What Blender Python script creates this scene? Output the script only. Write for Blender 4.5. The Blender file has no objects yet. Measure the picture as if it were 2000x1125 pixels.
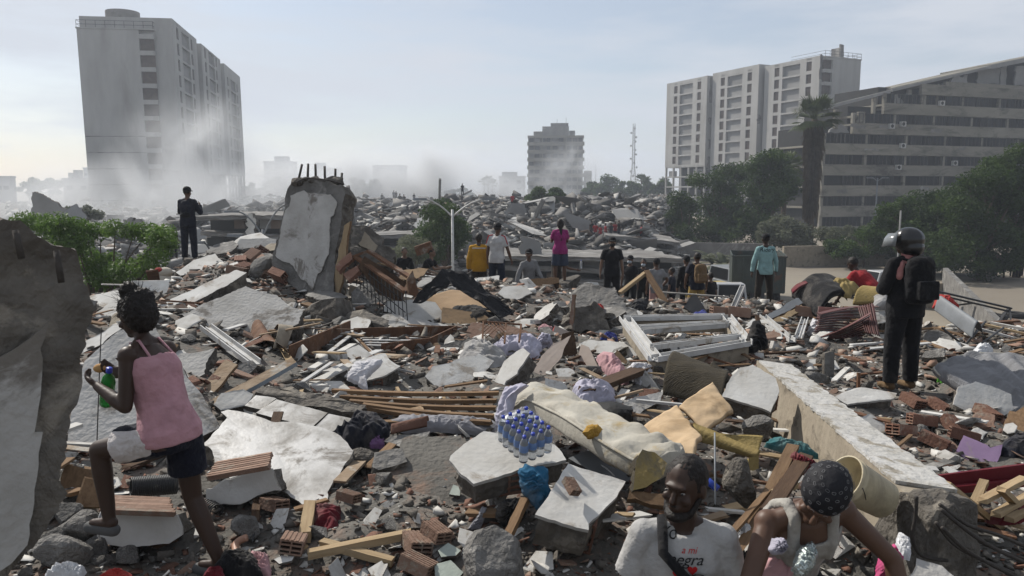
import bpy, bmesh, math, random
import numpy as np
from mathutils import Vector, Matrix, noise as mnoise
random.seed(7); rng = np.random.default_rng(7)
S = bpy.context.scene; COL = S.collection
R = math.radians
# ------------------------------------------------------------------ camera
CAMZ, FPX, CX, CY, HOR = 7.0, 1500.0, 1000.0, 562.5, 372.0
PITCH = math.atan((CY-HOR)/FPX)
cam = bpy.data.cameras.new('camera'); camo = bpy.data.objects.new('camera', cam); COL.objects.link(camo)
cam.lens = 27.0; cam.sensor_width = 36.0; cam.clip_start = .05; cam.clip_end = 9000
camo.location = (0, 0, CAMZ); camo.rotation_euler = (math.pi/2-PITCH, 0, 0); S.camera = camo
cam.dof.use_dof = True; cam.dof.focus_distance = 9.0; cam.dof.aperture_fstop = 9.0
# ------------------------------------------------------------------ sky, sun, exposure
SUN_AZ, SUN_EL = R(46), R(42)          # azimuth: left of the view direction
W = bpy.data.worlds.new('World'); S.world = W; W.use_nodes = True
wn, wl = W.node_tree.nodes, W.node_tree.links; wn.clear()
sky = wn.new('ShaderNodeTexSky'); sky.sky_type = 'NISHITA'; sky.sun_disc = False
sky.sun_elevation = SUN_EL; sky.sun_rotation = -SUN_AZ; sky.air_density = 1.0; sky.dust_density = 1.2; sky.ozone_density = 1.0
wtc = wn.new('ShaderNodeTexCoord'); wmp = wn.new('ShaderNodeMapping'); wmp.inputs['Rotation'].default_value = (.12, .1, .4); wmp.inputs['Scale'].default_value = (1.0, 1.0, 5.5)
wno = wn.new('ShaderNodeTexNoise'); wno.inputs['Scale'].default_value = 2.6; wno.inputs['Detail'].default_value = 6; wno.inputs['Roughness'].default_value = .55
wrp = wn.new('ShaderNodeMapRange'); wrp.inputs[1].default_value = .40; wrp.inputs[2].default_value = .60; wrp.inputs[3].default_value = .45; wrp.inputs[4].default_value = .97
wcl = wn.new('ShaderNodeMix'); wcl.data_type = 'RGBA'; wcl.inputs[7].default_value = (6.1, 6.5, 7.2, 1)
wbg = wn.new('ShaderNodeBackground'); wbg.inputs[1].default_value = .095; wout = wn.new('ShaderNodeOutputWorld')
wl.new(wtc.outputs['Generated'], wmp.inputs[0]); wl.new(wmp.outputs[0], wno.inputs['Vector']); wl.new(wno.outputs[0], wrp.inputs[0])
wl.new(wrp.outputs[0], wcl.inputs[0]); wl.new(sky.outputs[0], wcl.inputs[6]); wl.new(wcl.outputs[2], wbg.inputs[0]); wl.new(wbg.outputs[0], wout.inputs[0])
sun = bpy.data.lights.new('sun', 'SUN'); suno = bpy.data.objects.new('sun', sun); COL.objects.link(suno)
sun.energy = 5.0; sun.angle = R(.6); sun.color = (1, .95, .87)
sd = Vector((-math.sin(SUN_AZ)*math.cos(SUN_EL), math.cos(SUN_AZ)*math.cos(SUN_EL), math.sin(SUN_EL)))
suno.rotation_euler = (-sd).to_track_quat('-Z', 'Y').to_euler(); suno.location = (0, 0, 60)
vs = S.view_settings; vs.view_transform = 'Standard'; vs.look = 'None'; vs.exposure = .16; vs.gamma = 1.0; vs.use_curve_mapping = False
cy = S.cycles; cy.use_denoising = True; cy.max_bounces = 5; cy.diffuse_bounces = 2; cy.glossy_bounces = 2; cy.transmission_bounces = 4
cy.volume_bounces = 0; cy.transparent_max_bounces = 8; cy.caustics_reflective = False; cy.caustics_refractive = False
cy.volume_step_rate = 3.0; cy.volume_max_steps = 64; cy.sample_clamp_indirect = 4
# ------------------------------------------------------------------ pixel helpers
_F = Vector((0, math.cos(PITCH), -math.sin(PITCH))); _U = Vector((0, math.sin(PITCH), math.cos(PITCH))); _C = Vector((0, 0, CAMZ))
def ray(px, py): return _F + Vector((1, 0, 0))*((px-CX)/FPX) + _U*((CY-py)/FPX)
def at(px, py, d): return _C + ray(px, py)*d
# ------------------------------------------------------------------ materials
MATS = {}; ALB = .74
def M(name, c1, c2=None, rough=.9, scale=2.5, detail=6, bump=.25, bscale=18, spec=.25, lo=.35, hi=.68, metal=0, c3=None, s3=.8, lo3=.55, hi3=.62, rnd=.12, trans=0, alpha=1, sheen=0, stretch=None, ior=1.45):
    g_ = ALB if not trans else 1.0; c1 = tuple(v*g_ for v in c1); c2 = tuple(v*g_ for v in c2) if c2 else None; c3 = tuple(v*g_ for v in c3) if c3 else None
    m = bpy.data.materials.new(name); m.use_nodes = True; n, l = m.node_tree.nodes, m.node_tree.links
    b = n['Principled BSDF']; tc = n.new('ShaderNodeTexCoord'); oi = n.new('ShaderNodeObjectInfo')
    ad = n.new('ShaderNodeVectorMath'); ad.operation = 'MULTIPLY_ADD'
    co = n.new('ShaderNodeCombineXYZ')
    for k in range(3): l.new(oi.outputs['Random'], co.inputs[k])
    ad.inputs[1].default_value = (37.0, 53.0, 71.0); l.new(co.outputs[0], ad.inputs[0]); l.new(tc.outputs['Object'], ad.inputs[2])
    vec = ad.outputs[0]
    if stretch:
        mp = n.new('ShaderNodeMapping'); mp.inputs['Scale'].default_value = stretch; l.new(vec, mp.inputs[0]); vec = mp.outputs[0]
    nz = n.new('ShaderNodeTexNoise'); nz.inputs['Scale'].default_value = scale; nz.inputs['Detail'].default_value = detail; nz.inputs['Roughness'].default_value = .62
    l.new(vec, nz.inputs['Vector'])
    mr = n.new('ShaderNodeMapRange'); mr.inputs[1].default_value = lo; mr.inputs[2].default_value = hi; l.new(nz.outputs[0], mr.inputs[0])
    mx = n.new('ShaderNodeMix'); mx.data_type = 'RGBA'; mx.inputs[6].default_value = (*c1, 1); mx.inputs[7].default_value = (*(c2 or c1), 1)
    l.new(mr.outputs[0], mx.inputs[0]); out = mx.outputs[2]
    if c3:
        n3 = n.new('ShaderNodeTexNoise'); n3.inputs['Scale'].default_value = s3; n3.inputs['Detail'].default_value = 9; n3.inputs['Roughness'].default_value = .7; n3.inputs['Distortion'].default_value = .6; l.new(vec, n3.inputs['Vector'])
        m3 = n.new('ShaderNodeMapRange'); m3.inputs[1].default_value = lo3; m3.inputs[2].default_value = hi3; l.new(n3.outputs[0], m3.inputs[0])
        x3 = n.new('ShaderNodeMix'); x3.data_type = 'RGBA'; x3.inputs[7].default_value = (*c3, 1); l.new(m3.outputs[0], x3.inputs[0]); l.new(out, x3.inputs[6]); out = x3.outputs[2]
    if rnd:
        hs = n.new('ShaderNodeHueSaturation'); mv = n.new('ShaderNodeMapRange'); mv.inputs[3].default_value = 1-rnd; mv.inputs[4].default_value = 1+rnd
        l.new(oi.outputs['Random'], mv.inputs[0]); l.new(mv.outputs[0], hs.inputs['Value']); l.new(out, hs.inputs['Color']); out = hs.outputs[0]
    l.new(out, b.inputs['Base Color']); b.inputs['Roughness'].default_value = rough; b.inputs['Metallic'].default_value = metal; b.inputs['Specular IOR Level'].default_value = spec
    b.inputs['Transmission Weight'].default_value = trans; b.inputs['Alpha'].default_value = alpha; b.inputs['IOR'].default_value = ior
    if sheen: b.inputs['Sheen Weight'].default_value = sheen
    if bump:
        bn = n.new('ShaderNodeTexNoise'); bn.inputs['Scale'].default_value = bscale; bn.inputs['Detail'].default_value = 5; l.new(vec, bn.inputs['Vector'])
        bp = n.new('ShaderNodeBump'); bp.inputs['Strength'].default_value = bump; bp.inputs['Distance'].default_value = .6/bscale
        l.new(bn.outputs[0], bp.inputs['Height']); l.new(bp.outputs[0], b.inputs['Normal'])
    MATS[name] = m; return m
M('concrete', (.25, .24, .225), (.135, .128, .118), bump=.9, bscale=14, c3=(.34, .325, .30), s3=1.6)
M('concrete_far', (.26, .25, .235), (.15, .14, .13), scale=.5, bump=0, c3=(.34, .33, .31), s3=.3)
M('rough_concrete', (.17, .155, .135), (.085, .075, .065), scale=5, bump=1.0, bscale=9, c3=(.24, .215, .18), s3=3)
M('plaster', (.66, .65, .62), (.52, .50, .46), scale=3, bump=.22, bscale=30, c3=(.36, .32, .27), s3=2.2, lo3=.56, hi3=.64)
M('plaster_grey', (.54, .525, .50), (.41, .395, .365), scale=3, bump=.5, bscale=25, c3=(.22, .20, .175), s3=1.7)
M('plaster_tan', (.40, .345, .265), (.30, .255, .195), scale=3, bump=.35, bscale=25, c3=(.2, .17, .13), s3=2)
M('plaster_green', (.50, .56, .50), (.42, .46, .41), bump=.2, c3=(.34, .33, .29), s3=3)
M('brick', (.25, .135, .095), (.175, .09, .065), scale=6, bump=.6, bscale=30, c3=(.3, .22, .17), s3=5, rnd=.25)
M('brick_dusty', (.30, .2, .15), (.23, .14, .1), scale=5, bump=.5, bscale=25, c3=(.30, .25, .2), s3=4, rnd=.25)
M('dust', (.165, .155, .138), (.095, .089, .079), scale=1.2, bump=.9, bscale=25, c3=(.23, .155, .115), s3=2.5, lo3=.5, hi3=.68)
M('street', (.30, .265, .21), (.22, .19, .15), scale=.06, bump=.1, bscale=2, c3=(.16, .145, .12), s3=.05, rnd=0)
M('wood', (.25, .16, .09), (.15, .09, .05), scale=3, bump=.3, bscale=20, stretch=(14, 14, 1.2), rnd=.25)
M('wood_pale', (.44, .33, .2), (.33, .235, .135), scale=3, bump=.25, stretch=(14, 14, 1.2), rnd=.2)
M('wood_dark', (.10, .06, .035), (.06, .035, .022), scale=3, bump=.3, stretch=(14, 14, 1.2))
M('rust', (.17, .085, .045), (.10, .05, .03), scale=6, rough=.85, c3=(.3, .27, .23), s3=2, lo3=.55, hi3=.66, bump=.4)
M('rebar', (.075, .066, .058), (.05, .044, .04), scale=20, rough=.8, bump=.5, bscale=60)
M('aluminium', (.60, .60, .59), (.45, .44, .42), rough=.5, spec=.5, scale=4, c3=(.3, .26, .21), s3=3, bump=.05)
M('steel_dark', (.05, .05, .052), (.03, .03, .03), rough=.55, spec=.4, bump=.05)
M('paint_metal', (.22, .235, .25), (.16, .17, .18), rough=.6, spec=.4, bump=.1, c3=(.17, .1, .06), s3=2, lo3=.62, hi3=.68)
M('tower_wall', (.48, .47, .45), (.37, .36, .34), scale=.35, stretch=(1, 1, .25), bump=.0, c3=(.30, .285, .26), s3=.16, lo3=.56, hi3=.72, rnd=0)
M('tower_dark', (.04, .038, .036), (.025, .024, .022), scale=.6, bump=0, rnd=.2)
M('tower_brick', (.14, .105, .085), (.09, .07, .06), scale=1.5, bump=0, rnd=.2)
M('tower_panel', (.33, .325, .315), (.25, .245, .235), scale=.5, bump=0, rnd=.12)
M('office_wall', (.29, .27, .225), (.20, .187, .155), scale=.3, stretch=(.5, .5, 1.5), bump=0, c3=(.085, .078, .066), s3=.35, lo3=.5, hi3=.66, rnd=.06)
M('glass_dark', (.008, .009, .011), (.014, .014, .014), rough=.35, spec=.08, bump=0, rnd=.3)
M('far_wall', (.34, .335, .32), (.27, .265, .255), scale=.2, bump=0, rnd=.2)
M('leaf', (.08, .15, .025), (.13, .22, .045), scale=1.2, rough=.6, spec=.3, bump=0, rnd=.12, sheen=0)
M('leaf_dark', (.022, .044, .012), (.09, .15, .032), scale=.45, rough=.65, spec=.2, bump=0, rnd=.2)
M('leaf_dusty', (.11, .125, .075), (.17, .18, .12), scale=.6, rough=.8, bump=0, rnd=.2)
M('palm_leaf', (.055, .08, .025), (.09, .115, .04), rough=.6, scale=.8, bump=0)
M('palm_dead', (.2, .16, .11), (.12, .095, .065), rough=.9, scale=2, bump=0)
M('bark', (.13, .10, .075), (.08, .06, .045), rough=.95, scale=4, stretch=(1, 1, .3), bump=.6, bscale=12)
for k in ('leaf', 'leaf_dark', 'leaf_dusty', 'palm_leaf'):        # thin leaves let light through
    nt = MATS[k].node_tree; pb = nt.nodes['Principled BSDF']; tr = nt.nodes.new('ShaderNodeBsdfTranslucent'); mx = nt.nodes.new('ShaderNodeMixShader'); mx.inputs[0].default_value = .42
    nt.links.new(pb.inputs['Base Color'].links[0].from_socket, tr.inputs['Color']); nt.links.new(pb.outputs[0], mx.inputs[1]); nt.links.new(tr.outputs[0], mx.inputs[2]); nt.links.new(mx.outputs[0], nt.nodes['Material Output'].inputs['Surface'])
def cloth_mat(name, c, c2=None, rough=.85, scale=7, spec=.15, bump=.35, bscale=26, c3=None, **k):
    c2 = c2 or tuple(v*.75 for v in c)
    return M(name, c, c2, rough=rough, scale=scale, spec=spec, bump=bump, bscale=bscale, sheen=.05, rnd=0, c3=c3, **k)
# ------------------------------------------------------------------ objects
def tag(o, label=None, cat=None, group=None, kind=None):
    if label: o['label'] = label
    if cat:
        o['category'] = cat
        if not kind: o['kind'] = 'thing'
    if group: o['group'] = group
    if kind: o['kind'] = kind
    return o
def empty(name, loc, label=None, cat=None, group=None, rz=0):
    o = bpy.data.objects.new(name, None); COL.objects.link(o); o.location = loc; o.rotation_euler = (0, 0, rz); o.empty_display_size = .1
    return tag(o, label, cat, group)
def mats_to(me, mats):
    for m in (mats if isinstance(mats, (list, tuple)) else [mats]): me.materials.append(MATS[m] if isinstance(m, str) else m)
def link(name, me, parent=None, loc=(0, 0, 0)):
    o = bpy.data.objects.new(name, me); COL.objects.link(o); o.location = loc
    if parent is not None: o.parent = parent
    return o
class MB:                                    # collects shapes, builds ONE mesh
    def __init__(s): s.v, s.f, s.m = [], [], []
    def add(s, vs, fs, mi=0):
        k = len(s.v); s.v += [tuple(v) for v in vs]; s.f += [tuple(i+k for i in f) for f in fs]; s.m += [mi]*len(fs)
    def box(s, x0, x1, y0, y1, z0, z1, mi=0):
        s.add([(x0,y0,z0),(x1,y0,z0),(x1,y1,z0),(x0,y1,z0),(x0,y0,z1),(x1,y0,z1),(x1,y1,z1),(x0,y1,z1)],
              [(0,3,2,1),(4,5,6,7),(0,1,5,4),(1,2,6,5),(2,3,7,6),(3,0,4,7)], mi)
    def bar(s, a, b, w, h, up=(0, 0, 1), mi=0):
        a, b = Vector(a), Vector(b); t = (b-a).normalized(); u = Vector(up); x = t.cross(u)
        if x.length < 1e-4: x = t.cross(Vector((1, 0, 0)))
        x.normalize(); u = x.cross(t); x *= w/2; u *= h/2
        s.add([a-x-u, a+x-u, a+x+u, a-x+u, b-x-u, b+x-u, b+x+u, b-x+u], [(3,2,1,0),(4,5,6,7),(0,1,5,4),(1,2,6,5),(2,3,7,6),(3,0,4,7)], mi)
    def tube(s, pts, rad, n=8, mi=0, caps=True):
        pts = [Vector(p) for p in pts]; rr = rad if isinstance(rad, (list, tuple)) else [rad]*len(pts); k0 = len(s.v); ref = None
        for i, p in enumerate(pts):
            t = (pts[min(i+1, len(pts)-1)]-pts[max(i-1, 0)]).normalized()
            if ref is None: ref = t.orthogonal().normalized()
            ref = (ref-t*ref.dot(t)).normalized(); q = t.cross(ref)
            for j in range(n):
                a = 2*math.pi*j/n; s.v.append(tuple(p+(ref*math.cos(a)+q*math.sin(a))*rr[i]))
        for i in range(len(pts)-1):
            for j in range(n):
                a, b = k0+i*n+j, k0+i*n+(j+1) % n; s.f.append((a, b, b+n, a+n)); s.m.append(mi)
        if caps:
            s.f.append(tuple(k0+j for j in reversed(range(n)))); s.f.append(tuple(k0+(len(pts)-1)*n+j for j in range(n))); s.m += [mi, mi]
    def mesh(s, name, mats, smooth=False, off=(0, 0, 0)):
        me = bpy.data.meshes.new(name); o = Vector(off)
        me.from_pydata([tuple(Vector(v)-o) for v in s.v] if o.length > 0 else s.v, [], s.f); mats_to(me, mats)
        if max(s.m, default=0) > 0: me.polygons.foreach_set('material_index', s.m)
        if smooth: me.polygons.foreach_set('use_smooth', [True]*len(s.f))
        me.update(); return me
    def build(s, name, mats, parent=None, loc=None, smooth=False, local=False):
        if parent is not None:
            off = (0, 0, 0) if local else wloc(parent)
            return link(name, s.mesh(name, mats, smooth, off), parent)
        if loc is None:
            a = np.array(s.v); loc = ((a[:, 0].min()+a[:, 0].max())/2, (a[:, 1].min()+a[:, 1].max())/2, a[:, 2].min())
        return link(name, s.mesh(name, mats, smooth, loc), None, loc)
def wloc(o):
    v = Vector(o.location)
    while o.parent is not None: o = o.parent; v += Vector(o.location)
    return v
def np_mesh(name, V, F, mats, smooth=False, mi=None):       # fast: arrays of equal faces
    me = bpy.data.meshes.new(name); n, k = F.shape
    me.vertices.add(len(V)); me.vertices.foreach_set('co', np.ascontiguousarray(V, dtype=np.float32).ravel())
    me.loops.add(n*k); me.loops.foreach_set('vertex_index', np.ascontiguousarray(F, dtype=np.int32).ravel())
    me.polygons.add(n); me.polygons.foreach_set('loop_start', np.arange(0, n*k, k, dtype=np.int32))
    if smooth: me.polygons.foreach_set('use_smooth', np.ones(n, dtype=bool))
    mats_to(me, mats)
    if mi is not None: me.polygons.foreach_set('material_index', np.ascontiguousarray(mi, dtype=np.int32))
    me.update(calc_edges=True); me.validate(); return me
# ------------------------------------------------------------------ ground
g = MB(); g.add([(-2500, -300, 0), (2500, -300, 0), (2500, 4000, 0), (-2500, 4000, 0)], [(0, 1, 2, 3)])
tag(g.build('ground', 'street', loc=(0, 0, 0)), 'sandy grey open ground and street reaching the horizon', 'ground', kind='structure')
# near mound of rubble: heights through points read off the picture
CP = [at(*p) for p in [(410,1105,4.3),(235,1085,4.6),(700,1120,4.3),(950,1120,4.1),(1130,1120,4.0),(1000,1010,4.75),(850,960,5.2),(700,900,5.9),(500,900,5.6),(300,910,5.4),
  (250,720,7.4),(200,610,9.6),(430,650,9.4),(600,605,12.6),(400,535,15),(385,507,18.5),(320,560,13),(520,520,15.5),(560,700,8.6),(700,700,9.4),(900,700,9.2),(1100,700,9.0),(600,780,7.3),
  (800,625,12.8),(1000,605,13.8),(1150,585,15.3),(940,560,18.2),(1100,554,19.3),(1200,592,17.2),(1300,625,13.2),(1400,690,9.3),(1500,645,12),(1495,600,17.8),(1600,645,12.3),
  (1770,754,8.9),(1900,722,9.2),(2000,770,8.3),(1700,682,10.4),(1900,645,12.3),(1650,603,13.8),(1600,860,6.3),(1900,905,5.9),(1300,860,6.2),(1100,800,7),(1950,1115,4.1),(2100,1000,5),(2150,640,12.5),(-100,700,7),(0,900,5)]]
CP += [Vector((x, y, CAMZ+z)) for x, y, z in [(0,0,-2.7),(-3,0,-2.3),(3,0,-2.7),(.75,3.0,-2.9),(1.5,2.9,-2.85),(-12,14,-4.8),(-13,19,-6.6),(-11.5,23,-6.4),(-15,10,-4.5),(-14,4,-3.5),(-.8,18.9,-2.8),(.4,19,-2.85),(1.2,20.3,-3.15),(2.5,19.1,-2.9),(3.4,22,-3.55),(3.9,22.5,-3.7),(5.6,21.5,-3.85),(4.8,22.9,-3.95),(4.7,20.7,-3.5),(-3,21,-3.3),(-2.4,20.6,-3.2),(4.7,19.4,-3.25),(6.6,13.9,-2.65),(3.9,20.4,-3.5),(-9.6,17,-3.7),(-8.8,14.6,-3.1),(-10.2,13.2,-3.6),(-10,0,-3),
  (-7,24.5,-5.6),(-3,25,-5),(0,26,-5.8),(4,26,-5.8),(7,25,-6.2),(11,21,-6.2),(13,17,-5.6),(16,13,-4.8),(16,6,-3.2),(12,0,-3),(22,18,-7),(20,25,-7.2),(-20,25,-7.2),(-22,12,-6.5),(0,32,-7.4),(10,31,-7.4),(-10,31,-7.4),(-20,2,-5),(21,2,-5)]]
_P = np.array([(p.x, p.y) for p in CP]); _Z = np.array([p.z for p in CP])
def _tps(r2): return np.where(r2 > 1e-9, .5*r2*np.log(np.maximum(r2, 1e-9)), 0)
_n = len(_P); _A = np.zeros((_n+3, _n+3)); _A[:_n, :_n] = _tps(((_P[:, None]-_P[None])**2).sum(-1))+np.eye(_n)*.25
_A[:_n, _n] = 1; _A[:_n, _n+1:] = _P; _A[_n, :_n] = 1; _A[_n+1:, :_n] = _P.T
_w = np.linalg.solve(_A, np.concatenate([_Z, [0, 0, 0]]))
def vnoise(x, y, s, seed):                       # smooth value noise on arrays
    x, y = x*s+seed*17.3, y*s-seed*9.1; i, j = np.floor(x).astype(int), np.floor(y).astype(int); u, v = x-i, y-j; u, v = u*u*(3-2*u), v*v*(3-2*v)
    def h(a, b):
        t = np.sin(a*127.1+b*311.7+seed*74.7)*43758.5453; return t-np.floor(t)
    return (h(i, j)*(1-u)+h(i+1, j)*u)*(1-v)+(h(i, j+1)*(1-u)+h(i+1, j+1)*u)*v
def base_z(x, y):
    x, y = np.atleast_1d(np.asarray(x, float)), np.atleast_1d(np.asarray(y, float)); out = np.empty(len(x))
    for a in range(0, len(x), 20000):
        q = np.stack([x[a:a+20000], y[a:a+20000]], 1); k = _tps(((q[:, None]-_P[None])**2).sum(-1))
        out[a:a+20000] = k@_w[:_n]+_w[_n]+q@_w[_n+1:]
    e = np.clip((np.maximum(np.abs(x)-17, 0)/6), 0, 1)+np.clip((y-25)/6, 0, 1); e = np.clip(e, 0, 1)
    z = np.clip(out, -.35, 6.2)*(1-e)+(-.35)*e
    return z+((vnoise(x, y, 1.3, 1)-.5)*.16+(vnoise(x, y, 4, 2)-.5)*.09+(vnoise(x, y, 11, 3)-.5)*.035)*(1-e)
gx, gy = np.meshgrid(np.linspace(-23.5, 23.5, 380), np.linspace(-1.5, 32, 300)); _gz = base_z(gx.ravel(), gy.ravel()).reshape(gx.shape)
def gz(x, y):
    i = (x+23.5)/47*379; j = (y+1.5)/33.5*299
    if not (0 <= i < 379 and 0 <= j < 299): return 0.0
    a, b = int(i), int(j); u, v = i-a, j-b
    return float((_gz[b, a]*(1-u)+_gz[b, a+1]*u)*(1-v)+(_gz[b+1, a]*(1-u)+_gz[b+1, a+1]*u)*v)
def hit(px, py):                                 # depth at which a pixel's ray meets the mound
    r = ray(px, py); d = 1.5
    while d < 32:
        p = _C+r*d
        if p.z <= gz(p.x, p.y): return d
        d += .04
    return 32.0
def on(px, py, lift=0.0):
    p = at(px, py, hit(px, py)); return Vector((p.x, p.y, p.z+lift))
def grid_obj(name, X, Y, Z, mat, smooth=True):
    h, w = X.shape; V = np.stack([X.ravel(), Y.ravel(), Z.ravel()], 1); i = np.arange(h*w).reshape(h, w)
    F = np.stack([i[:-1, :-1].ravel(), i[:-1, 1:].ravel(), i[1:, 1:].ravel(), i[1:, :-1].ravel()], 1)
    return link(name, np_mesh(name, V, F, mat, smooth))
tag(grid_obj('rubble_mound', gx, gy, _gz, 'dust'), 'mound of dusty crushed rubble under the near debris', 'rubble', kind='structure')
# far field of rubble
def far_z(x, y):
    f = np.clip((y-58-2.5*np.sin(x*.13))/38, 0, 1)**.75*np.clip((240-y)/60, 0, 1)
    side = np.clip((.222*y+1.5-x)/5, 0, 1)*np.clip((x+150)/20, 0, 1)
    left = np.where(x < -8-.06*(y-60), .72+.28*vnoise(x, y, .05, 9), 1)
    h = 4.5*f*side*left
    nse = (vnoise(x, y, .045, 4)-.5)*2.4+(vnoise(x, y, .13, 5)-.5)*1.7+(vnoise(x, y, .4, 6)-.5)*1.1+(vnoise(x, y, 1.1, 7)-.5)*.6
    return -.25+h+nse*np.clip(h/2.2, 0, 1)
fx, fy = np.meshgrid(np.linspace(-150, 84, 420), np.linspace(50, 242, 300)); fz = far_z(fx.ravel(), fy.ravel()).reshape(fx.shape)
tag(grid_obj('rubble_field', fx, fy, fz, 'concrete_far', False), 'wide grey field of collapsed buildings beyond the street', 'rubble', kind='structure')
def fz1(x, y): return float(far_z(np.array([x], float), np.array([y], float))[0])
def far_hit(px, py):
    d = 52.0; r = ray(px, py)
    while d < 235:
        p = _C+r*d
        if p.z <= fz1(p.x, p.y): return d
        d += .6
    return None
# ------------------------------------------------------------------ apartment towers
FL = 2.7
def box_mesh(name, sx, sy, sz, mats):
    b = MB(); b.box(-sx/2, sx/2, -sy/2, sy/2, 0, sz); return b.mesh(name, mats)
def jag_patch(pts, amp, k=4, seed=1):
    r = random.Random(seed); out = []
    for i, p in enumerate(pts):
        q = pts[(i+1) % len(pts)]
        for j in range(k):
            t = j/k; e = 0 if j == 0 else amp
            out.append(tuple(p[c]+(q[c]-p[c])*t+r.uniform(-e, e) for c in range(2)))
    return out
def tower(name, label, corner, rz, lean, s, blocks, wid, top, annex, open_floors, drum):
    root = empty(name, (corner[0], corner[1], 0), label, 'apartment tower', None, rz); root.rotation_euler.y = lean
    nar, wide = MB(), MB()
    nar.box(-.08, .08, 0, 1.5, 0, 1.9)
    for q in range(7): nar.box(.08, .16, .05, 1.45, .12+q*.25, .22+q*.25)
    louver = nar.mesh('window', 'tower_brick'); wide.box(-.1, .1, 0, 1, 0, 2.3); panel = wide.mesh('balcony_panel', 'tower_panel')
    rr = random.Random(len(name))
    for bi, (y0, y1, xo, zt) in enumerate(blocks):
        n = int(zt/FL); w = MB(); L = y1-y0; xs = xo*s
        X = lambda a: (min(xs, xs-a*s), max(xs, xs-a*s))
        cols = [(y0+L*.14, y0+L*.14+1.5, 'n'), (y0+L*.34, y0+L*.66, 'w'), (y0+L*.72, y0+L*.72+1.5, 'n')]
        zo = open_floors*FL
        # solid body behind a metre-deep facade layer, above the gutted storeys
        a, b = sorted((xs-1.0*s, xs-(wid+xo)*s)); w.box(a, b, y0, y1, zo+.2, zt)
        yy = y0
        for c0, c1, k in cols+[(y1, y1, 'e')]:
            w.box(*X(.998), yy, c0, zo, zt)
            if k == 'e': break
            for f in range(open_floors, n+1):
                za, zb = f*FL-(.0 if k == 'n' else 0), min(f*FL+(.72 if k == 'n' else .36), zt)
                if zb > za: w.box(*X(.95), c0, c1, za, zb)
            if zt-(n*FL+.36) > .05: w.box(*X(.95), c0, c1, n*FL+.3, zt-.01)
            yy = c1
        # gutted storeys: frame of columns and floor slabs only
        for f in range(open_floors+1):
            a, b = sorted((xs-.03*s, xs-(wid+xo)*s)); w.box(a, b, y0+.05, y1-.05, f*FL-.3 if f else 0, f*FL+.02 if f else .1)
        k = 0
        for q in np.linspace(y0+.3, y1-.3, 6):
            for xc in (.3, wid*.5, wid-.3):
                w.box(*sorted(((xo-xc-.22)*s, (xo-xc+.22)*s)), q-.22, q+.22, 0, zo)
        w.build('wall', 'tower_wall', root, local=True)
        dk = MB(); a, b = sorted((xs-4.5*s, xs-(wid+xo-.5)*s)); dk.box(a, b, y0+.6, y1-.6, .12, zo-.32); dk.build('interior_shade', 'tower_dark', root, local=True)  # near-black block stands in for the shade inside the gutted storeys
        for c0, c1, k in cols:
            for f in range(open_floors, n):
                zz = f*FL+(.72 if k == 'n' else .36)
                if zz+1.9 > zt: continue
                if k == 'n': o = link('window', louver, root, (xs-.3*s, c0, zz)); o.scale = (s, 1, 1.04)
                else: o = link('balcony_panel', panel, root, (xs-.55*s, c0, zz)); o.scale = (1, c1-c0, 1.018)
            for f in range(open_floors):
                if rr.random() < .35:
                    o = link('wall_remnant', panel, root, (xs-.6*s, c0+rr.uniform(-1, 1), f*FL+.03)); o.scale = (1, rr.uniform(1.5, 4), rr.uniform(.3, .85))
    # end annex with stair windows
    x0, x1, y0, y1, zt = annex; w = MB(); a, b = sorted((x0*s, x1*s)); sw = 2.3
    xa, xb = sorted(((x0)*s, (x0-sw)*s))                         # stair strip at the inner edge
    xc, xd = sorted(((x0-sw)*s, x1*s)); w.box(xc, xd, y0, y1, 0, zt); w.box(xa, xb, y0+.9, y1, 0, zt-.01)
    n = int(zt/FL)
    for f in range(n+1): w.box(xa, xb, y0, y0+.895, f*FL-.02, min(f*FL+.72, zt-.02))
    w.box(a-.12, b+.12, y0-.12, y1, zt, zt+.22); w.build('stair_block', 'tower_wall', root, local=True)
    lv = MB(); lv.box(0, sw, -.06, .06, 0, 1.97)
    for q in range(9): lv.box(.05+q*.25, .15+q*.25, -.12, -.06, .05, 1.92)
    lvm = lv.mesh('stair_window', 'tower_brick')
    for f in range(2, n):
        link('stair_window', lvm, root, (xa, y0+.5, f*FL+.72))
    # floor-line cracks and fallen render on the end wall
    for f, rag in ((6, .05), (5, .07), (4, .16), (3, .07), (2, .08)):
        pts = jag_patch([(xc+.05, f*FL-.06), (xd-.05, f*FL-.06), (xd-.05, f*FL+.06), (xc+.05, f*FL+.06)], rag*.8, 14, f)
        c = MB(); k = len(pts); c.add([(p[0], y0-.012, p[1]) for p in pts]+[(p[0], y0+.05, p[1]) for p in pts], [tuple(range(k))]+[(i, (i+1) % k, k+(i+1) % k, k+i) for i in range(k)]); c.build('crack', 'concrete_far', root, local=True)
    # railing and drum on the roof
    rl = MB(); zr = zt+.22
    for h in (.5, 1.15): rl.tube([(x1*s, y1, zr+h), (x1*s, y0, zr+h), (x0*s, y0, zr+h), (x0*s, y1, zr+h)], .04, 5)
    for q in np.linspace(0, 1, 9): rl.tube([(x0*s+(x1-x0)*s*q, y0, zr), (x0*s+(x1-x0)*s*q, y0, zr+1.15)], .04, 5)
    for q in np.linspace(0, 1, 6): rl.tube([(x1*s, y0+(y1-y0)*q, zr), (x1*s, y0+(y1-y0)*q, zr+1.15)], .04, 5)
    rl.build('railing', 'steel_dark', root, local=True)
    cxm, cym, rd, hh, a0, a1 = drum; d = MB(); seg = 22
    vs, fs = [], []
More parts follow.
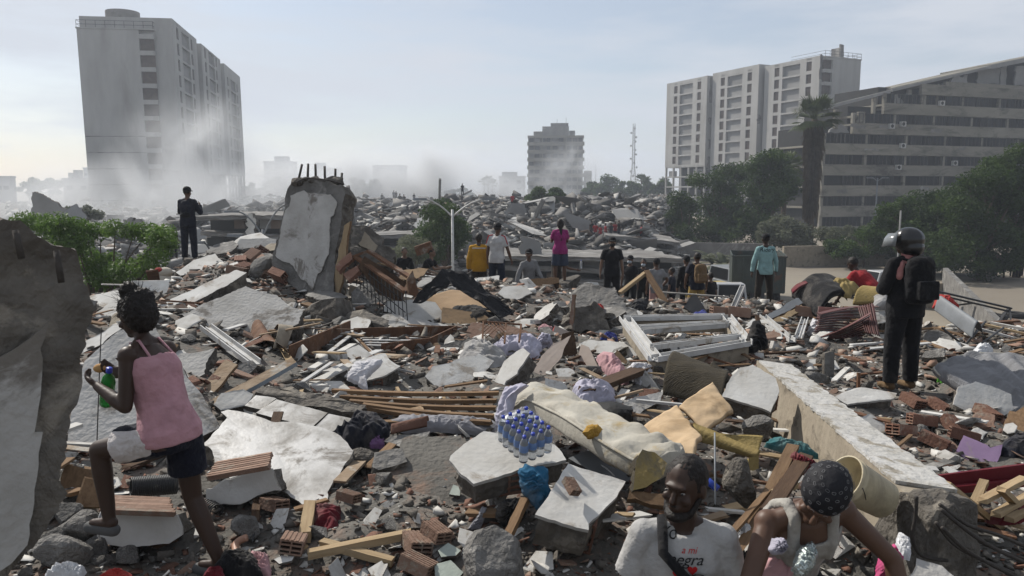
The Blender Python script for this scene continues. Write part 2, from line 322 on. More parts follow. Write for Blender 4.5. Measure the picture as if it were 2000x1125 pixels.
    for i in range(seg+1):
        t = a0+(a1-a0)*i/seg
        for (r_, z) in ((rd, zr), (rd, zr+hh), (rd-.35, zr+hh), (rd-.35, zr)): vs.append((cxm*s+r_*math.cos(t)*s, cym+r_*math.sin(t), z))
    for i in range(seg):
        for j in range(4): fs.append((i*4+j, i*4+(j+1) % 4, i*4+4+(j+1) % 4, i*4+4+j))
    fs += [(0, 1, 2, 3), (seg*4+3, seg*4+2, seg*4+1, seg*4)]
    if a1-a0 > 6: fs.append(tuple(i*4+1 for i in range(seg)))
    d.add(vs, fs); d.build('roof_drum', 'concrete_far', root, local=True)
    return root
TW = tower('apartment_tower', 'tall grey leaning apartment tower on the left half hidden by smoke', (-57.4, 135.2), R(10.1), R(-.6), 1,
      [(0, 18.5, 0, 36), (19.5, 38.5, .6, 35.4), (39.5, 60, 1.2, 34.8)], 14.6, 36, (-2.9, -14.8, -1.0, 11, 33.8), 4, (-8.6, 3.0, 2.7, 3.4, 0, 2*math.pi))
# broken render near the middle of the left tower
for k, pts in enumerate([[(-2.7, 14.2), (-1.2, 13.9), (.02, 14.3), (.02, 11.6), (-1.4, 11.2), (-2.4, 11.0), (-2.0, 12.4)]]):
    q = jag_patch(pts, .15, 5, k); c = MB(); n = len(q); c.add([(p[0], -.02, p[1]) for p in q]+[(p[0], .05, p[1]) for p in q], [tuple(range(n))]+[(i, (i+1) % n, n+(i+1) % n, n+i) for i in range(n)]); c.build('fallen_render', 'concrete_far', TW, local=True)
TR = tower('apartment_tower', 'white staggered apartment tower on the right with gutted lower floors', (66.7, 171.1), R(25.4), 0, -1,
      [(0, 16.5, 0, 36), (17.5, 34, .9, 36.6), (35, 52, 1.8, 36.2)], 11.5, 36, (-.6, -11.5, -.8, 9, 35.6), 5, (-6.2, 5.0, 4.2, 3.2, math.pi*.9, math.pi*1.45))
for k, (yc, zc, w_, h_) in enumerate([(0.2, 33.8, 2.2, 2.4), (34.4, 33, 3, 3), (34.2, 25, 1.2, 1), (34.3, 19, 1.4, 1.2), (17.2, 24, 1.3, .9), (33.6, 14.2, 3.2, 1.6)]):
    xx = .012 if yc < 10 else 0.92 if yc > 30 else .03
    q = jag_patch([(-w_, zc-h_), (0, zc-h_*1.2), (0, zc+h_), (-w_*.8, zc+h_*.7)], .3, 5, k+9); n = len(q); c = MB()
    y_ = yc-.03 if yc < 10 else (17.47 if yc < 30 else 34.97)
    y_ = -.02 if yc < 10 else y_
    c.add([(p[0]*-1-(.0 if yc < 10 else .9), y_, p[1]) for p in q]+[(p[0]*-1-(.0 if yc < 10 else .9), y_+.1, p[1]) for p in q], [tuple(range(n))]+[(i, (i+1) % n, n+(i+1) % n, n+i) for i in range(n)]); c.build('fallen_render', 'concrete_far', TR, local=True)
# ------------------------------------------------------------------ damaged office block on the right
OB = empty('office_block', (49.4, 124, 0), 'long beige office block with slanting broken roof and strip windows', 'office building', None, R(18))
wmesh = MB(); pn = MB(); pn.box(.05, 1.52, .05, .09, .05, 1.49); panem = pn.mesh('pane', 'glass_dark')
for a in (0, .78, 1.52): wmesh.box(a, a+.05, 0, .14, 0, 1.54)
wmesh.box(.08, .76, 0, .14, 0, .06); wmesh.box(.84, 1.5, 0, .14, 0, .06); wmesh.box(.08, .76, 0, .14, 1.48, 1.54); wmesh.box(.84, 1.5, 0, .14, 1.48, 1.54)
M('old_frame', (.11, .105, .1), (.06, .058, .055), bump=0, rnd=.4); win = wmesh.mesh('window', ['old_frame'])
r_ = random.Random(3)
FH = 3.32
starts = [0, 0, 0, 0, 0, 5.5, 11.5, 19]                        # where each storey begins along the facade
for f in range(8):
    x0 = starts[f]; z0 = f*FH-.55; w = MB(); w.box(x0, 62, -.25, .35, z0, z0+1.72); 
    if f in (0,): w.box(x0, 62, -.2, .3, 0, .8)
    w.box(x0+.1, 62, .35, 13.5, z0+1.3, z0+1.62)               # floor slab
    sp = w.build('spandrel', 'office_wall', OB, local=True)
    if f == 7: break
    zw = z0+1.73
    dk = MB(); dk.box(x0+.9, 61.5, 2.2, 12.5, zw-.1, zw+2.85); dk.build('interior_shade', 'tower_dark', OB, local=True)  # near-black block in place of rooms, shade behind the windows put into its colour
    for q in np.arange(x0+.1, 62, 8.2):
        pc = MB(); pc.box(q, q+.5, .02, .5, zw, zw+1.6); pc.build('column', 'office_wall', OB, local=True)
    x = x0+.62
    while x < 58:
        if r_.random() < .86:
            wo = link('window', win, OB, (x, -.02+r_.uniform(0, .05), zw+.02))
            if r_.random() < .78: link('pane', panem, wo)
        x += 1.62 if int((x-x0)/1.62) % 5 else 2.1
# broken patches, top-floor remains, slanting roof
for (xa, za), (xb, zb), hh in (((1.2, 20.2), (13, 23.0), .5), ((13.3, 23.2), (34, 27.9), .45), ((34, 27.9), (62, 33.5), .7)): w = MB(); w.bar((xa, .4, za), (xb, .4, zb), .5, hh); w.build('roof_beam', 'tower_panel', OB, local=True)
w = MB(); w.bar((14, 5, 23.6), (36, 5, 28.5), 8, .2); w.build('roof_slab', 'office_wall', OB, local=True); w = MB(); w.bar((36.1, 6.6, 28.6), (62, 6.6, 33.8), 12, .25); w.build('roof_slab', 'office_wall', OB, local=True)
w = MB(); w.add([(23, 3, 24.2), (62, 3, 24.2), (62, 3, 33.2), (34, 3, 27.8), (23, 3, 25.4)], [(0, 1, 2, 3, 4)]); w.add([(23, 3.6, 24.2), (62, 3.6, 24.2), (62, 3.6, 33.2), (34, 3.6, 27.8), (23, 3.6, 25.4)], [(0, 1, 2, 3, 4)]); w.build('gable_shade', 'tower_dark', OB, local=True)  # near-black sheets stand in for the shade under the broken roof
for k, (xa, xb, za, zb, yy) in enumerate(((26, 29.5, 24.2, 25.6, 2.5), (33.5, 38.5, 25.4, 28.4, 2.2), (41, 46, 25.2, 29.0, 1.2), (30, 31.5, 24.2, 26.8, 2.4), (38.8, 40.2, 24.4, 28.8, 2.3))):
    q = jag_patch([(xa, za), (xb, za), (xb, zb), (xa, zb-.5)], .18, 5, k+80); n = len(q); c = MB(); c.add([(u, yy, v) for u, v in q]+[(u, yy+.3, v) for u, v in q], [tuple(range(n)), tuple(range(2*n-1, n-1, -1))]+[(i, (i+1) % n, n+(i+1) % n, n+i) for i in range(n)]); c.build('broken_wall', 'tower_panel', OB, local=True)
w = MB(); w.box(24, 62, -.2, .3, 24.0, 25.0); w.build('parapet', 'office_wall', OB, local=True)
for x, z0, z1, wd in ((2.2, 16.8, 19.8, .7), (6.8, 16.8, 19.6, 1.3), (9.6, 17, 21.8, .5), (12.6, 17, 22.0, .6), (16.6, 20.3, 23.5, .7), (19.4, 20.3, 24, .5), (22.6, 20.3, 24.6, .4)):
    w = MB(); w.box(x, x+wd, .1, .6, z0, z1); w.build('broken_pier', 'office_wall', OB, local=True)
w = MB(); w.box(12.2, 17, .2, 4, 20.1, 20.5); w.build('broken_floor', 'office_wall', OB, local=True); w = MB(); w.box(6.4, 12.5, .3, 5, 18.7, 19.05); w.build('broken_floor', 'office_wall', OB, local=True)
for k, (x, z, ww, hh) in enumerate([(1.5, 16.2, 4, 1.6), (13.2, 20.4, 3.2, 2.2), (19.6, 23.3, 3, 1.5), (25.2, 24.2, 5, 2.3), (7, 18, 2.4, 1.2)]):
    q = jag_patch([(x, z), (x+ww, z), (x+ww*.8, z+hh*.6), (x+ww*.3, z+hh)], .25, 5, k+30); n = len(q); c = MB()
    c.add([(p[0], .45, p[1]) for p in q]+[(p[0], .8, p[1]) for p in q], [tuple(range(n)), tuple(range(2*n-1, n-1, -1))]+[(i, (i+1) % n, n+(i+1) % n, n+i) for i in range(n)]); c.build('broken_wall', 'tower_panel', OB, local=True)
acm = MB(); acm.box(0, .95, 0, .5, 0, .8); acm.tube([(.42, -.02, .4), (.42, .1, .4)], .3, 12, 1); ac = acm.mesh('air_conditioner', ['aluminium', 'tower_dark'])
for x, z in ((22.6, 21.0), (14.8, 17.4), (15, 13.9), (14.4, 10.4), (12.5, 17.0), (26.3, 11.2), (30, 8)): link('air_conditioner', ac, OB, (x, -.72, z))
for k in range(9):
    x, f = r_.uniform(2, 34), r_.randrange(2, 6); z = f*FH-.5+r_.uniform(.5, 1.1); q = jag_patch([(x, z), (x+r_.uniform(1, 3), z-.1), (x+r_.uniform(1, 3), z+.5), (x, z+.4)], .2, 4, k+60); n = len(q); c = MB()
    c.add([(p[0], -.262, p[1]) for p in q]+[(p[0], -.2, p[1]) for p in q], [tuple(range(n))]+[(i, (i+1) % n, n+(i+1) % n, n+i) for i in range(n)]); c.build('fallen_render', 'concrete_far', OB, local=True)
# ------------------------------------------------------------------ mid-distance block in the smoke
MBK = empty('apartment_block', (6.2, 300, 0), 'mid-distance beige apartment block with dark roof house', 'apartment building', None, R(-4))
for f in range(9):
    w = MB(); z = f*3.0; w.box(0, 21.2, 0, 16, z, z+.35); w.box(-.3, 14.2, -.6, .2, z+.1, z+1.45); w.box(14.8, 21.6, -.2, .6, z+.1, z+1.5); w.box(8.8, 14.0, -.7, -.6, z+.2, z+1.4); w.build('balcony_band', 'office_wall', MBK, local=True)
    for q in range(6):
        o = MB(); o.box(q*2.3+.2, q*2.3+2.1, .9, 1.1, z+1.46, z+2.98); o.build('window', 'glass_dark' if (f+q) % 3 else 'tower_panel', MBK, local=True)
    for q in range(3):
        o = MB(); o.box(14.9+q*2.2, 16.7+q*2.2, 1.2, 1.4, z+1.5, z+2.98); o.build('window', 'glass_dark', MBK, local=True)
w = MB(); w.box(.2, 21, 1.5, 16, .4, 27.4)
for q in (0, 5.2, 8.6, 14.3, 20.7): w.box(q, q+.4, -.1, 1.5, 0, 27)
w.box(-.2, 21.4, -.3, 16, 27, 27.9); w.box(2, 6, 2, 10, 27.9, 29.6); w.build('wall', 'office_wall', MBK, local=True)
w = MB(); w.box(5.4, 15.6, 1, 9, 27.91, 31.4); w.box(8.5, 15.4, 5, 10, 31.41, 33.0); w.box(15.7, 18, 4, 9, 27.91, 30); w.build('roof_house', 'concrete_far', MBK, local=True)
w = MB(); w.tube([(11, 6, 33), (11, 6, 34.6)], .06, 5); w.tube([(14.5, 6, 33), (14.5, 6, 35.2)], .06, 5); w.build('antenna', 'steel_dark', MBK, local=True)
w = MB(); w.box(21.65, 24.6, 3, 10, 0, 14.6); w.build('side_wing', 'office_wall', MBK, local=True)
# ------------------------------------------------------------------ distant city
def far_block(px0, px1, ytop, d, label, name='distant_building', extra=()):
    a, b = at(px0, HOR, d), at(px1, HOR, d); zt = at(px0, ytop, d).z; root = empty(name, ((a.x+b.x)/2, d, 0), label, 'building'); hw = (b.x-a.x)/2
    w = MB(); w.box(-hw, hw, 0, hw*1.3, 0, zt); w.box(-hw-.3, hw+.3, -.3, hw*1.3, zt, zt+.8)
    for u0, u1, h in extra: w.box(-hw+u0*2*hw, -hw+u1*2*hw, 2, hw, zt+.8, zt+.8+h)
    w.build('wall', 'far_wall', root, local=True)
    n = max(2, int(hw*2/5)); m = MB(); m.box(-1.1, 1.1, -.12, -.01, 0, 1.5); me = m.mesh('window', 'glass_dark')
    for f in range(2, int(zt/3.2)):
        for q in range(n): link('window', me, root, (-hw+(q+.5)*2*hw/n, 0, f*3.2+.9))
    return root
far_block(521, 575, 318, 480, 'pale distant high-rise seen right of the leaning tower', extra=((.35, .8, 3),))
far_block(618, 664, 330, 620, 'faint distant block behind the rebar of the standing slab', extra=((0, .4, 4),))
far_block(731, 792, 326, 420, 'flat-topped blue-grey tower block standing in the centre smoke')
far_block(975, 1026, 347, 380, 'low dark block just left of the beige apartment block', extra=((.1, .7, 2),))
far_block(0, 28, 348, 300, 'low hazy block at the far left edge')
far_block(131, 183, 352, 290, 'low hazy block touching the leaning tower', extra=((.3, .5, 3), (.1, .2, 2)))
far_block(172, 190, 330, 520, 'narrow faint tower peeking left of the leaning tower')
far_block(474, 560, 376, 230, 'long low dark roof behind the street lamps')
# lattice mast
AT = empty('lattice_mast', tuple(at(1236, HOR, 330)-Vector((0, 0, CAMZ))), 'tall white lattice radio mast on the skyline', 'radio mast'); w = MB(); H = 35.2
for sx, sy in ((1, 1), (1, -1), (-1, 1), (-1, -1)): w.tube([(2.2*sx, 2.2*sy, 0), (.55*sx, .55*sy, 17), (.4*sx, .4*sy, H)], .12, 4)
def lw(z): return 2.2-1.65*z/17 if z < 17 else .55-.15*(z-17)/(H-17)
z = 1.0
while z < H-1:
    a, st = lw(z), max(1.0, lw(z)*1.3); b = lw(min(z+st, H))
    for i in range(4):
        cs = [(1, 1), (1, -1), (-1, -1), (-1, 1)]; p, q = cs[i], cs[(i+1) % 4]
        w.bar((p[0]*a, p[1]*a, z), (q[0]*b, q[1]*b, z+st), .08, .08); w.bar((q[0]*a, q[1]*a, z), (p[0]*a, p[1]*a, z), .07, .07)
    z += st
w.build('lattice', 'aluminium', AT, local=True); w = MB()
for k in range(16): zz = 6+k*1.8; w.tube([(.9*math.cos(k*2)*(1+lw(zz)), -lw(zz)-.4, zz), (.9*math.cos(k*2)*(1+lw(zz)), -lw(zz)-.65, zz+.05)], .45, 8)
w.build('dish', 'aluminium', AT, local=True)
for px, yt, lab in ((1162, 322, 'thin bare mast right of the beige block'), (1203, 345, 'short thin pole left of the lattice mast')):
    w = MB(); w.tube([(0, 0, 0), (0, 0, at(px, yt, 300).z)], [.16, .05], 6); o = w.build('mast', 'steel_dark', loc=tuple(at(px, HOR, 300)-Vector((0, 0, CAMZ)))) if False else link('mast', w.mesh('mast', 'steel_dark'), None, (at(px, HOR, 300).x, 300, 0)); tag(o, lab, 'mast')
# ------------------------------------------------------------------ haze and smoke
hb = MB(); hb.box(-260, 260, -12, 720, -1.2, 41); hz = hb.build('haze', [], loc=(0, 0, 0)); tag(hz, 'thin dusty haze filling the air over the ruins', 'haze', kind='stuff')
hm = bpy.data.materials.new('haze'); hm.use_nodes = True; hm.node_tree.nodes.clear(); pv = hm.node_tree.nodes.new('ShaderNodeVolumePrincipled'); ho = hm.node_tree.nodes.new('ShaderNodeOutputMaterial')
pv.inputs['Color'].default_value = (.82, .89, 1, 1); pv.inputs['Density'].default_value = .00075; pv.inputs['Anisotropy'].default_value = .3; hm.node_tree.links.new(pv.outputs[0], ho.inputs['Volume']); hz.data.materials.append(hm)
def smoke(center, size, dens, label, scale=.05, seed=0, lo=.42):
    bm = bmesh.new(); bmesh.ops.create_icosphere(bm, subdivisions=3, radius=1); me = bpy.data.meshes.new('smoke'); bm.to_mesh(me); bm.free()
    o = link('smoke', me, None, center); o.scale = size; tag(o, label, 'smoke', kind='stuff')
    m = bpy.data.materials.new('smoke'); m.use_nodes = True; n, l = m.node_tree.nodes, m.node_tree.links; n.clear()
    v = n.new('ShaderNodeVolumePrincipled'); ot = n.new('ShaderNodeOutputMaterial'); v.inputs['Color'].default_value = (.92, .945, .98, 1); v.inputs['Anisotropy'].default_value = .35
    tc = n.new('ShaderNodeTexCoord'); ln = n.new('ShaderNodeVectorMath'); ln.operation = 'LENGTH'; l.new(tc.outputs['Object'], ln.inputs[0])
    fo = n.new('ShaderNodeMapRange'); fo.interpolation_type = 'SMOOTHSTEP'; fo.inputs[1].default_value = .98; fo.inputs[2].default_value = .15; l.new(ln.outputs['Value'], fo.inputs[0])
    ge = n.new('ShaderNodeNewGeometry'); nz = n.new('ShaderNodeTexNoise'); nz.inputs['Scale'].default_value = scale; nz.inputs['Detail'].default_value = 3; nz.inputs['Distortion'].default_value = .8
    mp = n.new('ShaderNodeMapping'); mp.inputs['Location'].default_value = (seed*31, seed*7, 0); mp.inputs['Scale'].default_value = (1, .6, .8); l.new(ge.outputs['Position'], mp.inputs[0]); l.new(mp.outputs[0], nz.inputs['Vector'])
    mr = n.new('ShaderNodeMapRange'); mr.inputs[1].default_value = lo; mr.inputs[2].default_value = .72; mr.inputs[3].default_value = .06; l.new(nz.outputs[0], mr.inputs[0])
    a = n.new('ShaderNodeMath'); a.operation = 'MULTIPLY'; l.new(fo.outputs[0], a.inputs[0]); l.new(mr.outputs[0], a.inputs[1])
    b = n.new('ShaderNodeMath'); b.operation = 'MULTIPLY'; b.inputs[1].default_value = dens; l.new(a.outputs[0], b.inputs[0]); l.new(b.outputs[0], v.inputs['Density']); l.new(v.outputs[0], ot.inputs['Volume']); me.materials.append(m)
p = at(390, 385, 112); smoke((p.x, p.y, 6.0), (17, 10, 17), .42, 'white smoke curling up in front of the leaning tower', .12, 1)
p = at(300, 410, 92); smoke((p.x, p.y, 3.5), (38, 12, 9), .27, 'low smoke drifting over the ruins at the left', .08, 2)
p = at(760, 372, 215); smoke((p.x, p.y, 6), (52, 18, 16), .75, 'pale smoke bank over the centre of the rubble field', .06, 3)
p = at(1125, 350, 262); smoke((p.x, p.y, 9), (17, 14, 18), .2, 'smoke wisps rising beside the beige apartment block', .08, 4)
smoke((-30, 375, 4), (215, 58, 34), .026, 'wide bank of smoke lying over the distant city', .02, 5, .3)
# ------------------------------------------------------------------ debris builders
SEED = [100]
def P3(px, py, dd=.05): return at(px, py, hit(px, py)-dd)
def frame_of(poly, n, d, dd):
    n = Vector(n).normalized(); cx_ = sum(p[0] for p in poly)/len(poly); cy_ = sum(p[1] for p in poly)/len(poly)
    c = at(cx_, cy_, d if d else hit(cx_, cy_)-dd); out = []
    for p in poly:
        r = ray(*p); den = r.dot(n); t = (c-_C).dot(n)/den if abs(den) > 1e-3 else (c-_C).length
        t = max(.5, min(t, 2.2*(c-_C).length)); out.append(_C+r*t)
    e1 = Vector((1, 0, 0)); e1 = (e1-n*e1.dot(n)).normalized(); e2 = n.cross(e1)
    c = sum(out, Vector())/len(out); q = [((p-c).dot(e1), (p-c).dot(e2)) for p in out]
    return c, n, e1, e2, q
def resample(q, step, jag, rnd):
    out = []
    for i, a in enumerate(q):
        b = q[(i+1) % len(q)]; L = math.hypot(b[0]-a[0], b[1]-a[1]); k = max(1, int(L/step)); nx, ny = (b[1]-a[1])/max(L, 1e-6), -(b[0]-a[0])/max(L, 1e-6); kn = [0]; ks = [0]
        while ks[-1] < k: ks.append(ks[-1]+rnd.randint(2, 7)); kn.append(rnd.uniform(-jag, jag)*1.3)
        kn[-1] = 0
        for j in range(k):
            t = j/k; g = 0
            while ks[g+1] <= j: g += 1
            f = (j-ks[g])/(ks[g+1]-ks[g]); e = (kn[g]*(1-f)+kn[g+1]*f+rnd.uniform(-jag, jag)*.22) if j else 0
            out.append((a[0]+(b[0]-a[0])*t+nx*e, a[1]+(b[1]-a[1])*t+ny*e))
    return out
def slab_mesh(name, c, n, e1, e2, q, th, mats, jag=.02, rough=.004, rag=.03, step=None, loc=None, lift=0, rings=(.0, .35, .65, .88, 1)):
    SEED[0] += 1; rnd = random.Random(SEED[0]); per = sum(math.dist(q[i], q[(i+1) % len(q)]) for i in range(len(q)))
    o = resample(q, step or max(.035, per/110), jag, rnd); K = len(o); V, F, MI = [], [], []
    cx_, cy_ = sum(p[0] for p in o)/K, sum(p[1] for p in o)/K
    def W(x, y, h): return c+e1*x+e2*y+n*(h+lift)
    V.append(W(cx_, cy_, 0)); sd = SEED[0]*.37
    for r in rings[1:]:
        for p in o:
            x, y = cx_+(p[0]-cx_)*r, cy_+(p[1]-cy_)*r
            h = 0 if r == 1 and rough < .01 else (mnoise.noise((x*3+sd, y*3, sd))+.5*mnoise.noise((x*9+sd, y*9, sd)))*rough
            V.append(W(x, y, h))
    nr = len(rings)-1
    for j in range(K): F.append((0, 1+j, 1+(j+1) % K)); MI.append(0)
    for r in range(nr-1):
        for j in range(K): a, b = 1+r*K+j, 1+r*K+(j+1) % K; F.append((a, a+K, b+K, b)); MI.append(0)
    base = 1+(nr-1)*K; levels = [.12, .4, .75, 1.0] if th > .06 else [1.0]
    for t in levels:
        for p in o:
            dx, dy = p[0]-cx_, p[1]-cy_; L = math.hypot(dx, dy) or 1; e = rnd.uniform(-rag, rag*.6) if th > .06 else 0
            V.append(W(p[0]+dx/L*e, p[1]+dy/L*e, -th*t+rnd.uniform(-.2, .2)*rag*(t < 1)))
    for r in range(len(levels)):
        for j in range(K): a, b = base+r*K+j, base+r*K+(j+1) % K; F.append((a, a+K, b+K, b)); MI.append(1)
    k = len(V); V.append(W(cx_, cy_, -th)); lb = base+len(levels)*K
    for j in range(K): F.append((k, lb+(j+1) % K, lb+j)); MI.append(1)
    me = bpy.data.meshes.new(name); l0 = Vector(loc) if loc is not None else Vector((0, 0, 0))
    me.from_pydata([tuple(v-l0) for v in V], [], F); mats_to(me, mats); me.polygons.foreach_set('material_index', MI); me.update(); return me
def slab(name, label, cat, poly, n=(0, -.35, .94), th=.14, top='plaster', side='rough_concrete', d=None, dd=.12, jag=.02, rough=.004, rag=.03, group=None, coat=None, coatmat='plaster', coat_th=.015, step=None):
    c, nn, e1, e2, q = frame_of(poly, n, d, dd); loc = c-nn*th
    o = link(name, slab_mesh(name, c, nn, e1, e2, q, th, [top, side], jag, rough, rag, step, loc), None, loc); tag(o, label, cat, group)
    if coat:
        q2 = []
        for p in coat:
            r = ray(*p); t = (c-_C).dot(nn)/r.dot(nn); w = _C+r*t; q2.append(((w-c).dot(e1), (w-c).dot(e2)))
        m = slab_mesh('plaster_coat', c, nn, e1, e2, q2, coat_th, [coatmat, 'plaster_grey'], jag*1.2, .004, 0, None, loc, lift=coat_th+rough*.6); link('plaster_coat', m, o)
    return o
def inside(q, x, y):
    r = False
    for i in range(len(q)):
        (x0, y0), (x1, y1) = q[i-1], q[i]
        if (y0 > y) != (y1 > y) and x < (x1-x0)*(y-y0)/(y1-y0)+x0: r = not r
    return r
def brick_mesh(L, Wd, H, name='brick', mats=('brick',)):       # hollow clay block: webs leave real holes, ribs outside
    b = MB(); t = .014
    xs = [-Wd/2+t/2, 0, Wd/2-t/2]; zs = [t/2, H/3, 2*H/3, H-t/2]
    for z in zs: b.box(-Wd/2, Wd/2, -L/2, L/2, z-t/2, z+t/2)
    for x in xs:
        for k in range(3): b.box(x-t/2+.0005, x+t/2-.0005, -L/2+.0005, L/2-.0005, zs[k]+t/2, zs[k+1]-t/2)
    for k in range(5):
        x = -Wd/2+Wd*(k+.5)/5; b.box(x-.011, x+.011, -L/2+.001, L/2-.001, H, H+.006)
    return b.mesh(name, list(mats))
BRICK = brick_mesh(.30, .2, .12, 'hollow_brick'); BRICKD = brick_mesh(.30, .2, .12, 'hollow_brick', ('brick_dusty',))
def wall_chunk(name, label, poly, n=(0, -.35, .94), th=.15, top='plaster', d=None, dd=.15, rot=0.0, cat='wall chunk', under='plaster', brick='brick', jag=.02):
    c, nn, e1, e2, q = frame_of(poly, n, d, dd); loc = c-nn*th; root = empty(name, loc, label, cat)
    link('plaster_coat', slab_mesh('plaster_coat', c, nn, e1, e2, q, .022, [top, 'plaster_grey'], jag, .004, .0, None, loc), root)
    cx_, cy_ = sum(p[0] for p in q)/len(q), sum(p[1] for p in q)/len(q)
    q2 = [(cx_+(p[0]-cx_)*.93, cy_+(p[1]-cy_)*.93) for p in q]
    link('mortar', slab_mesh('mortar', c, nn, e1, e2, q2, th-.055, ['rough_concrete', 'rough_concrete'], .012, .004, .015, None, loc, lift=-.024), root)
    rnd = random.Random(SEED[0]); bl, bw = .31, .215; ca, sa = math.cos(rot), math.sin(rot); me = brick_mesh(.30, .2, th-.045, 'brick', (brick,))
    ext = max(math.hypot(*p) for p in q); k = int(ext/bw)+2
    zx = (e1*ca+e2*sa); zy = (-e1*sa+e2*ca); mt = Matrix((zx, zy, nn)).transposed().to_4x4()
    for i in range(-k, k+1):
        for j in range(-k, k+1):
            u, v = i*bw, (j+.5*(i % 2))*bl; x, y = u*ca-v*sa, u*sa+v*ca
            corners = [(x+sx*.1*ca-sy*.15*sa, y+sx*.1*sa+sy*.15*ca) for sx in (-1, 1) for sy in (-1, 1)]
            ins = sum(inside(q, *p) for p in corners)
            if not inside(q, x, y) or ins < 3: continue
            if all(inside(q2, x+(p[0]-x)*1.6, y+(p[1]-y)*1.6) for p in corners): continue   # wholly hidden inside
            o = link('brick', me, root); p = c+e1*x+e2*y-nn*(th-.012+rnd.uniform(0, .01)); o.matrix_local = Matrix.Translation(p-loc) @ mt @ Matrix.Rotation(rnd.uniform(-.05, .05), 4, 'Z')
    return root
def sheet(name, label, cat, corners, mat, th=.01, bulge=0, nz=.0, ns=2.0, corr=0, ncorr=12, nu=24, nv=24, axis='u', group=None, curl=0, smooth=True, parent=None, tear=0):
    A, B, C_, D = [Vector(p) if isinstance(p, Vector) else P3(*p) for p in corners]; SEED[0] += 1; sd = SEED[0]*1.7
    nn = (B-A).cross(D-A).normalized()
    if nn.dot(_C-A) < 0: nn = -nn
    V = []; rnd = random.Random(SEED[0])
    for s_ in (0, 1):
        for j in range(nv+1):
            for i in range(nu+1):
                u, v = i/nu, j/nv; p = A*(1-u)*(1-v)+B*u*(1-v)+C_*u*v+D*(1-u)*v
                t = u if axis == 'u' else v
                h = bulge*4*t*(1-t)+curl*(t*t)+nz*(mnoise.noise((p.x*ns+sd, p.y*ns, p.z*ns))+.4*mnoise.noise((p.x*ns*3+sd, p.y*ns*3, p.z*ns*3)))
                if corr: h += corr*math.sin(2*math.pi*ncorr*(v if axis == 'u' else u))
                e = Vector()
                if tear and (i in (0, nu) or j in (0, nv)): e = (A+C_-p*2)*tear*abs(mnoise.noise((p.x*6+sd, p.y*6, p.z*6)))
                V.append(p+nn*(h-s_*th)+e)
    N = (nu+1)*(nv+1); F = []
    for j in range(nv):
        for i in range(nu):
            a = j*(nu+1)+i; F += [(a, a+1, a+nu+2, a+nu+1), (N+a, N+a+nu+1, N+a+nu+2, N+a+1)]
    for i in range(nu):
        a = i; F.append((a, N+a, N+a+1, a+1)); a = nv*(nu+1)+i; F.append((a, a+1, N+a+1, N+a))
    for j in range(nv):
        a = j*(nu+1); F.append((a, a+nu+1, N+a+nu+1, N+a)); a += nu; F.append((a, N+a, N+a+nu+1, a+nu+1))
    m = MB(); m.add(V, F); o = m.build(name, mat, parent, smooth=smooth)
    if parent is None: tag(o, label, cat, group)
    return o
def cloth(name, label, cat, poly, mat, h=.12, n=(0, -.3, .95), fs=7.0, d=None, dd=.06, K=110, nr=34, group=None, parent=None, sharp=1.0):
    c, nn, e1, e2, q = frame_of(poly, n, d, dd); SEED[0] += 1; sd = SEED[0]; rnd = random.Random(sd)
    per = sum(math.dist(q[i], q[(i+1) % len(q)]) for i in range(len(q))); o = resample(q, per/K, 0, rnd); K = len(o); fs = max(fs, 12/per)
    for _ in range(3): o = [((o[i-1][0]+2*o[i][0]+o[(i+1) % K][0])/4, (o[i-1][1]+2*o[i][1]+o[(i+1) % K][1])/4) for i in range(K)]
    cx_, cy_ = sum(p[0] for p in o)/K, sum(p[1] for p in o)/K; V = []; F = []; an = rnd.uniform(0, 3.1)
    def wob(p):
        a = math.atan2(p[1]-cy_, p[0]-cx_); w = 1+.12*mnoise.noise((math.cos(a)*2.2, math.sin(a)*2.2, sd*.7))+.09*mnoise.noise((math.cos(a)*7, math.sin(a)*7, sd*1.7)); return (cx_+(p[0]-cx_)*w, cy_+(p[1]-cy_)*w)
    o = [wob(p) for p in o]
    def fold(x, y):
        wx = mnoise.noise((x*fs*.45, y*fs*.45, sd))*.35; wy = mnoise.noise((x*fs*.45, y*fs*.45, sd+9.1))*.35
        a = (x+wx)*math.cos(an)+(y+wy)*math.sin(an); b = -(x+wx)*math.sin(an)+(y+wy)*math.cos(an)
        r1 = 1-abs(mnoise.noise((a*fs, b*fs*.35, sd*1.3)))*2.2; r2 = 1-abs(mnoise.noise((a*fs*.8, b*fs*1.9, sd*2.3+4)))*2.2
        return max(-.3, r1)*.6+max(-.3, r2)*.4+.25*mnoise.noise((x*fs*2.4, y*fs*2.4, sd))
    V.append(c+e1*cx_+e2*cy_+nn*h*(.55+.45*fold(cx_, cy_)))
    for r in range(1, nr+1):
        t = r/nr
        for p in o:
            x, y = cx_+(p[0]-cx_)*t, cy_+(p[1]-cy_)*t
            V.append(c+e1*x+e2*y+nn*(h*(1-t**3)*(.5+.5*fold(x, y)*sharp)-.03*(t > .97)))
    for j in range(K): F.append((0, 1+j, 1+(j+1) % K))
    for r in range(nr-1):
        for j in range(K): a, b = 1+r*K+j, 1+r*K+(j+1) % K; F.append((a, a+K, b+K, b))
    m = MB(); m.add(V, F); ob = m.build(name, mat, parent, smooth=True)
    if parent is None: tag(ob, label, cat, group)
    return ob
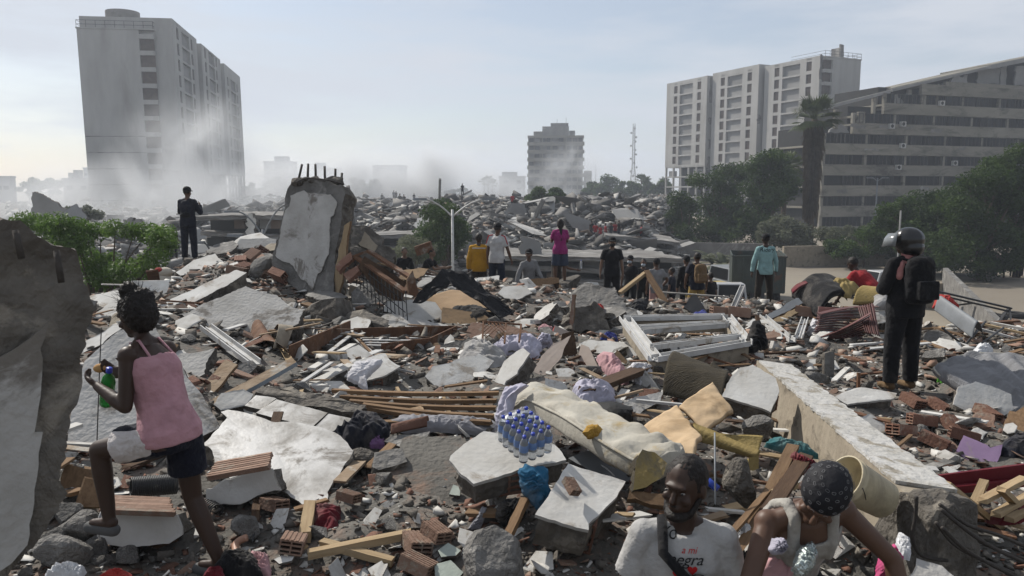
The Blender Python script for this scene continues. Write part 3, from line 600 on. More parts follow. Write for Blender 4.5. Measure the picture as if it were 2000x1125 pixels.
def plank(name, label, cat, a, b, w, h, mat, group=None, up=(0, 0, 1), parent=None, warp=0):
    p, q = [Vector(v) if isinstance(v, Vector) else P3(*v) for v in (a, b)]; L = (q-p).length; m = MB()
    # built along local Z so grain runs with the length
    SEED[0] += 1; r = random.Random(SEED[0]); k = 6; vs = []
    for i in range(k+1):
        z = L*i/k; e = warp*math.sin(math.pi*i/k)
        for sx, sy in ((-1, -1), (1, -1), (1, 1), (-1, 1)): vs.append((sx*w/2+r.uniform(-.002, .002), sy*h/2+e, z+(r.uniform(-.03, .03)*min(1, w*8) if i in (0, k) else 0)))
    fs = [(3, 2, 1, 0), tuple(k*4+j for j in range(4))]+[(i*4+j, i*4+(j+1) % 4, i*4+4+(j+1) % 4, i*4+4+j) for i in range(k) for j in range(4)]
    m.add(vs, fs); me = m.mesh(name, mat); t = (q-p).normalized(); u = Vector(up); x = u.cross(t)
    if x.length < 1e-3: x = Vector((1, 0, 0))
    x.normalize(); y = t.cross(x); o = link(name, me, parent); mat4 = Matrix((x, y, t)).transposed().to_4x4()
    o.matrix_local = Matrix.Translation(p-(wloc(parent) if parent is not None else Vector())) @ mat4
    if parent is None: tag(o, label, cat, group)
    return o
def channel(name, label, cat, a, b, w, mat='aluminium', group=None, parent=None):   # U-section with ribs
    p, q = [Vector(v) if isinstance(v, Vector) else P3(*v) for v in (a, b)]; m = MB(); t = (q-p).normalized(); x = t.cross(Vector((0, 0, 1))).normalized(); u = x.cross(t)
    m.bar(p, q, w, .012, u); m.bar(p+x*(w/2)+u*.025, q+x*(w/2)+u*.025, .012, .06, u); m.bar(p-x*(w/2)+u*.025, q-x*(w/2)+u*.025, .012, .06, u); m.bar(p+u*.016, q+u*.016, .012, .02, u)
    o = m.build(name, mat, parent)
    if parent is None: tag(o, label, cat, group)
    return o
def rod(name, label, cat, pts, r, mat='rebar', group=None, parent=None, n=7, sm=True):
    p = [Vector(v) if isinstance(v, Vector) else P3(*v) for v in pts]
    if len(p) > 2 and sm:                       # smooth the path
        out = []
        for i in range(len(p)-1):
            p0, p1, p2, p3 = p[max(i-1, 0)], p[i], p[i+1], p[min(i+2, len(p)-1)]
            for k in range(6):
                t = k/6; out.append(.5*((2*p1)+(p2-p0)*t+(2*p0-5*p1+4*p2-p3)*t*t+(-p0+3*p1-3*p2+p3)*t**3))
        p = out+[p[-1]]
    m = MB(); m.tube(p, r, n); o = m.build(name, mat, parent, smooth=True)
    if parent is None: tag(o, label, cat, group)
    return o
def hull(seed, k=13, flat=(1, 1, 1), name='chunk', mats=('concrete',), cut=.55):
    r = random.Random(seed); bm = bmesh.new()
    for _ in range(k):
        v = Vector((r.gauss(0, 1), r.gauss(0, 1), r.gauss(0, 1))).normalized(); v = Vector((max(-cut, min(cut, v.x)), max(-cut, min(cut, v.y)), max(-cut, min(cut, v.z))))
        bm.verts.new((v.x*flat[0]+r.uniform(-.05, .05), v.y*flat[1]+r.uniform(-.05, .05), v.z*flat[2]+r.uniform(-.03, .03)*flat[2]))
    bmesh.ops.convex_hull(bm, input=bm.verts); bmesh.ops.delete(bm, geom=[v for v in bm.verts if not v.link_faces], context='VERTS')
    me = bpy.data.meshes.new(name); bm.to_mesh(me); bm.free(); mats_to(me, list(mats)); return me
def rough_rock(seed, name, mat, flat=(1, 1, .8), sub=3, amp=.22):      # lumpy broken concrete
    bm = bmesh.new(); bmesh.ops.create_icosphere(bm, subdivisions=sub, radius=.5); r = random.Random(seed)
    pl = [(Vector((r.gauss(0, 1), r.gauss(0, 1), r.gauss(0, 1))).normalized(), r.uniform(.26, .42)) for _ in range(9)]
    for v in bm.verts:
        for n, d in pl:
            e = v.co.dot(n)-d
            if e > 0: v.co -= n*e*.96
        v.co *= 1+amp*.35*mnoise.noise(v.co*5+Vector((seed, 0, 0)))+amp*.22*mnoise.noise(v.co*13+Vector((0, seed, 0)))
        v.co = Vector((v.co.x*flat[0], v.co.y*flat[1], v.co.z*flat[2]))
    me = bpy.data.meshes.new(name); bm.to_mesh(me); bm.free(); mats_to(me, mat); return me
def rock(name, label, px, py, size, mat='rough_concrete', flat=(1, 1, .8), dd=None, d=None, group=None, cat='concrete lump', rot=None):
    SEED[0] += 1; r = random.Random(SEED[0]); o = link(name, rough_rock(SEED[0], name, mat, flat)); p = at(px, py, d) if d else P3(px, py, size*.2 if dd is None else dd)
    o.location = p; o.scale = (size, size, size); o.rotation_euler = rot or (r.uniform(-.4, .4), r.uniform(-.4, .4), r.uniform(0, 6)); return tag(o, label, cat, group)
def put(name, me, p, rot, sc=1, label=None, cat=None, group=None):
    o = link(name, me, None, p); o.rotation_euler = rot; o.scale = (sc, sc, sc) if not isinstance(sc, tuple) else sc; return tag(o, label, cat, group)
# ------------------------------------------------------------------ cloth and plastic colours
for k, c in dict(cl_navy=(.018, .02, .032), cl_black=(.012, .012, .014), cl_white=(.68, .67, .70), cl_lilac=(.55, .53, .66), cl_grey=(.42, .41, .40), cl_pink=(.55, .27, .27), cl_red=(.5, .03, .02), cl_maroon=(.17, .01, .02), cl_blue=(.01, .13, .26), cl_royal=(.03, .05, .3),
                 cl_magenta=(.45, .06, .2), cl_teal=(.02, .16, .18), cl_stripe=(.3, .3, .33), cl_green=(.16, .6, .05), cl_rose=(.62, .33, .35), cl_hot=(.65, .04, .22), cl_purple=(.26, .12, .3)).items(): cloth_mat(k, tuple(.85*v+.15*sum(c)/3 for v in c), c3=tuple(.5*v+.5*w for v, w in zip(c, (.2, .18, .155))), s3=3, lo3=.48, hi3=.7)
M('mattress', (.50, .475, .41), (.40, .37, .31), scale=3, bump=.3, c3=(.36, .27, .13), s3=2.4, lo3=.56, hi3=.68, rnd=0)
M('mattress_grey', (.3, .3, .31), (.2, .2, .205), bump=.4, stretch=(1, 6, 1), rnd=0)
M('foam', (.58, .43, .27), (.50, .36, .22), scale=3, bump=.2, c3=(.36, .25, .14), s3=3.0, lo3=.5, hi3=.66, rnd=0)
M('foam_yellow', (.33, .25, .10), (.26, .195, .08), bump=.6, bscale=40, c3=(.2, .165, .1), s3=3, rnd=0)
M('foam_mustard', (.5, .3, .06), (.4, .23, .05), bump=.1, rnd=0)
M('hardboard', (.075, .062, .042), (.05, .042, .03), bump=.4, stretch=(1, 8, 1), rnd=0)
M('cardboard', (.36, .25, .15), (.28, .19, .11), bump=.2, c3=(.24, .17, .11), s3=2, rnd=.1)
M('card_pale', (.47, .40, .35), (.40, .33, .28), bump=.1, rnd=.05)
M('tarp', (.014, .014, .016), (.022, .022, .024), rough=.65, spec=.18, bump=.5, bscale=9, rnd=0)
M('poly_bag', (.75, .76, .78), (.6, .61, .63), rough=.3, spec=.5, bump=.6, bscale=30, rnd=0)
M('bucket', (.66, .58, .40), (.55, .47, .31), rough=.5, spec=.35, bump=.1, c3=(.33, .28, .2), s3=2.5, lo3=.48, hi3=.66, rnd=0)
M('purple_plastic', (.3, .2, .33), (.24, .16, .27), rough=.5, spec=.35, bump=.1, c3=(.26, .22, .22), s3=3, rnd=0)
M('maroon_panel', (.16, .012, .02), (.1, .01, .015), rough=.5, bump=.1, rnd=0)
M('door_blue', (.38, .44, .50), (.30, .34, .38), bump=.1, c3=(.3, .2, .12), s3=2, rnd=0)
M('board_stained', (.36, .28, .20), (.24, .165, .10), scale=4, bump=.4, c3=(.42, .40, .36), s3=1.6, rnd=.1)
M('burgundy_metal', (.13, .05, .045), (.09, .035, .03), rough=.55, spec=.35, bump=.1, c3=(.16, .12, .1), s3=2, rnd=.15)
M('mirror_shard', (.45, .58, .72), (.4, .52, .66), rough=.15, spec=.8, bump=0, rnd=0)
M('red_plastic', (.6, .04, .02), (.5, .03, .02), rough=.35, spec=.5, bump=0, rnd=0)
M('blue_plastic', (.02, .06, .42), (.02, .05, .3), rough=.35, spec=.5, bump=0, rnd=0)
M('rubber', (.015, .015, .015), (.03, .03, .03), rough=.8, bump=.1, rnd=0)
M('doll_skin', (.52, .31, .22), (.45, .26, .18), rough=.5, bump=.05, rnd=0)
M('shiny_floor', (.6, .59, .57), (.3, .285, .26), scale=2.2, rough=.5, spec=.45, bump=.12, bscale=30, lo=.44, hi=.6, c3=(.17, .15, .125), s3=3, lo3=.52, hi3=.62, rnd=0)
# ------------------------------------------------------------------ left: broken column, slabs
BC = slab('broken_column', 'huge broken concrete column end with rebar stubs filling the left edge', 'column', [(-120, 395), (5, 428), (60, 452), (100, 478), (150, 490), (160, 530), (173, 572), (170, 640), (156, 700), (150, 790), (130, 870), (112, 940), (98, 1020), (75, 1060), (45, 1095), (-120, 1180)],
     n=(.66, -.74, .1), th=.5, top='rough_concrete', d=2.75, jag=.028, rough=.03, rag=.03, step=.02, coat=[(-118, 730), (0, 695), (55, 660), (96, 624), (80, 700), (76, 770), (64, 842), (80, 842), (72, 905), (60, 1000), (50, 1060), (20, 1095), (-118, 1170)], coatmat='plaster_grey')
for a in ([(16, 395), (30, 450), (42, 505)], [(98, 430), (110, 490), (120, 552)]):
    rod('rebar_stub', None, None, [at(x, y, 2.62) for x, y in a[1:]], .011, parent=BC)
slab('wall_slab', 'large smooth grey wall slab propped up behind the woman in pink', 'slab', [(126, 905), (140, 800), (165, 705), (232, 645), (300, 635), (345, 700), (405, 790), (430, 835), (335, 885), (292, 928), (200, 915)], n=(.12, -.62, .75), th=.14, top='plaster_grey', dd=.8, jag=.015)
rod('wire', 'thin wire hanging in front of the grey wall slab', 'wire', [at(198, 640, 5.6), at(193, 760, 5.5), at(186, 960, 5.3)], .004, n=5)
slab('wall_slab', 'white slab edge jutting out at the far left beside the broken column', 'slab', [(165, 625), (172, 578), (225, 568), (258, 560), (240, 598), (205, 640), (172, 665)], n=(-.1, -.45, .88), th=.2, dd=.2)
slab('wall_slab', 'narrow pale slab strip left of the woman hair', 'slab', [(160, 690), (168, 665), (228, 632), (240, 640), (200, 672)], n=(0, -.4, .9), th=.1, dd=.25)
slab('roof_slab', 'long white slab sloping down to the left below the plush toy', 'slab', [(298, 602), (332, 585), (462, 527), (482, 532), (432, 562), (335, 618), (306, 630)], n=(.05, -.42, .9), th=.26, dd=.9)
slab('wall_slab', 'pale slab lying flat above the woman head', 'slab', [(178, 618), (215, 590), (262, 572), (300, 588), (262, 612), (205, 642)], n=(-.05, -.45, .88), th=.18, dd=.35, jag=.03)
slab('wall_slab', 'broad pale slab between the two aluminium profiles and the rusty frame', 'slab', [(575, 605), (640, 592), (690, 612), (660, 640), (600, 640)], n=(.1, -.5, .85), th=.2, top='plaster_grey', dd=.45, jag=.03)
slab('wall_slab', 'pale slab corner showing behind the long stained board', 'slab', [(300, 735), (352, 690), (420, 680), (400, 730), (340, 770)], n=(.05, -.5, .85), th=.16, top='plaster_grey', dd=.3, jag=.03)
slab('concrete_beam', 'dark rough beam under the long white sloping slab', 'beam', [(318, 642), (470, 566), (505, 572), (360, 660)], n=(0, -.5, .86), th=.3, top='rough_concrete', dd=.2)
slab('roof_slab', 'broad tan-white slab with ragged right edge left of centre', 'slab', [(349, 614), (480, 559), (530, 575), (591, 607), (583, 632), (545, 650), (520, 668), (478, 678), (404, 652)], n=(.08, -.5, .86), th=.3, top='plaster_grey', dd=1.0, jag=.04)
slab('wall_slab', 'thick white slab the man in navy stands behind', 'slab', [(343, 532), (378, 508), (420, 495), (438, 513), (432, 526), (398, 536), (352, 538)], n=(.05, -.4, .9), th=.32, dd=.6)
slab('floor_plate', 'flat grey plate leaning left of the tall standing slab', 'slab', [(437, 505), (470, 466), (540, 467), (530, 500), (500, 522), (450, 522)], n=(-.05, -.72, .7), th=.12, top='plaster_grey', d=17.5)
slab('terracotta_plate', 'thin pink terracotta plate in front of the thick white slab', 'plate', [(350, 548), (372, 528), (418, 535), (398, 548)], n=(0, -.5, .85), th=.06, top='brick_dusty', side='brick', dd=.4)
for k, (px, py, rz, ry) in enumerate([(470, 508, .3, .2), (492, 497, -.3, .5), (508, 490, .2, -.5), (512, 508, .8, .3), (476, 522, -.2, .1), (524, 524, .5, .9), (540, 536, 1.2, .3), (462, 528, 1.5, .2)]):
    put('hollow_brick', BRICKD if k % 2 else BRICK, P3(px, py+8, .35), (ry, .3*k % 1, rz), 1.15, 'loose hollow clay brick by the foot of the tall standing slab, %s' % ['front left one', 'second left, upper', 'topmost', 'right of the topmost', 'lowest in the middle', 'at the right end', 'farthest right, lower', 'farthest left, lower'][k], 'brick', 'bricks by the standing slab')
# tall standing slab
SP = slab('standing_slab', 'tall slab standing upright with rebar sticking out of its top', 'slab', [(531, 518), (545, 450), (562, 368), (574, 350), (600, 347), (640, 353), (664, 361), (675, 378), (664, 450), (655, 520), (646, 588), (600, 578), (560, 548)], n=(-.32, -.92, .22), th=.42, top='concrete', d=13.6, jag=.03, rough=.02, rag=.03,
     coat=[(540, 500), (552, 440), (569, 383), (600, 376), (650, 384), (660, 396), (647, 424), (646, 470), (640, 502), (622, 535), (612, 568), (590, 546), (575, 520), (558, 512)], coatmat='plaster_grey', coat_th=.02)
for x0, y0, x1, y1 in ((583, 352, 590, 321), (601, 352, 602, 320), (617, 352, 616, 321), (635, 354, 634, 325), (666, 364, 668, 338), (655, 358, 655, 330)):
    rod('rebar', None, None, [at(x0, y0, 13.8), at(x1, y1, 13.85)], .022, parent=SP)
rod('rebar', None, None, [at(578, 356, 13.5), at(600, 348, 13.6), (at(640, 352, 13.5)), at(672, 360, 13.7)], .014, parent=SP)
rod('rebar', None, None, [at(672, 380, 13.8), at(681, 381, 13.8)], .02, parent=SP)
for k in range(6): 
    o = link('crumbled_top', rough_rock(k+5, 'crumbled_top', 'rough_concrete'), SP, at(584+k*15, 354+2*(k % 2), 13.85)-SP.location); o.scale = (.34, .34, .26)
slab('torn_board', 'narrow timber-edged board leaning on the right of the standing slab', 'panel', [(648, 590), (655, 520), (672, 440), (684, 432), (676, 500), (660, 585)], n=(-.5, -.85, .1), th=.05, top='wood_pale', side='wood', d=13.3)
slab('concrete_heap_block', 'dark rough concrete block behind the standing slab on its right', 'concrete block', [(668, 470), (690, 440), (730, 452), (775, 500), (760, 520), (690, 500)], n=(.2, -.7, .6), th=.6, top='rough_concrete', d=15.5, rough=.06, jag=.06)
rock('concrete_block', 'rounded dark concrete lump below the standing slab', 652, 622, 1.1, 'rough_concrete', (1.3, .8, .7), dd=.5)
rock('concrete_block', 'grey concrete lump at the left foot of the standing slab', 527, 528, .8, 'concrete', dd=.3)
rock('concrete_block', 'dark concrete rubble lump right of the rounded one', 720, 640, .9, 'rough_concrete', (1.6, .8, .6), dd=.4)
# ------------------------------------------------------------------ centre left
channel('window_profile', 'grey aluminium profile sloping across the slab edge, lower one', 'profile', (402, 642, .35), (497, 713, .3), .13)
channel('window_profile', 'grey aluminium profile sloping across the slab edge, upper one', 'profile', (513, 602, .4), (593, 668, .3), .13)
channel('window_profile', 'short white profile upright beside the dark lump', 'profile', (628, 622, .2), (618, 658, .2), .09)
slab('mirror_shard', 'pale blue mirror shard lying on the tan-white slab', 'shard', [(436, 622), (442, 613), (474, 622), (470, 627)], n=(.08, -.5, .86), th=.012, top='mirror_shard', side='mirror_shard', dd=.85, jag=.0)
sheet('rusty_sheet', 'curled rusty metal sheet rising from the debris', 'metal sheet', [(474, 621, .7), (524, 652, .7), (568, 690, .4), (500, 668, .2)], 'rust', .006, bulge=.1, nz=.05)
sheet('rusty_sheet', 'rolled rust-brown duct piece beside the curled sheet', 'metal sheet', [(530, 650, .5), (562, 655, .3), (560, 678, .3), (533, 680, .5)], 'plaster_tan', .006, bulge=.2, axis='v')
slab('painted_board', 'long stained board with pale blue edge slanting up to the right', 'board', [(388, 793), (410, 803), (579, 707), (570, 698)], n=(-.12, -.45, .88), th=.045, top='board_stained', side='door_blue', dd=.45, jag=.003, rag=.0)
slab('painted_board', 'shorter stained board lying behind the long one', 'board', [(372, 780), (405, 782), (464, 712), (440, 702)], n=(-.1, -.4, .9), th=.03, top='board_stained', side='wood', dd=.25, jag=.006, rag=0)
sheet('timber_strip', 'bent pale timber strip sticking up from the long stained board', 'timber', [(528, 645, .7), (534, 643, .7), (573, 702, .3), (560, 706, .3)], 'wood_pale', .01, bulge=-.05)
WF = empty('rusty_window_frame', P3(730, 690, 0), 'rusty steel window frame lying flat with white louvre strips inside', 'window frame')
for a, b, w_, h_ in (((566, 697, .15), (684, 644, .3), .02, .26), ((690, 652, .3), (892, 646, .3), .02, .16), ((892, 646, .3), (838, 672, .3), .02, .16), ((838, 674, .3), (745, 686, .3), .02, .2)):
    plank('frame_side', None, None, a, b, w_, h_, 'rust', parent=WF)
for a, b in (((704, 660, .3), (832, 660, .3)), ((708, 664, .3), (828, 665, .3)), ((712, 669, .28), (822, 671, .28)), ((716, 674, .28), (790, 676, .28)), ((690, 658, .35), (726, 688, .3)), ((684, 655, .4), (640, 690, .3)), ((630, 672, .3), (680, 648, .45))):
    plank('louvre', None, None, a, b, .055, .012, 'aluminium', parent=WF)
for k, (a, b, w_, m_, lab) in enumerate([((602, 752, .3), (690, 710, .4), .11, 'plaster', 'white lath pointing up to the right above the bed slats'), ((608, 720, .3), (690, 672, .45), .09, 'plaster', 'thin white lath between the rusty frame and the bricks'), ((640, 726, .3), (742, 684, .5), .1, 'aluminium', 'white trim strip under the brick chunk'), ((688, 650, .5), (726, 690, .4), .035, 'wood', 'dark stick leaning on the rusty frame'), ((620, 640, .3), (700, 612, .3), .03, 'rebar', 'thin bar across the dark lump')]):
    plank('timber_lath', lab, 'lath', a, b, w_, .02, m_)
slab('cinder_wall', 'grey hollow-block wall piece right of the rusty frame', 'wall chunk', [(838, 688), (850, 674), (930, 658), (940, 672), (925, 690), (850, 704)], n=(-.1, -.75, .65), th=.25, top='concrete', dd=.25)
wall_chunk('brick_chunk', 'brick chunk with white paper on top at centre left', [(672, 735), (690, 705), (752, 690), (782, 715), (748, 735), (700, 748)], n=(.05, -.45, .88), th=.22, dd=.4, rot=.3)
cloth('paper_sheet', 'crumpled white sheet over the centre-left brick chunk', 'sheet', [(682, 720), (700, 703), (748, 700), (742, 712), (715, 738), (720, 765), (700, 750), (676, 738)], 'cl_white', .05, dd=.62, n=(.05, -.5, .8))
wall_chunk('brick_chunk', 'long low brick chunk with holes showing under the blankets', [(830, 735), (845, 715), (935, 690), (965, 705), (940, 735), (855, 760)], n=(.1, -.6, .8), th=.2, dd=.35, rot=1.2)
# bed slats
BB = empty('slatted_bed', P3(800, 800, 0), 'brown slatted wooden bed base collapsed flat left of the mattress', 'bed base')
for k, (a, b) in enumerate([((648, 763, .3), (972, 768, .35)), ((664, 775, .3), (970, 783, .33)), ((682, 784, .3), (968, 797, .33)), ((708, 791, .28), (964, 813, .3)), ((718, 797, .25), (960, 826, .25))]):
    plank('slat', None, None, a, b, .055, .035, 'wood', parent=BB, warp=-.02)
for k, (a, b) in enumerate([((775, 758, .2), (800, 800, .2)), ((862, 764, .2), (880, 815, .2)), ((700, 772, .2), (735, 802, .2))]):
    plank('batten', None, None, a, b, .03, .03, 'wood_pale', parent=BB)
# foreground floor slabs
slab('floor_slab', 'big shiny grey floor slab in the left foreground', 'slab', [(395, 870), (445, 800), (480, 806), (660, 848), (690, 880), (655, 935), (640, 975), (590, 985), (540, 960), (440, 930)], n=(.02, -.28, .96), th=.12, top='shiny_floor', dd=.34, jag=.03)
for k, (poly, lab) in enumerate([([(478, 792), (500, 772), (540, 778), (510, 800)], 'leftmost'), ([(500, 806), (540, 780), (640, 806), (610, 834)], 'middle'), ([(614, 835), (642, 808), (692, 818), (664, 848)], 'rightmost')]):
    slab('floor_tile', '%s of three pale floor strips behind the shiny slab' % lab, 'floor tile', poly, n=(.03, -.3, .95), th=.05, top='shiny_floor', dd=.4, jag=.006, rag=.01)
slab('earth_crust', 'crumbly strip of mortar and tile behind the pale floor strips', 'rubble', [(500, 768), (520, 752), (650, 775), (715, 790), (700, 808), (600, 792)], n=(.02, -.3, .95), th=.12, top='rough_concrete', dd=.3, rough=.05, jag=.03)
WH = wall_chunk('wall_chunk', 'plastered hollow-brick wall piece right of the woman hip', [(402, 955), (405, 985), (470, 985), (548, 958), (530, 915), (440, 935)], n=(-.15, -.93, .3), th=.2, dd=.35, rot=0, brick='brick_dusty', top='plaster')
for k in range(7):
    plank('brick_rib', None, None, at(404+k*3, 934-k*4.5, hit(470, 990)-.3+k*.035), at(526+k*.8, 912-k*4, hit(470, 990)-.3+k*.035), .028, .03, 'brick_dusty', parent=WH)
WC = wall_chunk('wall_chunk', 'plastered hollow-brick wall piece the woman climbs over', [(188, 1058), (196, 1000), (345, 1005), (356, 1045), (330, 1062), (240, 1068)], n=(.05, -.95, .28), th=.24, dd=.3, rot=0, brick='brick_dusty')
for k in range(7):
    plank('brick_rib', None, None, at(196+k*4, 998-k*4.2, hit(270, 1065)-.25+k*.035), at(342-k*2, 1003-k*4.2, hit(270, 1065)-.25+k*.035), .028, .03, 'brick_dusty', parent=WC)
slab('wooden_board', 'brown wooden panel beside the broken column', 'panel', [(118, 935), (128, 905), (210, 925), (212, 985), (170, 990), (122, 975)], n=(.1, -.8, .55), th=.03, top='wood', side='wood', d=4.9, jag=.005)
slab('wooden_board', 'smaller brown panel leaning over the first one', 'panel', [(145, 990), (165, 930), (212, 940), (212, 990)], n=(.15, -.7, .65), th=.03, top='wood', side='wood_pale', d=4.75, jag=.003)
def spring(label, a, b, r, turns, wr=.005):
    A, B = P3(*a), P3(*b); t = (B-A).normalized(); x = t.orthogonal().normalized(); y = t.cross(x)
    pts = [A+(B-A)*(i/(turns*9))+(x*math.cos(i*2*math.pi/9)+y*math.sin(i*2*math.pi/9))*r for i in range(turns*9+1)]
    m = MB(); m.tube(pts, wr, 5); tag(m.build('coil_spring', 'steel_dark', smooth=True), label, 'spring')
spring('long coil spring behind the climbing woman knee', (255, 952, .35), (345, 945, .35), .06, 26)
spring('short coil spring under the plastered wall piece by the hip', (402, 985, .1), (424, 1000, .1), .045, 7)
# clothes and blocks in the left foreground
cloth('clothes_heap', 'dark navy clothes heap at the end of the bed slats', 'clothes', [(638, 858), (672, 840), (700, 805), (735, 808), (765, 835), (748, 858), (700, 868), (672, 878)], 'cl_navy', .16, fs=8, dd=.5)
cloth('striped_cloth', 'blue and grey striped cloth stretched in front of the bed slats', 'cloth', [(752, 825), (765, 810), (830, 812), (960, 818), (985, 832), (960, 848), (850, 838), (790, 842)], 'cl_stripe', .07, fs=9, dd=.25)
cloth('pink_cloth', 'small mauve cloth tucked under the navy heap', 'cloth', [(715, 862), (728, 845), (752, 850), (750, 870), (725, 872)], 'cl_purple', .05, fs=12, dd=.45)
slab('concrete_block', 'wedge of concrete under a curved tile right of the navy heap', 'concrete block', [(750, 862), (765, 850), (810, 848), (840, 842), (832, 858), (795, 876)], n=(.05, -.3, .95), th=.1, top='concrete', dd=.5, jag=.012)
sheet('curved_tile', 'curved clay tile lying on the concrete wedge', 'tile', [(763, 845, .62), (834, 830, .62), (838, 818, .62), (768, 835, .62)], 'brick', .015, bulge=.05, axis='v')
slab('concrete_block', 'square concrete block left of the water bottles', 'concrete block', [(727, 912), (731, 884), (786, 876), (795, 902), (770, 910), (740, 918)], n=(.0, -.45, .9), th=.16, top='concrete', dd=.45, jag=.01)
rock('mortar_lump', 'crumbling mortar lump beside the square concrete block', 705, 905, .28, 'rough_concrete', dd=.1)
slab('dirt_floor', 'dusty bare floor patch left of the bottle slab', 'floor', [(740, 900), (800, 850), (900, 850), (930, 900), (920, 980), (860, 1020), (780, 1010), (745, 960)], n=(0, -.22, .97), th=.1, top='dust', dd=.2, jag=.03, rough=.012)
cloth('red_garment', 'crumpled dark red garment on brick rubble', 'garment', [(606, 1000), (615, 985), (655, 985), (668, 990), (662, 1020), (670, 1050), (640, 1055), (628, 1035), (608, 1040)], 'cl_maroon', .08, fs=11)
plank('timber', 'pale timber lying diagonally in front of the red garment', 'timber', (602, 1083, .15), (804, 1042, .18), .05, .045, 'wood_pale')
plank('timber', 'second pale timber crossing under the diagonal one', 'timber', (628, 1060, .12), (768, 1098, .1), .05, .04, 'wood_pale')
plank('timber', 'weathered timber post standing left of the red garment', 'timber', (595, 1050, .1), (606, 985, .18), .07, .06, 'wood_pale')
plank('timber', 'thin split lath by the small white plate', 'timber', (574, 1085, .1), (600, 1065, .12), .02, .012, 'wood_pale')
slab('ceramic_shard', 'white ceramic shard lying beside the split lath', 'shard', [(535, 1092), (550, 1085), (575, 1086), (570, 1095), (545, 1101)], n=(0, -.4, .9), th=.015, dd=.14)
for k, (poly, lab) in enumerate([([(855, 1075), (875, 1060), (900, 1075), (890, 1085), (862, 1088)], 'upper'), ([(903, 1080), (922, 1072), (927, 1082), (915, 1090)], 'small right'), ([(848, 1102), (880, 1094), (905, 1118), (890, 1135), (850, 1128)], 'large lower'), ([(877, 965), (885, 946), (900, 952), (898, 968)], 'lone left')]):
    slab('plaster_shard', '%s pale green plaster shard left of the grey boulder' % lab, 'shard', poly, n=(0, -.4, .9), th=.02, top='plaster_green', dd=.12, jag=.008)
for k, (px, py, rz, sc, lab) in enumerate([(570, 1065, .1, 1.3, 'pink ribbed tile block below the diagonal timber, left'), (812, 1065, .4, 1.3, 'pink ribbed tile block right of the diagonal timber'), (850, 1040, .7, 1.1, 'ribbed tile block near the bare floor edge'), (812, 1105, 1.2, 1.2, 'tile block nearest the bottom edge left of the boulder'), (535, 985, .9, 1.1, 'ribbed terracotta slice right of the wall piece'), (680, 968, 1.1, .9, 'tile piece lying on the shiny slab corner')]):
    put('ribbed_tile', BRICKD, P3(px, py+10, .12), (.15*k % .5-.2, .2, rz), sc*.5, lab, 'tile')
# bottom left items
cloth('plastic_bag', 'clear crumpled plastic bag at the bottom left', 'plastic bag', [(85, 1130), (100, 1112), (140, 1104), (168, 1108), (160, 1130)], 'poly_bag', .07, fs=14, dd=.2)
cloth('red_bag', 'orange-red bag just showing at the bottom edge', 'bag', [(190, 1130), (205, 1116), (235, 1112), (258, 1122), (262, 1135)], 'cl_red', .06, fs=5, dd=.22, sharp=.4)
cloth('black_bag', 'black bag with red side beside the woman foot', 'bag', [(412, 1118), (430, 1090), (470, 1076), (505, 1090), (515, 1128), (470, 1140), (420, 1135)], 'cl_black', .14, fs=4, dd=.2, sharp=.5)
cloth('red_pouch', 'dark red pouch at the foot of the climbing woman', 'pouch', [(395, 1130), (405, 1112), (435, 1108), (440, 1130)], 'cl_maroon', .06, fs=4, dd=.3, sharp=.4)
cloth('patterned_cloth', 'red and white patterned cloth behind the black bag', 'cloth', [(480, 1095), (490, 1078), (525, 1085), (530, 1125), (505, 1125)], 'cl_rose', .06, fs=14, dd=.15)
rod('doll_leg', 'pink plastic doll leg among the tiles', 'doll', [(462, 1080, .1), (460, 1066, .12), (468, 1056, .14), (482, 1050, .14)], .022, 'doll_skin', n=10)
rod('cable', 'thin white cable looping beside the climbed wall piece', 'cable', [(196, 1055, .3), (190, 1030, .4), (198, 1000, .5), (210, 985, .5)], .006, 'aluminium', n=5)
rod('cable', 'grey ring of cable by the terracotta pieces', 'cable', [(470, 1055, .1), (468, 1030, .15), (485, 1012, .15), (498, 1030, .12), (492, 1060, .1)], .006, 'steel_dark', n=5)
for k, (px, py, s_, lab) in enumerate([(130, 1000, .22, 'upright concrete lump by the broken column'), (160, 1030, .26, 'concrete lump with pebbles left of the woman sandal'), (122, 1080, .3, 'large pebbly concrete lump at the bottom left'), (100, 1050, .16, 'small lump against the broken column foot'), (190, 1075, .2, 'lump under the woman sandal'), (250, 1085, .16, 'small grey lump behind the sandal'), (480, 1030, .2, 'rounded lump by the doll leg'), (750, 935, .14, 'lump at the edge of the bare floor')]): rock('concrete_lump', lab, px, py, s_, 'concrete', dd=.12)
# ------------------------------------------------------------------ water bottle slabs
wall_chunk('bottle_slab', 'cracked white wall chunk carrying the water bottles', [(880, 890), (905, 868), (945, 842), (985, 845), (1040, 850), (1085, 870), (1106, 898), (1075, 905), (1010, 918), (960, 935), (925, 945), (895, 920)], n=(.03, -.32, .94), th=.2, d=4.75, rot=.2)
wall_chunk('wall_chunk', 'white wall chunk tilted beside the bottle slab', [(1045, 1005), (1075, 960), (1110, 905), (1150, 918), (1222, 940), (1205, 970), (1175, 1000), (1150, 1035), (1125, 1030)], n=(.12, -.38, .9), th=.26, d=4.25, rot=-.2)
cloth('blue_towel', 'bright blue towel hanging over the bottle slab edge', 'towel', [(1012, 915), (1030, 907), (1068, 912), (1072, 945), (1080, 975), (1065, 1003), (1042, 990), (1025, 970), (1014, 940)], 'cl_blue', .06, n=(.1, -.9, .3), fs=9, d=4.35)
plank('timber', 'weathered stick leaning under the blue towel', 'stick', at(985, 1062, 4.1), at(1026, 975, 4.35), .045, .04, 'wood')
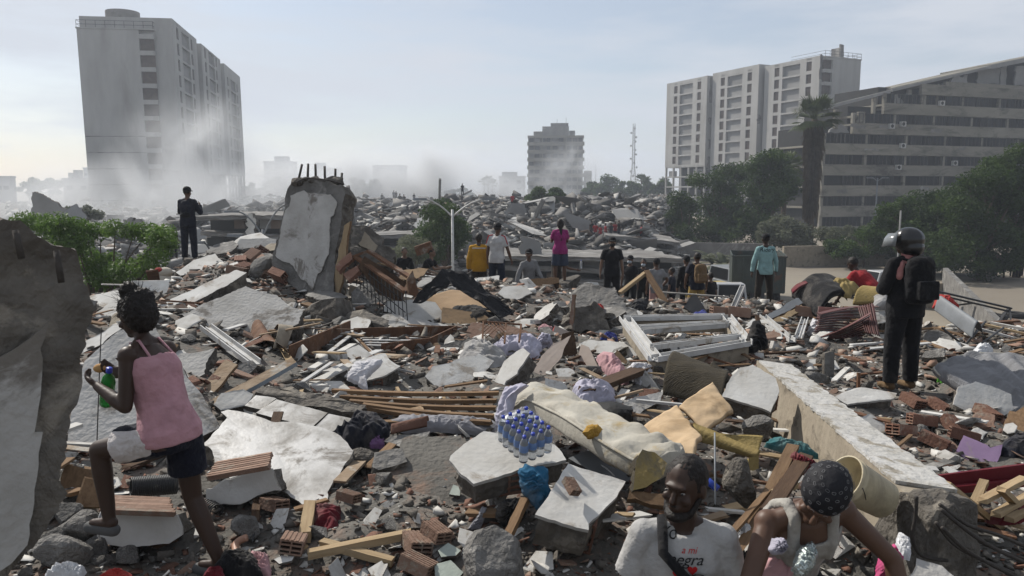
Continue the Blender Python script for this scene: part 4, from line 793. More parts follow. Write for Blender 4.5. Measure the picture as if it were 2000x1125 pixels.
cloth('dark_bag', 'black bag stuffed under the bottle slab', 'bag', [(965, 1010), (975, 980), (1010, 972), (1030, 1000), (1010, 1025), (980, 1030)], 'cl_black', .06, n=(0, -.9, .3), d=4.5)
cloth('hanging_cloth', 'grey-blue cloth hanging below the bottle slab', 'cloth', [(912, 1035), (930, 1010), (940, 990), (952, 992), (945, 1020), (938, 1035)], 'cl_stripe', .03, n=(0, -.9, .3), d=4.55, fs=14)
rock('boulder', 'big grey concrete boulder at the bottom centre', 975, 1092, .42, 'concrete', (1, .9, .85), d=3.95, cat='boulder')
put('hollow_brick', BRICKD, at(1113, 955, 4.22), (.5, .3, .6), .34, 'small broken block lying on the tilted white chunk', 'brick')
rod('cable', 'white cable curving beside the mattress', 'cable', [(1148, 878, .1), (1160, 900, .1), (1185, 915, .1), (1200, 930, .15)], .006, 'aluminium', n=5)
slab('grey_board', 'dark grey panel on the ground behind the tilted chunk', 'panel', [(1110, 895), (1150, 880), (1240, 915), (1240, 950), (1170, 930)], n=(.05, -.35, .93), th=.04, top='paint_metal', side='steel_dark', dd=.1)
# shrink-wrapped pack of bottles
M('bottle_pet', (.86, .90, .95), (.86, .90, .95), rough=.1, trans=.72, bump=0, rnd=0, ior=1.12)
M('bottle_cap', (.02, .05, .45), (.02, .05, .4), rough=.4, spec=.5, bump=0, rnd=0)
M('bottle_label', (.16, .34, .75), (.3, .45, .8), rough=.4, bump=0, rnd=0)
M('wrap_film', (.9, .92, .94), (.9, .92, .94), rough=.15, spec=.6, trans=.9, alpha=.35, bump=1, bscale=20, rnd=0, ior=1.02)
def lathe(m, prof, n=14, c=(0, 0, 0), mi=0):
    k = len(m.v)
    for r, z in prof:
        for j in range(n): a = 2*math.pi*j/n; m.v.append((c[0]+r*math.cos(a), c[1]+r*math.sin(a), c[2]+z))
    for i in range(len(prof)-1):
        for j in range(n): a, b = k+i*n+j, k+i*n+(j+1) % n; m.f.append((a, b, b+n, a+n)); m.m.append(mi)
b = MB(); lathe(b, [(.001, .002), (.028, 0), (.032, .008), (.031, .03), (.032, .05), (.0305, .07), (.032, .09), (.032, .125), (.027, .158), (.014, .186), (.0125, .198)]); BPET = b.mesh('bottle_body', 'bottle_pet', True)
b = MB(); lathe(b, [(.0325, .088), (.0325, .128), (.030, .142)]); BLAB = b.mesh('bottle_label', 'bottle_label', True)
b = MB(); lathe(b, [(.014, .194), (.014, .209), (.001, .21)]); BCAP = b.mesh('bottle_cap', 'bottle_cap', True)
rr0 = random.Random(5); bc = at(1024, 872, 4.62); bn = Vector((.03, -.32, .94)).normalized(); bz = bn.to_track_quat('Z', 'Y').to_matrix().to_4x4()
for i in range(4):
    for j in range(5):
        q = Matrix.Translation(bc) @ bz @ Matrix.Rotation(.5, 4, 'Z') @ Matrix.Scale(.86, 4) @ Matrix.Translation(((i-1.5)*.066+rr0.uniform(-.004, .004), (j-2)*.066+rr0.uniform(-.004, .004), .004))
        ro = bpy.data.objects.new('water_bottle', None); COL.objects.link(ro); ro.empty_display_size = .05; ro.matrix_world = q; tag(ro, 'clear bottle in the %s row, %s, of the water pack' % (['front', 'second', 'middle', 'fourth', 'back'][j], ['leftmost', 'second from left', 'third from left', 'rightmost'][i]), 'bottle', 'bottles in the water pack')
        link('body', BPET, ro); link('label_band', BLAB, ro); link('cap', BCAP, ro)
m = MB(); X0, Y0 = .118, .145
for z0, z1, g in ((-.001, .12, .0), (.12, .2, -.012)): pass
ring = []
for z, g in ((0.002, 0), (.12, .002), (.17, -.006), (.214, -.018)):
    ring.append([((X0+g)*sx*1.0, (Y0+g)*sy, z) for sx, sy in ((-1, -1), (0, -1.01), (1, -1), (1.01, 0), (1, 1), (0, 1.01), (-1, 1), (-1.01, 0))])
V = [p for r_ in ring for p in r_]; F = [(i*8+j, i*8+(j+1) % 8, i*8+8+(j+1) % 8, i*8+8+j) for i in range(3) for j in range(8)]; m.add(V, F)
o = link('shrink_wrap', m.mesh('shrink_wrap', 'wrap_film')); o.matrix_world = Matrix.Translation(bc) @ bz @ Matrix.Rotation(.5, 4, 'Z') @ Matrix.Diagonal((1, 1, .88, 1)); tag(o, 'clear torn shrink wrap around the pack of water bottles', 'wrap')
cloth('torn_film', 'bunched white plastic film at the back of the water pack', 'plastic film', [(972, 838), (985, 812), (1020, 805), (1055, 815), (1062, 830), (1030, 835), (1000, 845)], 'poly_bag', .05, d=4.75, fs=16)
M('plaster_worn', (.56, .55, .53), (.42, .405, .37), scale=4, bump=.7, bscale=18, c3=(.3, .27, .22), s3=5, lo3=.53, hi3=.6, rnd=0)
# ------------------------------------------------------------------ middle distance, left of centre
CR = empty('wire_crate', P3(745, 570, .6), 'rusty wire-sided furniture frame tipped over right of the standing slab', 'furniture frame')
A_, B_, C2, D2 = at(692, 500, 13.2), at(720, 490, 13.2), at(806, 545, 12.4), at(792, 570, 12.2)
for a, b in ((A_, D2), (B_, C2), (A_, B_), (C2, D2)): plank('frame_side', None, None, a, b, .1, .04, 'rust', parent=CR)
for k in range(14):
    t = k/13; rod('wire', None, None, [A_.lerp(D2, t)+Vector((0, 0, .02)), A_.lerp(D2, t)+Vector((.05, -.1, -.5-.2*t))], .008, 'steel_dark', parent=CR, n=5)
for k in range(4): rod('wire', None, None, [A_+Vector((0, -.03*k, -.12*k)), D2+Vector((0, -.03*k, -.16*k))], .008, 'steel_dark', parent=CR, n=5)
slab('wooden_board', 'dark plank side of the tipped furniture frame', 'panel', [(700, 520), (712, 500), (795, 552), (785, 590), (740, 575)], n=(.1, -.9, .3), th=.04, top='wood_dark', side='wood', d=12.9, jag=.01)
slab('brown_board', 'brown cabinet end standing at the right of the furniture frame', 'panel', [(795, 545), (806, 528), (818, 570), (812, 580), (798, 572)], n=(.4, -.85, .2), th=.05, top='rust', side='wood', d=12.0, jag=.004)
slab('wall_slab', 'beige slab edge leaning behind the furniture frame', 'slab', [(700, 475), (712, 452), (738, 480), (730, 495)], n=(.2, -.8, .5), th=.08, top='plaster_tan', d=14.5)
slab('brick_plate', 'red brick plate between the standing slab and the furniture frame', 'plate', [(655, 520), (685, 492), (688, 505), (662, 532)], n=(-.2, -.8, .5), th=.1, top='brick', side='brick', d=13.1)
slab('brick_plate', 'second red brick plate below the first', 'plate', [(670, 535), (700, 515), (702, 528), (680, 548)], n=(-.2, -.7, .6), th=.1, top='brick', side='brick', d=12.9)
slab('beam_profile', 'long beige beam with white top edge right of the standing slab', 'beam', [(680, 575), (684, 556), (806, 582), (800, 590), (700, 588)], n=(-.05, -.9, .35), th=.1, top='plaster_tan', side='plaster', dd=.6, jag=.012, rag=.01)
slab('white_shelf', 'white top strip resting on the beige beam', 'board', [(680, 558), (688, 553), (808, 578), (800, 584)], n=(0, -.4, .9), th=.03, dd=.72, jag=.004, rag=0)
cloth('striped_blanket', 'white and grey striped blanket behind the beige beam', 'blanket', [(700, 562), (715, 552), (770, 552), (780, 568), (750, 575), (715, 570)], 'cl_grey', .1, dd=.9, fs=7)
slab('plaster_sheet', 'white panel with curved right edge lying at centre', 'panel', [(748, 608), (755, 588), (800, 585), (850, 590), (878, 630), (860, 636), (800, 622)], n=(.05, -.62, .78), th=.05, dd=.5, jag=.012)
slab('concrete_sheet', 'pale concrete sheet under the white curved panel', 'slab', [(735, 625), (760, 612), (900, 640), (945, 655), (925, 672), (870, 662), (790, 650)], n=(.04, -.4, .9), th=.12, top='plaster_grey', dd=.2)
sheet('cardboard_sheet', 'bent brown cardboard under the black tarp', 'cardboard', [(828, 585, .8), (920, 570, .9), (990, 618, .4), (860, 610, .3)], 'cardboard', .008, bulge=.1, nz=.03)
slab('cardboard_box', 'flattened brown cardboard box right of the white panel', 'cardboard', [(862, 628), (865, 600), (940, 612), (955, 622), (900, 640)], n=(.05, -.6, .8), th=.05, top='cardboard', side='cardboard', dd=.4, jag=.01)
slab('black_tarp', 'black tarpaulin slung like a low tent at centre', 'tarpaulin', [(862, 526), (906, 533), (966, 575), (1004, 610), (976, 620), (930, 584), (884, 556)], n=(.2, -.62, .78), th=.03, top='tarp', side='tarp', d=12.3, rough=.07, jag=.02, rag=0)
slab('black_tarp', 'left flap of the black tarpaulin hanging from its peak', 'tarpaulin', [(804, 590), (830, 558), (862, 526), (884, 556), (850, 572), (818, 592)], n=(-.3, -.85, .4), th=.03, top='tarp', side='tarp', d=12.2, rough=.06, jag=.02, rag=0)
plank('tent_pole', 'dark stick holding up the black tarpaulin', 'stick', (808, 588, .9), (864, 527, 1.58), .04, .04, 'wood_dark')
cloth('black_bag', 'black sack lying in front of the black tarpaulin', 'bag', [(880, 622), (884, 600), (930, 598), (965, 610), (968, 622), (930, 632)], 'cl_black', .16, dd=.4, fs=6, sharp=.6)
wall_chunk('brick_chunk', 'white-topped brick chunk where the man in white stands', [(915, 550), (935, 542), (975, 538), (977, 550), (950, 562)], n=(.1, -.45, .88), th=.35, dd=.5, d=17)
wall_chunk('brick_chunk', 'broken white-topped brick chunk below the crouching man', [(972, 572), (985, 560), (1030, 558), (1040, 572), (1010, 585), (985, 582)], n=(.05, -.5, .85), th=.35, dd=.7)
slab('timber_box', 'brown box-like timber lying behind the crouching man', 'timber', [(1015, 548), (1045, 544), (1092, 543), (1092, 552), (1060, 560), (1018, 558)], n=(0, -.8, .6), th=.3, top='wood', side='wood_dark', d=17)
rock('concrete_block', 'rough concrete block under the magenta shirt woman', 1101, 560, .8, 'rough_concrete', (1.5, .9, .6), d=19.2)
slab('collapsed_slab', 'broad broken slab at right of centre strewn with chips', 'slab', [(1113, 640), (1115, 570), (1140, 552), (1200, 560), (1222, 590), (1225, 625), (1180, 645), (1150, 650)], n=(-.15, -.5, .85), th=.5, top='concrete', d=13.6, jag=.06, rough=.05)
slab('concrete_wedge', 'big dark concrete wedge beneath the broad broken slab', 'concrete block', [(1120, 645), (1125, 600), (1165, 590), (1185, 625), (1195, 655), (1160, 650)], n=(.3, -.85, .4), th=.5, top='rough_concrete', d=11.6, rough=.05, jag=.04)
slab('timber_board', 'upright brown board at the left edge of the dark wedge', 'board', [(1112, 632), (1117, 575), (1124, 575), (1120, 638)], n=(-.4, -.85, .2), th=.05, top='brick_dusty', side='wood', d=11.5, jag=.01)
slab('plaster_block', 'tan plaster block left of the dark concrete wedge', 'concrete block', [(1078, 618), (1090, 600), (1115, 592), (1118, 620), (1085, 622)], n=(.1, -.7, .7), th=.3, top='plaster_tan', dd=.4)
GR = empty('iron_grille', P3(980, 670, .2), 'rusty iron grille propped among the debris at centre', 'grille')
ga, gb, gc, gd = at(944, 628, 9.6), at(1018, 634, 9.5), at(1014, 668, 9.1), at(942, 674, 9.1)
for a, b in ((ga, gb), (gb, gc), (gd, ga), (ga.lerp(gb, .6), gd.lerp(gc, .6))): plank('grille_bar', None, None, a, b, .022, .022, 'rust', parent=GR)
for k in range(1, 6):
    t = k/6; rod('lattice_bar', None, None, [ga.lerp(gb, t*.6), ga.lerp(gd, t)], .005, 'rust', parent=GR, n=4); rod('lattice_bar', None, None, [ga.lerp(gb, .6*(1-t)), gb.lerp(ga, .4).lerp(gd.lerp(gc, .6), t)], .005, 'rust', parent=GR, n=4)
slab('bent_slab', 'broken terracotta roof edge behind the iron grille', 'tile slab', [(905, 660), (920, 630), (1010, 640), (1080, 655), (1060, 675), (960, 668)], n=(0, -.6, .8), th=.14, top='brick_dusty', side='brick', dd=.25, jag=.03)
cloth('blanket', 'grey floral blanket heap at centre', 'blanket', [(898, 700), (905, 672), (945, 668), (985, 690), (1000, 720), (960, 732), (930, 722)], 'cl_grey', .18, dd=.3, fs=6)
cloth('bed_sheet', 'white lilac bed sheet bundled beside the grey blanket', 'bed sheet', [(955, 688), (975, 662), (1010, 660), (1040, 655), (1060, 672), (1050, 700), (1035, 712), (1010, 690), (985, 698)], 'cl_lilac', .17, dd=.4, fs=6)
cloth('fabric_bag', 'upright lilac floral bag behind the bed sheet', 'bag', [(1045, 668), (1058, 648), (1074, 652), (1082, 675), (1060, 690)], 'cl_lilac', .12, n=(0, -.8, .6), dd=.4, fs=5)
wall_chunk('brick_chunk', 'white-faced brick block standing at centre of the debris', [(965, 745), (985, 705), (1022, 680), (1035, 690), (1010, 730), (985, 752)], n=(-.45, -.5, .75), th=.22, dd=.5, rot=.5)
slab('pale_board', 'torn pale pink board leaning at centre', 'board', [(1022, 750), (1040, 718), (1080, 672), (1115, 655), (1095, 700), (1068, 730), (1048, 750)], n=(-.1, -.6, .8), th=.012, top='card_pale', side='card_pale', dd=.5, jag=.02, rag=0)
slab('dark_board', 'dark board standing behind the pale pink one', 'board', [(1090, 690), (1098, 652), (1120, 645), (1128, 690), (1110, 695)], n=(.1, -.85, .5), th=.03, top='wood_dark', side='wood', dd=.5, jag=.005)
slab('red_box', 'white and red printed carton right of the grille', 'carton', [(1078, 655), (1084, 635), (1112, 648), (1108, 662)], n=(.2, -.7, .6), th=.1, top='card_pale', side='cl_red', dd=.4, jag=.0, rag=0)
channel('window_profile', 'white profile lying behind the red printed carton', 'profile', (1040, 632, .4), (1140, 622, .4), .08)
slab('concrete_slab', 'flat white-topped slab between the pink board and the window frame', 'slab', [(1130, 672), (1150, 663), (1215, 668), (1250, 690), (1225, 702), (1180, 690), (1140, 688)], n=(.02, -.4, .9), th=.2, dd=.4)
slab('carton', 'grey printed carton flap left of the pink blanket', 'carton', [(1128, 700), (1135, 672), (1150, 678), (1172, 725), (1180, 745), (1162, 735)], n=(-.5, -.6, .6), th=.01, top='card_pale', side='card_pale', dd=.4, jag=0, rag=0)
cloth('pink_blanket', 'dusty pink blanket twisted over the debris', 'blanket', [(1163, 700), (1172, 688), (1195, 692), (1212, 712), (1232, 735), (1225, 762), (1210, 755), (1185, 730)], 'cl_rose', .14, dd=.4, fs=8)
cloth('lace_cloth', 'off-white lace cloth right of the pink blanket', 'cloth', [(1222, 720), (1238, 710), (1275, 715), (1272, 745), (1250, 755), (1232, 738)], 'cl_white', .1, dd=.3, fs=12)
cloth('tulle', 'white tulle bundle in the dark hollow above the mattress', 'cloth', [(1118, 765), (1122, 745), (1160, 750), (1200, 758), (1206, 785), (1170, 790), (1130, 788)], 'cl_lilac', .14, dd=.3, fs=9)
plank('white_tile', 'white tile leaning right of the tulle', 'tile', (1205, 788, .2), (1222, 762, .25), .09, .015, 'plaster')
slab('cardboard_box', 'small brown carton end right of the pink blanket', 'carton', [(1198, 700), (1205, 682), (1225, 705), (1220, 714)], n=(0, -.7, .6), th=.1, top='cardboard', side='cardboard', dd=.4, jag=0, rag=0)
slab('grey_slab', 'grey slab sloping in the hollow right of the tulle', 'slab', [(1212, 790), (1240, 775), (1295, 765), (1290, 785), (1250, 808), (1220, 805)], n=(.15, -.5, .8), th=.12, top='plaster_grey', dd=.25)
rock('charred_heap', 'dark matted heap of fibres behind the mattress', 1200, 808, .5, 'rubber', (1.7, .8, .5), dd=.15, cat='debris heap')
# mattress: a sagging slab with quilted top
def mattress(name, label, path, w, h, mat, d_list, seed=3):
    pts = [at(px, py, d) for (px, py), d in zip(path, d_list)]; out = []; n = 48
    for i in range(n+1):
        t = i/n*(len(pts)-1); k = min(int(t), len(pts)-2); f = t-k; p0, p1, p2, p3 = pts[max(k-1, 0)], pts[k], pts[k+1], pts[min(k+2, len(pts)-1)]
        out.append(.5*((2*p1)+(p2-p0)*f+(2*p0-5*p1+4*p2-p3)*f*f+(-p0+3*p1-3*p2+p3)*f**3))
    V, F = [], []; m_ = 40
    for i, p in enumerate(out):
        t = (out[min(i+1, n)]-out[max(i-1, 0)]).normalized(); side = t.cross(Vector((.22, -.28, .93))).normalized(); up = side.cross(t); en = .75+.25*min(1, min(i, n-i)/3)
        for j in range(m_):
            a = 2*math.pi*j/m_; ca, sa = math.cos(a), math.sin(a); x = math.copysign(abs(ca)**.35, ca)*w/2*en; y = math.copysign(abs(sa)**.45, sa)*h/2*en
            q = (abs(math.sin(i*.5+x*11))*abs(math.sin(i*.5-x*11)))**.5*.04 if sa > .2 else .004*math.sin(j*3)
            q += .035*mnoise.noise((i*.22, math.cos(a)*1.5, math.sin(a)*1.5+seed))
            V.append(p+side*x+up*(y+q*(1 if sa > 0 else .4)))
    for i in range(n):
        for j in range(m_): a, b = i*m_+j, i*m_+(j+1) % m_; F.append((a, b, b+m_, a+m_))
    F += [tuple(reversed(range(m_))), tuple(n*m_+j for j in range(m_))]
    root = empty(name, out[n//2]-Vector((0, 0, h/2)), label, 'mattress'); m = MB(); m.add(V, F); m.build('body', mat, root, smooth=True)
    for s_ in (.46, -.46):
        e = []
        for i, p in enumerate(out):
            t = (out[min(i+1, n)]-out[max(i-1, 0)]).normalized(); side = t.cross(Vector((.22, -.28, .93))).normalized(); up = side.cross(t); en = .75+.25*min(1, min(i, n-i)/3); e.append(p+side*w*.497*en*(1 if s_ > 0 else -1)*.99+up*h*.40*en)
        m = MB(); m.tube(e, .011, 6); m.build('piping', 'mattress', root, smooth=True)
    return root
mattress('mattress', 'dirty cream mattress flopped across the debris behind the bottles', [(1005, 790), (1060, 788), (1120, 815), (1190, 855), (1255, 890), (1306, 912)], .42, .15, 'mattress', [6.3, 6.15, 5.75, 5.25, 4.95, 4.8])
cloth('foam_scrap', 'mustard yellow foam scrap on the mattress side', 'foam', [(1138, 845), (1148, 829), (1168, 828), (1184, 845), (1172, 858), (1148, 856)], 'foam_mustard', .05, d=5.05, n=(0, -.9, .4), fs=2, sharp=.3)
cloth('bed_sheet', 'pale lilac sheet draped over the mattress end', 'bed sheet', [(965, 815), (975, 780), (990, 752), (1020, 745), (1030, 752), (1008, 768), (1000, 800), (995, 825), (975, 838)], 'cl_lilac', .06, n=(-.3, -.7, .6), d=5.95, fs=8)
cloth('white_cloth', 'white rag between the bottles and the mattress', 'cloth', [(998, 812), (1015, 800), (1050, 815), (1045, 828), (1015, 825)], 'cl_white', .07, d=5.2, fs=12)
# foam, boards
sheet('foam_sheet', 'large curled tan foam sheet, lower piece', 'foam sheet', [at(1234, 850, 5.5), at(1322, 790, 5.75), at(1370, 850, 5.15), at(1345, 935, 4.75)], 'foam', .035, bulge=.03, nz=.035, ns=4, tear=.05)
sheet('foam_sheet', 'tan foam sheet folded upright, upper piece', 'foam sheet', [at(1326, 795, 5.7), at(1392, 746, 5.9), at(1432, 800, 5.6), at(1374, 845, 5.4)], 'foam', .035, bulge=.02, nz=.035, ns=4, tear=.05)
sheet('yellow_foam', 'yellow foam strip curling right of the tan sheets', 'foam sheet', [at(1350, 838, 5.4), at(1400, 858, 5.3), at(1487, 862, 5.25), at(1482, 890, 5.1)], 'foam_yellow', .05, bulge=.06, nz=.03)
sheet('dark_board', 'dark hardboard sheet bowed behind the foam', 'board', [at(1294, 770, 7.2), at(1318, 684, 7.6), at(1428, 728, 7.4), at(1410, 800, 6.9)], 'hardboard', .01, bulge=.14, nz=.03)
sheet('dark_board', 'second thin hardboard edge right of the bowed one', 'board', [at(1385, 735, 7.3), at(1392, 706, 7.4), at(1438, 745, 7.2), at(1425, 765, 7.1)], 'hardboard', .01, bulge=.05)
slab('foam_block', 'yellow foam wedge beside the mattress end', 'foam', [(1236, 958), (1243, 900), (1255, 877), (1280, 882), (1303, 905), (1295, 930), (1262, 952)], n=(.1, -.8, .6), th=.12, top='foam_yellow', side='hardboard', d=4.35, jag=.012, rough=.02)
slab('wood_strip', 'brown board end under the yellow foam wedge', 'board', [(1225, 975), (1230, 958), (1300, 965), (1305, 990), (1270, 985)], n=(0, -.6, .8), th=.04, top='wood', side='wood', d=4.25)
wall_chunk('wall_chunk', 'white plaster chunk resting against the long beam', [(1410, 775), (1445, 718), (1470, 712), (1515, 738), (1522, 765), (1505, 805), (1470, 792)], n=(-.1, -.5, .85), th=.2, d=6.1, rot=.6)
# window frame
WN = empty('sliding_window', P3(1340, 730, .1), 'large white sliding window frame lying on the rubble', 'window frame')
def FP(u, v, h=0): 
    A, B, C_, D = at(1220, 640, 9.9), at(1418, 636, 10.0), at(1458, 690, 8.8), at(1278, 722, 8.3); return A.lerp(B, u).lerp(D.lerp(C_, u), v)+Vector((0, 0, h))
for a, b, w_ in (((0, 0), (1, 0), .12), ((1, 0), (1, 1), .12), ((0, 1), (1, 1), .12), ((0, 0), (0, 1), .14)): channel('frame_side', None, None, FP(*a, .1), FP(*b, .1), w_, parent=WN); plank('frame_edge', None, None, FP(*a, .0), FP(*b, .0), .05, .16, 'plaster_tan', parent=WN)
for a, b in (((.06, .32), (.95, .32)), ((.06, .42), (.95, .40)), ((.04, .8), (.96, .82))): channel('sash_rail', None, None, FP(*a, .12), FP(*b, .12), .07, parent=WN)
for u in (.22, .4, .58, .76): plank('glazing_bar', None, None, FP(u, .45, -.05), FP(u, .75, -.05), .02, .02, 'steel_dark', parent=WN)
cloth('black_coat', 'black coat hung over a stick right of the window frame', 'coat', [(1450, 690), (1462, 650), (1472, 625), (1485, 622), (1498, 650), (1502, 680), (1470, 690)], 'cl_black', .1, n=(-.1, -.9, .35), d=8.9, fs=6)
plank('timber', 'dark stick standing behind the black coat', 'stick', at(1498, 690, 8.9), at(1478, 618, 9.3), .04, .04, 'wood_dark')
# long beam
BMr = empty('fallen_beam', at(1680, 880, 5.0)-Vector((0, 0, .4)), 'long plastered concrete beam sloping down to the bottom right', 'beam')
pa, pb = at(1515, 712, 7.6), at(1818, 962, 4.0); bt = (pb-pa).normalized(); bx = bt.cross(Vector((.1, -.12, .97))).normalized(); bu = bx.cross(bt)
def beam_piece(name, x0, x1, u0, u1, t0, t1, mat, jag, nseg=60, seed=1):
    V, F = [], []; L = (pb-pa).length
    for i in range(nseg+1):
        t = t0+(t1-t0)*i/nseg; j0 = mnoise.noise((t*40, seed, 0))*jag+mnoise.noise((t*120, seed, 3))*jag*.5; j1 = mnoise.noise((t*40, seed, 9))*jag+mnoise.noise((t*130, seed, 5))*jag*.5
        c = pa+bt*L*t
        for x, u in ((x0+j0, u0), (x1+j1, u0), (x1+j1, u1), (x0+j0, u1)): V.append(c+bx*x+bu*u)
    for i in range(nseg):
        for k in range(4): F.append((i*4+k, i*4+(k+1) % 4, i*4+4+(k+1) % 4, i*4+4+k))
    F += [(3, 2, 1, 0), tuple(nseg*4+k for k in range(4))]; m = MB(); m.add(V, F); return m.build(name, mat, BMr)
beam_piece('core', -.16, .16, -.4, 0, -.03, 1.04, 'plaster_tan', .012, seed=1); beam_piece('plaster_coat', -.15, .165, .003, .022, .0, .985, 'plaster_worn', .03, seed=2)
o = link('broken_end', rough_rock(77, 'broken_end', 'rough_concrete', (1, 1, 1), 4), BMr, (pb+bt*.12-bu*.28)-BMr.location); o.scale = (.62, .6, .7)
o = link('broken_end', rough_rock(78, 'broken_end', 'rough_concrete', (1, 1, 1), 4), BMr, (pa-bt*.1-bu*.2)-BMr.location); o.scale = (.6, .7, .6)
for k, pth in enumerate([[(1830, 1000), (1880, 1040), (1940, 1070), (2010, 1095)], [(1835, 985), (1890, 1025), (1950, 1045), (2020, 1075)], [(1828, 1020), (1860, 1060), (1900, 1085), (1980, 1120)], [(1790, 970), (1788, 1010), (1782, 1050), (1800, 1085), (1850, 1095)], [(1840, 1030), (1880, 1070), (1930, 1100), (1990, 1130)], [(1838, 995), (1900, 1045), (1960, 1080), (2030, 1110)]]):
    rod('rebar', None, None, [at(x, y, 3.75-.05*k+.02*i) for i, (x, y) in enumerate(pth)], .009, 'rebar', parent=BMr)
# bucket
BK = empty('bucket', at(1688, 955, 3.9), 'dirty cream plastic bucket lying on its side behind the bandana man', 'bucket')
m = MB(); lathe(m, [(.001, .0), (.118, .0), (.125, .01), (.145, .30), (.147, .301), (.152, .305), (.152, .325), (.146, .328), (.152, .345), (.152, .36), (.143, .362), (.141, .345), (.118, .015), (.001, .012)], 32)
bo = m.build('tub', 'bucket', BK, smooth=True, local=True); ax = (at(1655, 930, 3.86)-at(1722, 968, 3.92)).normalized(); rq = ax.to_track_quat('Z', 'Y'); bo.rotation_euler = rq.to_euler(); bo.location = -ax*.14; bo.scale = (.78, .78, .78)
m = MB(); m.tube([(.155*math.cos(t), .155*math.sin(t)*.4-.16*math.sin(t), .335-.16*math.sin(t)) for t in np.linspace(0, math.pi, 12)], .003, 5); hb_ = m.build('handle', 'steel_dark', BK, smooth=True, local=True); hb_.rotation_euler = bo.rotation_euler; hb_.location = bo.location; hb_.scale = bo.scale
# timbers and scraps in the right-bottom hollow
for a, b, w_, m_, lab in ((at(1445, 1085, 3.5), at(1548, 872, 4.6), .07, 'wood', 'long brown plank slanting between the two seated men'), (at(1455, 1075, 3.55), at(1540, 935, 4.2), .03, 'wood_pale', 'pale lath beside the long brown plank'), (at(1500, 1000, 3.7), at(1575, 890, 4.5), .08, 'wood_dark', 'dark plank behind the bandana man elbow'), (at(1430, 1040, 3.6), at(1500, 960, 4), .03, 'wood', 'short lath low beside the white shirt man'), (at(1497, 965, 4), at(1560, 948, 4.1), .03, 'wood_pale', 'pale stick pointing right below the foam')): plank('timber', lab, 'timber', a, b, w_, .022, m_)
slab('white_board', 'white chipped board behind the long brown plank', 'board', [(1515, 940), (1525, 900), (1545, 895), (1600, 920), (1580, 935), (1540, 950)], n=(-.2, -.6, .75), th=.04, d=4.7, jag=.01)
cloth('maroon_cloth', 'maroon cloth hanging by the long brown plank', 'cloth', [(1540, 890), (1552, 882), (1600, 905), (1610, 925), (1580, 928), (1560, 925)], 'cl_maroon', .05, d=4.4, n=(0, -.7, .6), fs=9)
cloth('teal_cloth', 'teal cloth in the dark hollow below the long beam', 'cloth', [(1490, 865), (1510, 855), (1580, 870), (1600, 890), (1560, 888)], 'cl_teal', .05, d=5.3, fs=8)
rock('concrete_lump', 'pebbly concrete lump behind the bandana man', 1448, 945, .26, 'rough_concrete', (.8, .8, 1.1), d=4.1)
rock('concrete_lump', 'grey lump under the white plaster chunk', 1480, 835, .3, 'concrete', (1.2, .8, .6), d=5.7)
rod('steel_rod', 'thin steel rod standing behind the white shirt man', 'rod', [at(1397, 985, 3.75), at(1396, 845, 4.05)], .0045, 'paint_metal', n=6)
rod('blue_bar', 'blue plastic bar behind the white shirt man', 'bar', [at(1375, 933, 3.9), at(1402, 955, 3.85)], .02, 'blue_plastic')
slab('foam_block', 'small yellow foam block by the pebbly lump', 'foam', [(1460, 915), (1463, 893), (1482, 890), (1482, 915), (1470, 920)], n=(.1, -.9, .4), th=.08, top='foam_yellow', side='foam_yellow', d=4.7, jag=.006)
cloth('pink_sheet', 'pink sheet spread under the bandana man', 'sheet', [(1480, 1130), (1500, 1060), (1530, 1015), (1580, 1005), (1600, 1040), (1570, 1090), (1540, 1135)], 'cl_rose', .1, d=3.3, fs=7, n=(0, -.6, .8))
M('sequin', (.55, .65, .66), (.75, .8, .75), rough=.2, metal=.7, scale=60, bump=1, bscale=90, rnd=0)
cloth('sequin_garment', 'silver sequined garment beside the bandana man hand', 'garment', [(1548, 1110), (1560, 1070), (1585, 1055), (1600, 1080), (1590, 1110), (1570, 1125)], 'sequin', .05, d=3.05, fs=7, n=(0, -.7, .7))
cloth('magenta_garment', 'hot pink garment right of the bandana man', 'garment', [(1712, 1130), (1720, 1085), (1745, 1060), (1765, 1090), (1760, 1130)], 'cl_hot', .06, d=3.3, fs=12, n=(0, -.7, .7))
cloth('plastic_bag', 'white bag between the two seated men', 'plastic bag', [(1425, 1050), (1440, 1030), (1468, 1028), (1470, 1045), (1445, 1060)], 'poly_bag', .05, d=3.7, fs=15)
cloth('dark_clothes', 'dark clothes bundle between the two seated men', 'clothes', [(1430, 1120), (1440, 1090), (1480, 1085), (1490, 1110), (1470, 1130)], 'cl_black', .09, d=3.4, fs=8)
cloth('plastic_bag', 'white bag at the right of the pink garment', 'plastic bag', [(1750, 1060), (1755, 1040), (1778, 1055), (1780, 1085), (1765, 1085)], 'poly_bag', .04, d=3.5, fs=15)
slab('grey_board', 'grey flat board in the bottom right corner hollow', 'board', [(1770, 1130), (1790, 1090), (1840, 1105), (1870, 1130)], n=(0, -.5, .85), th=.03, top='plaster_grey', d=3.4)
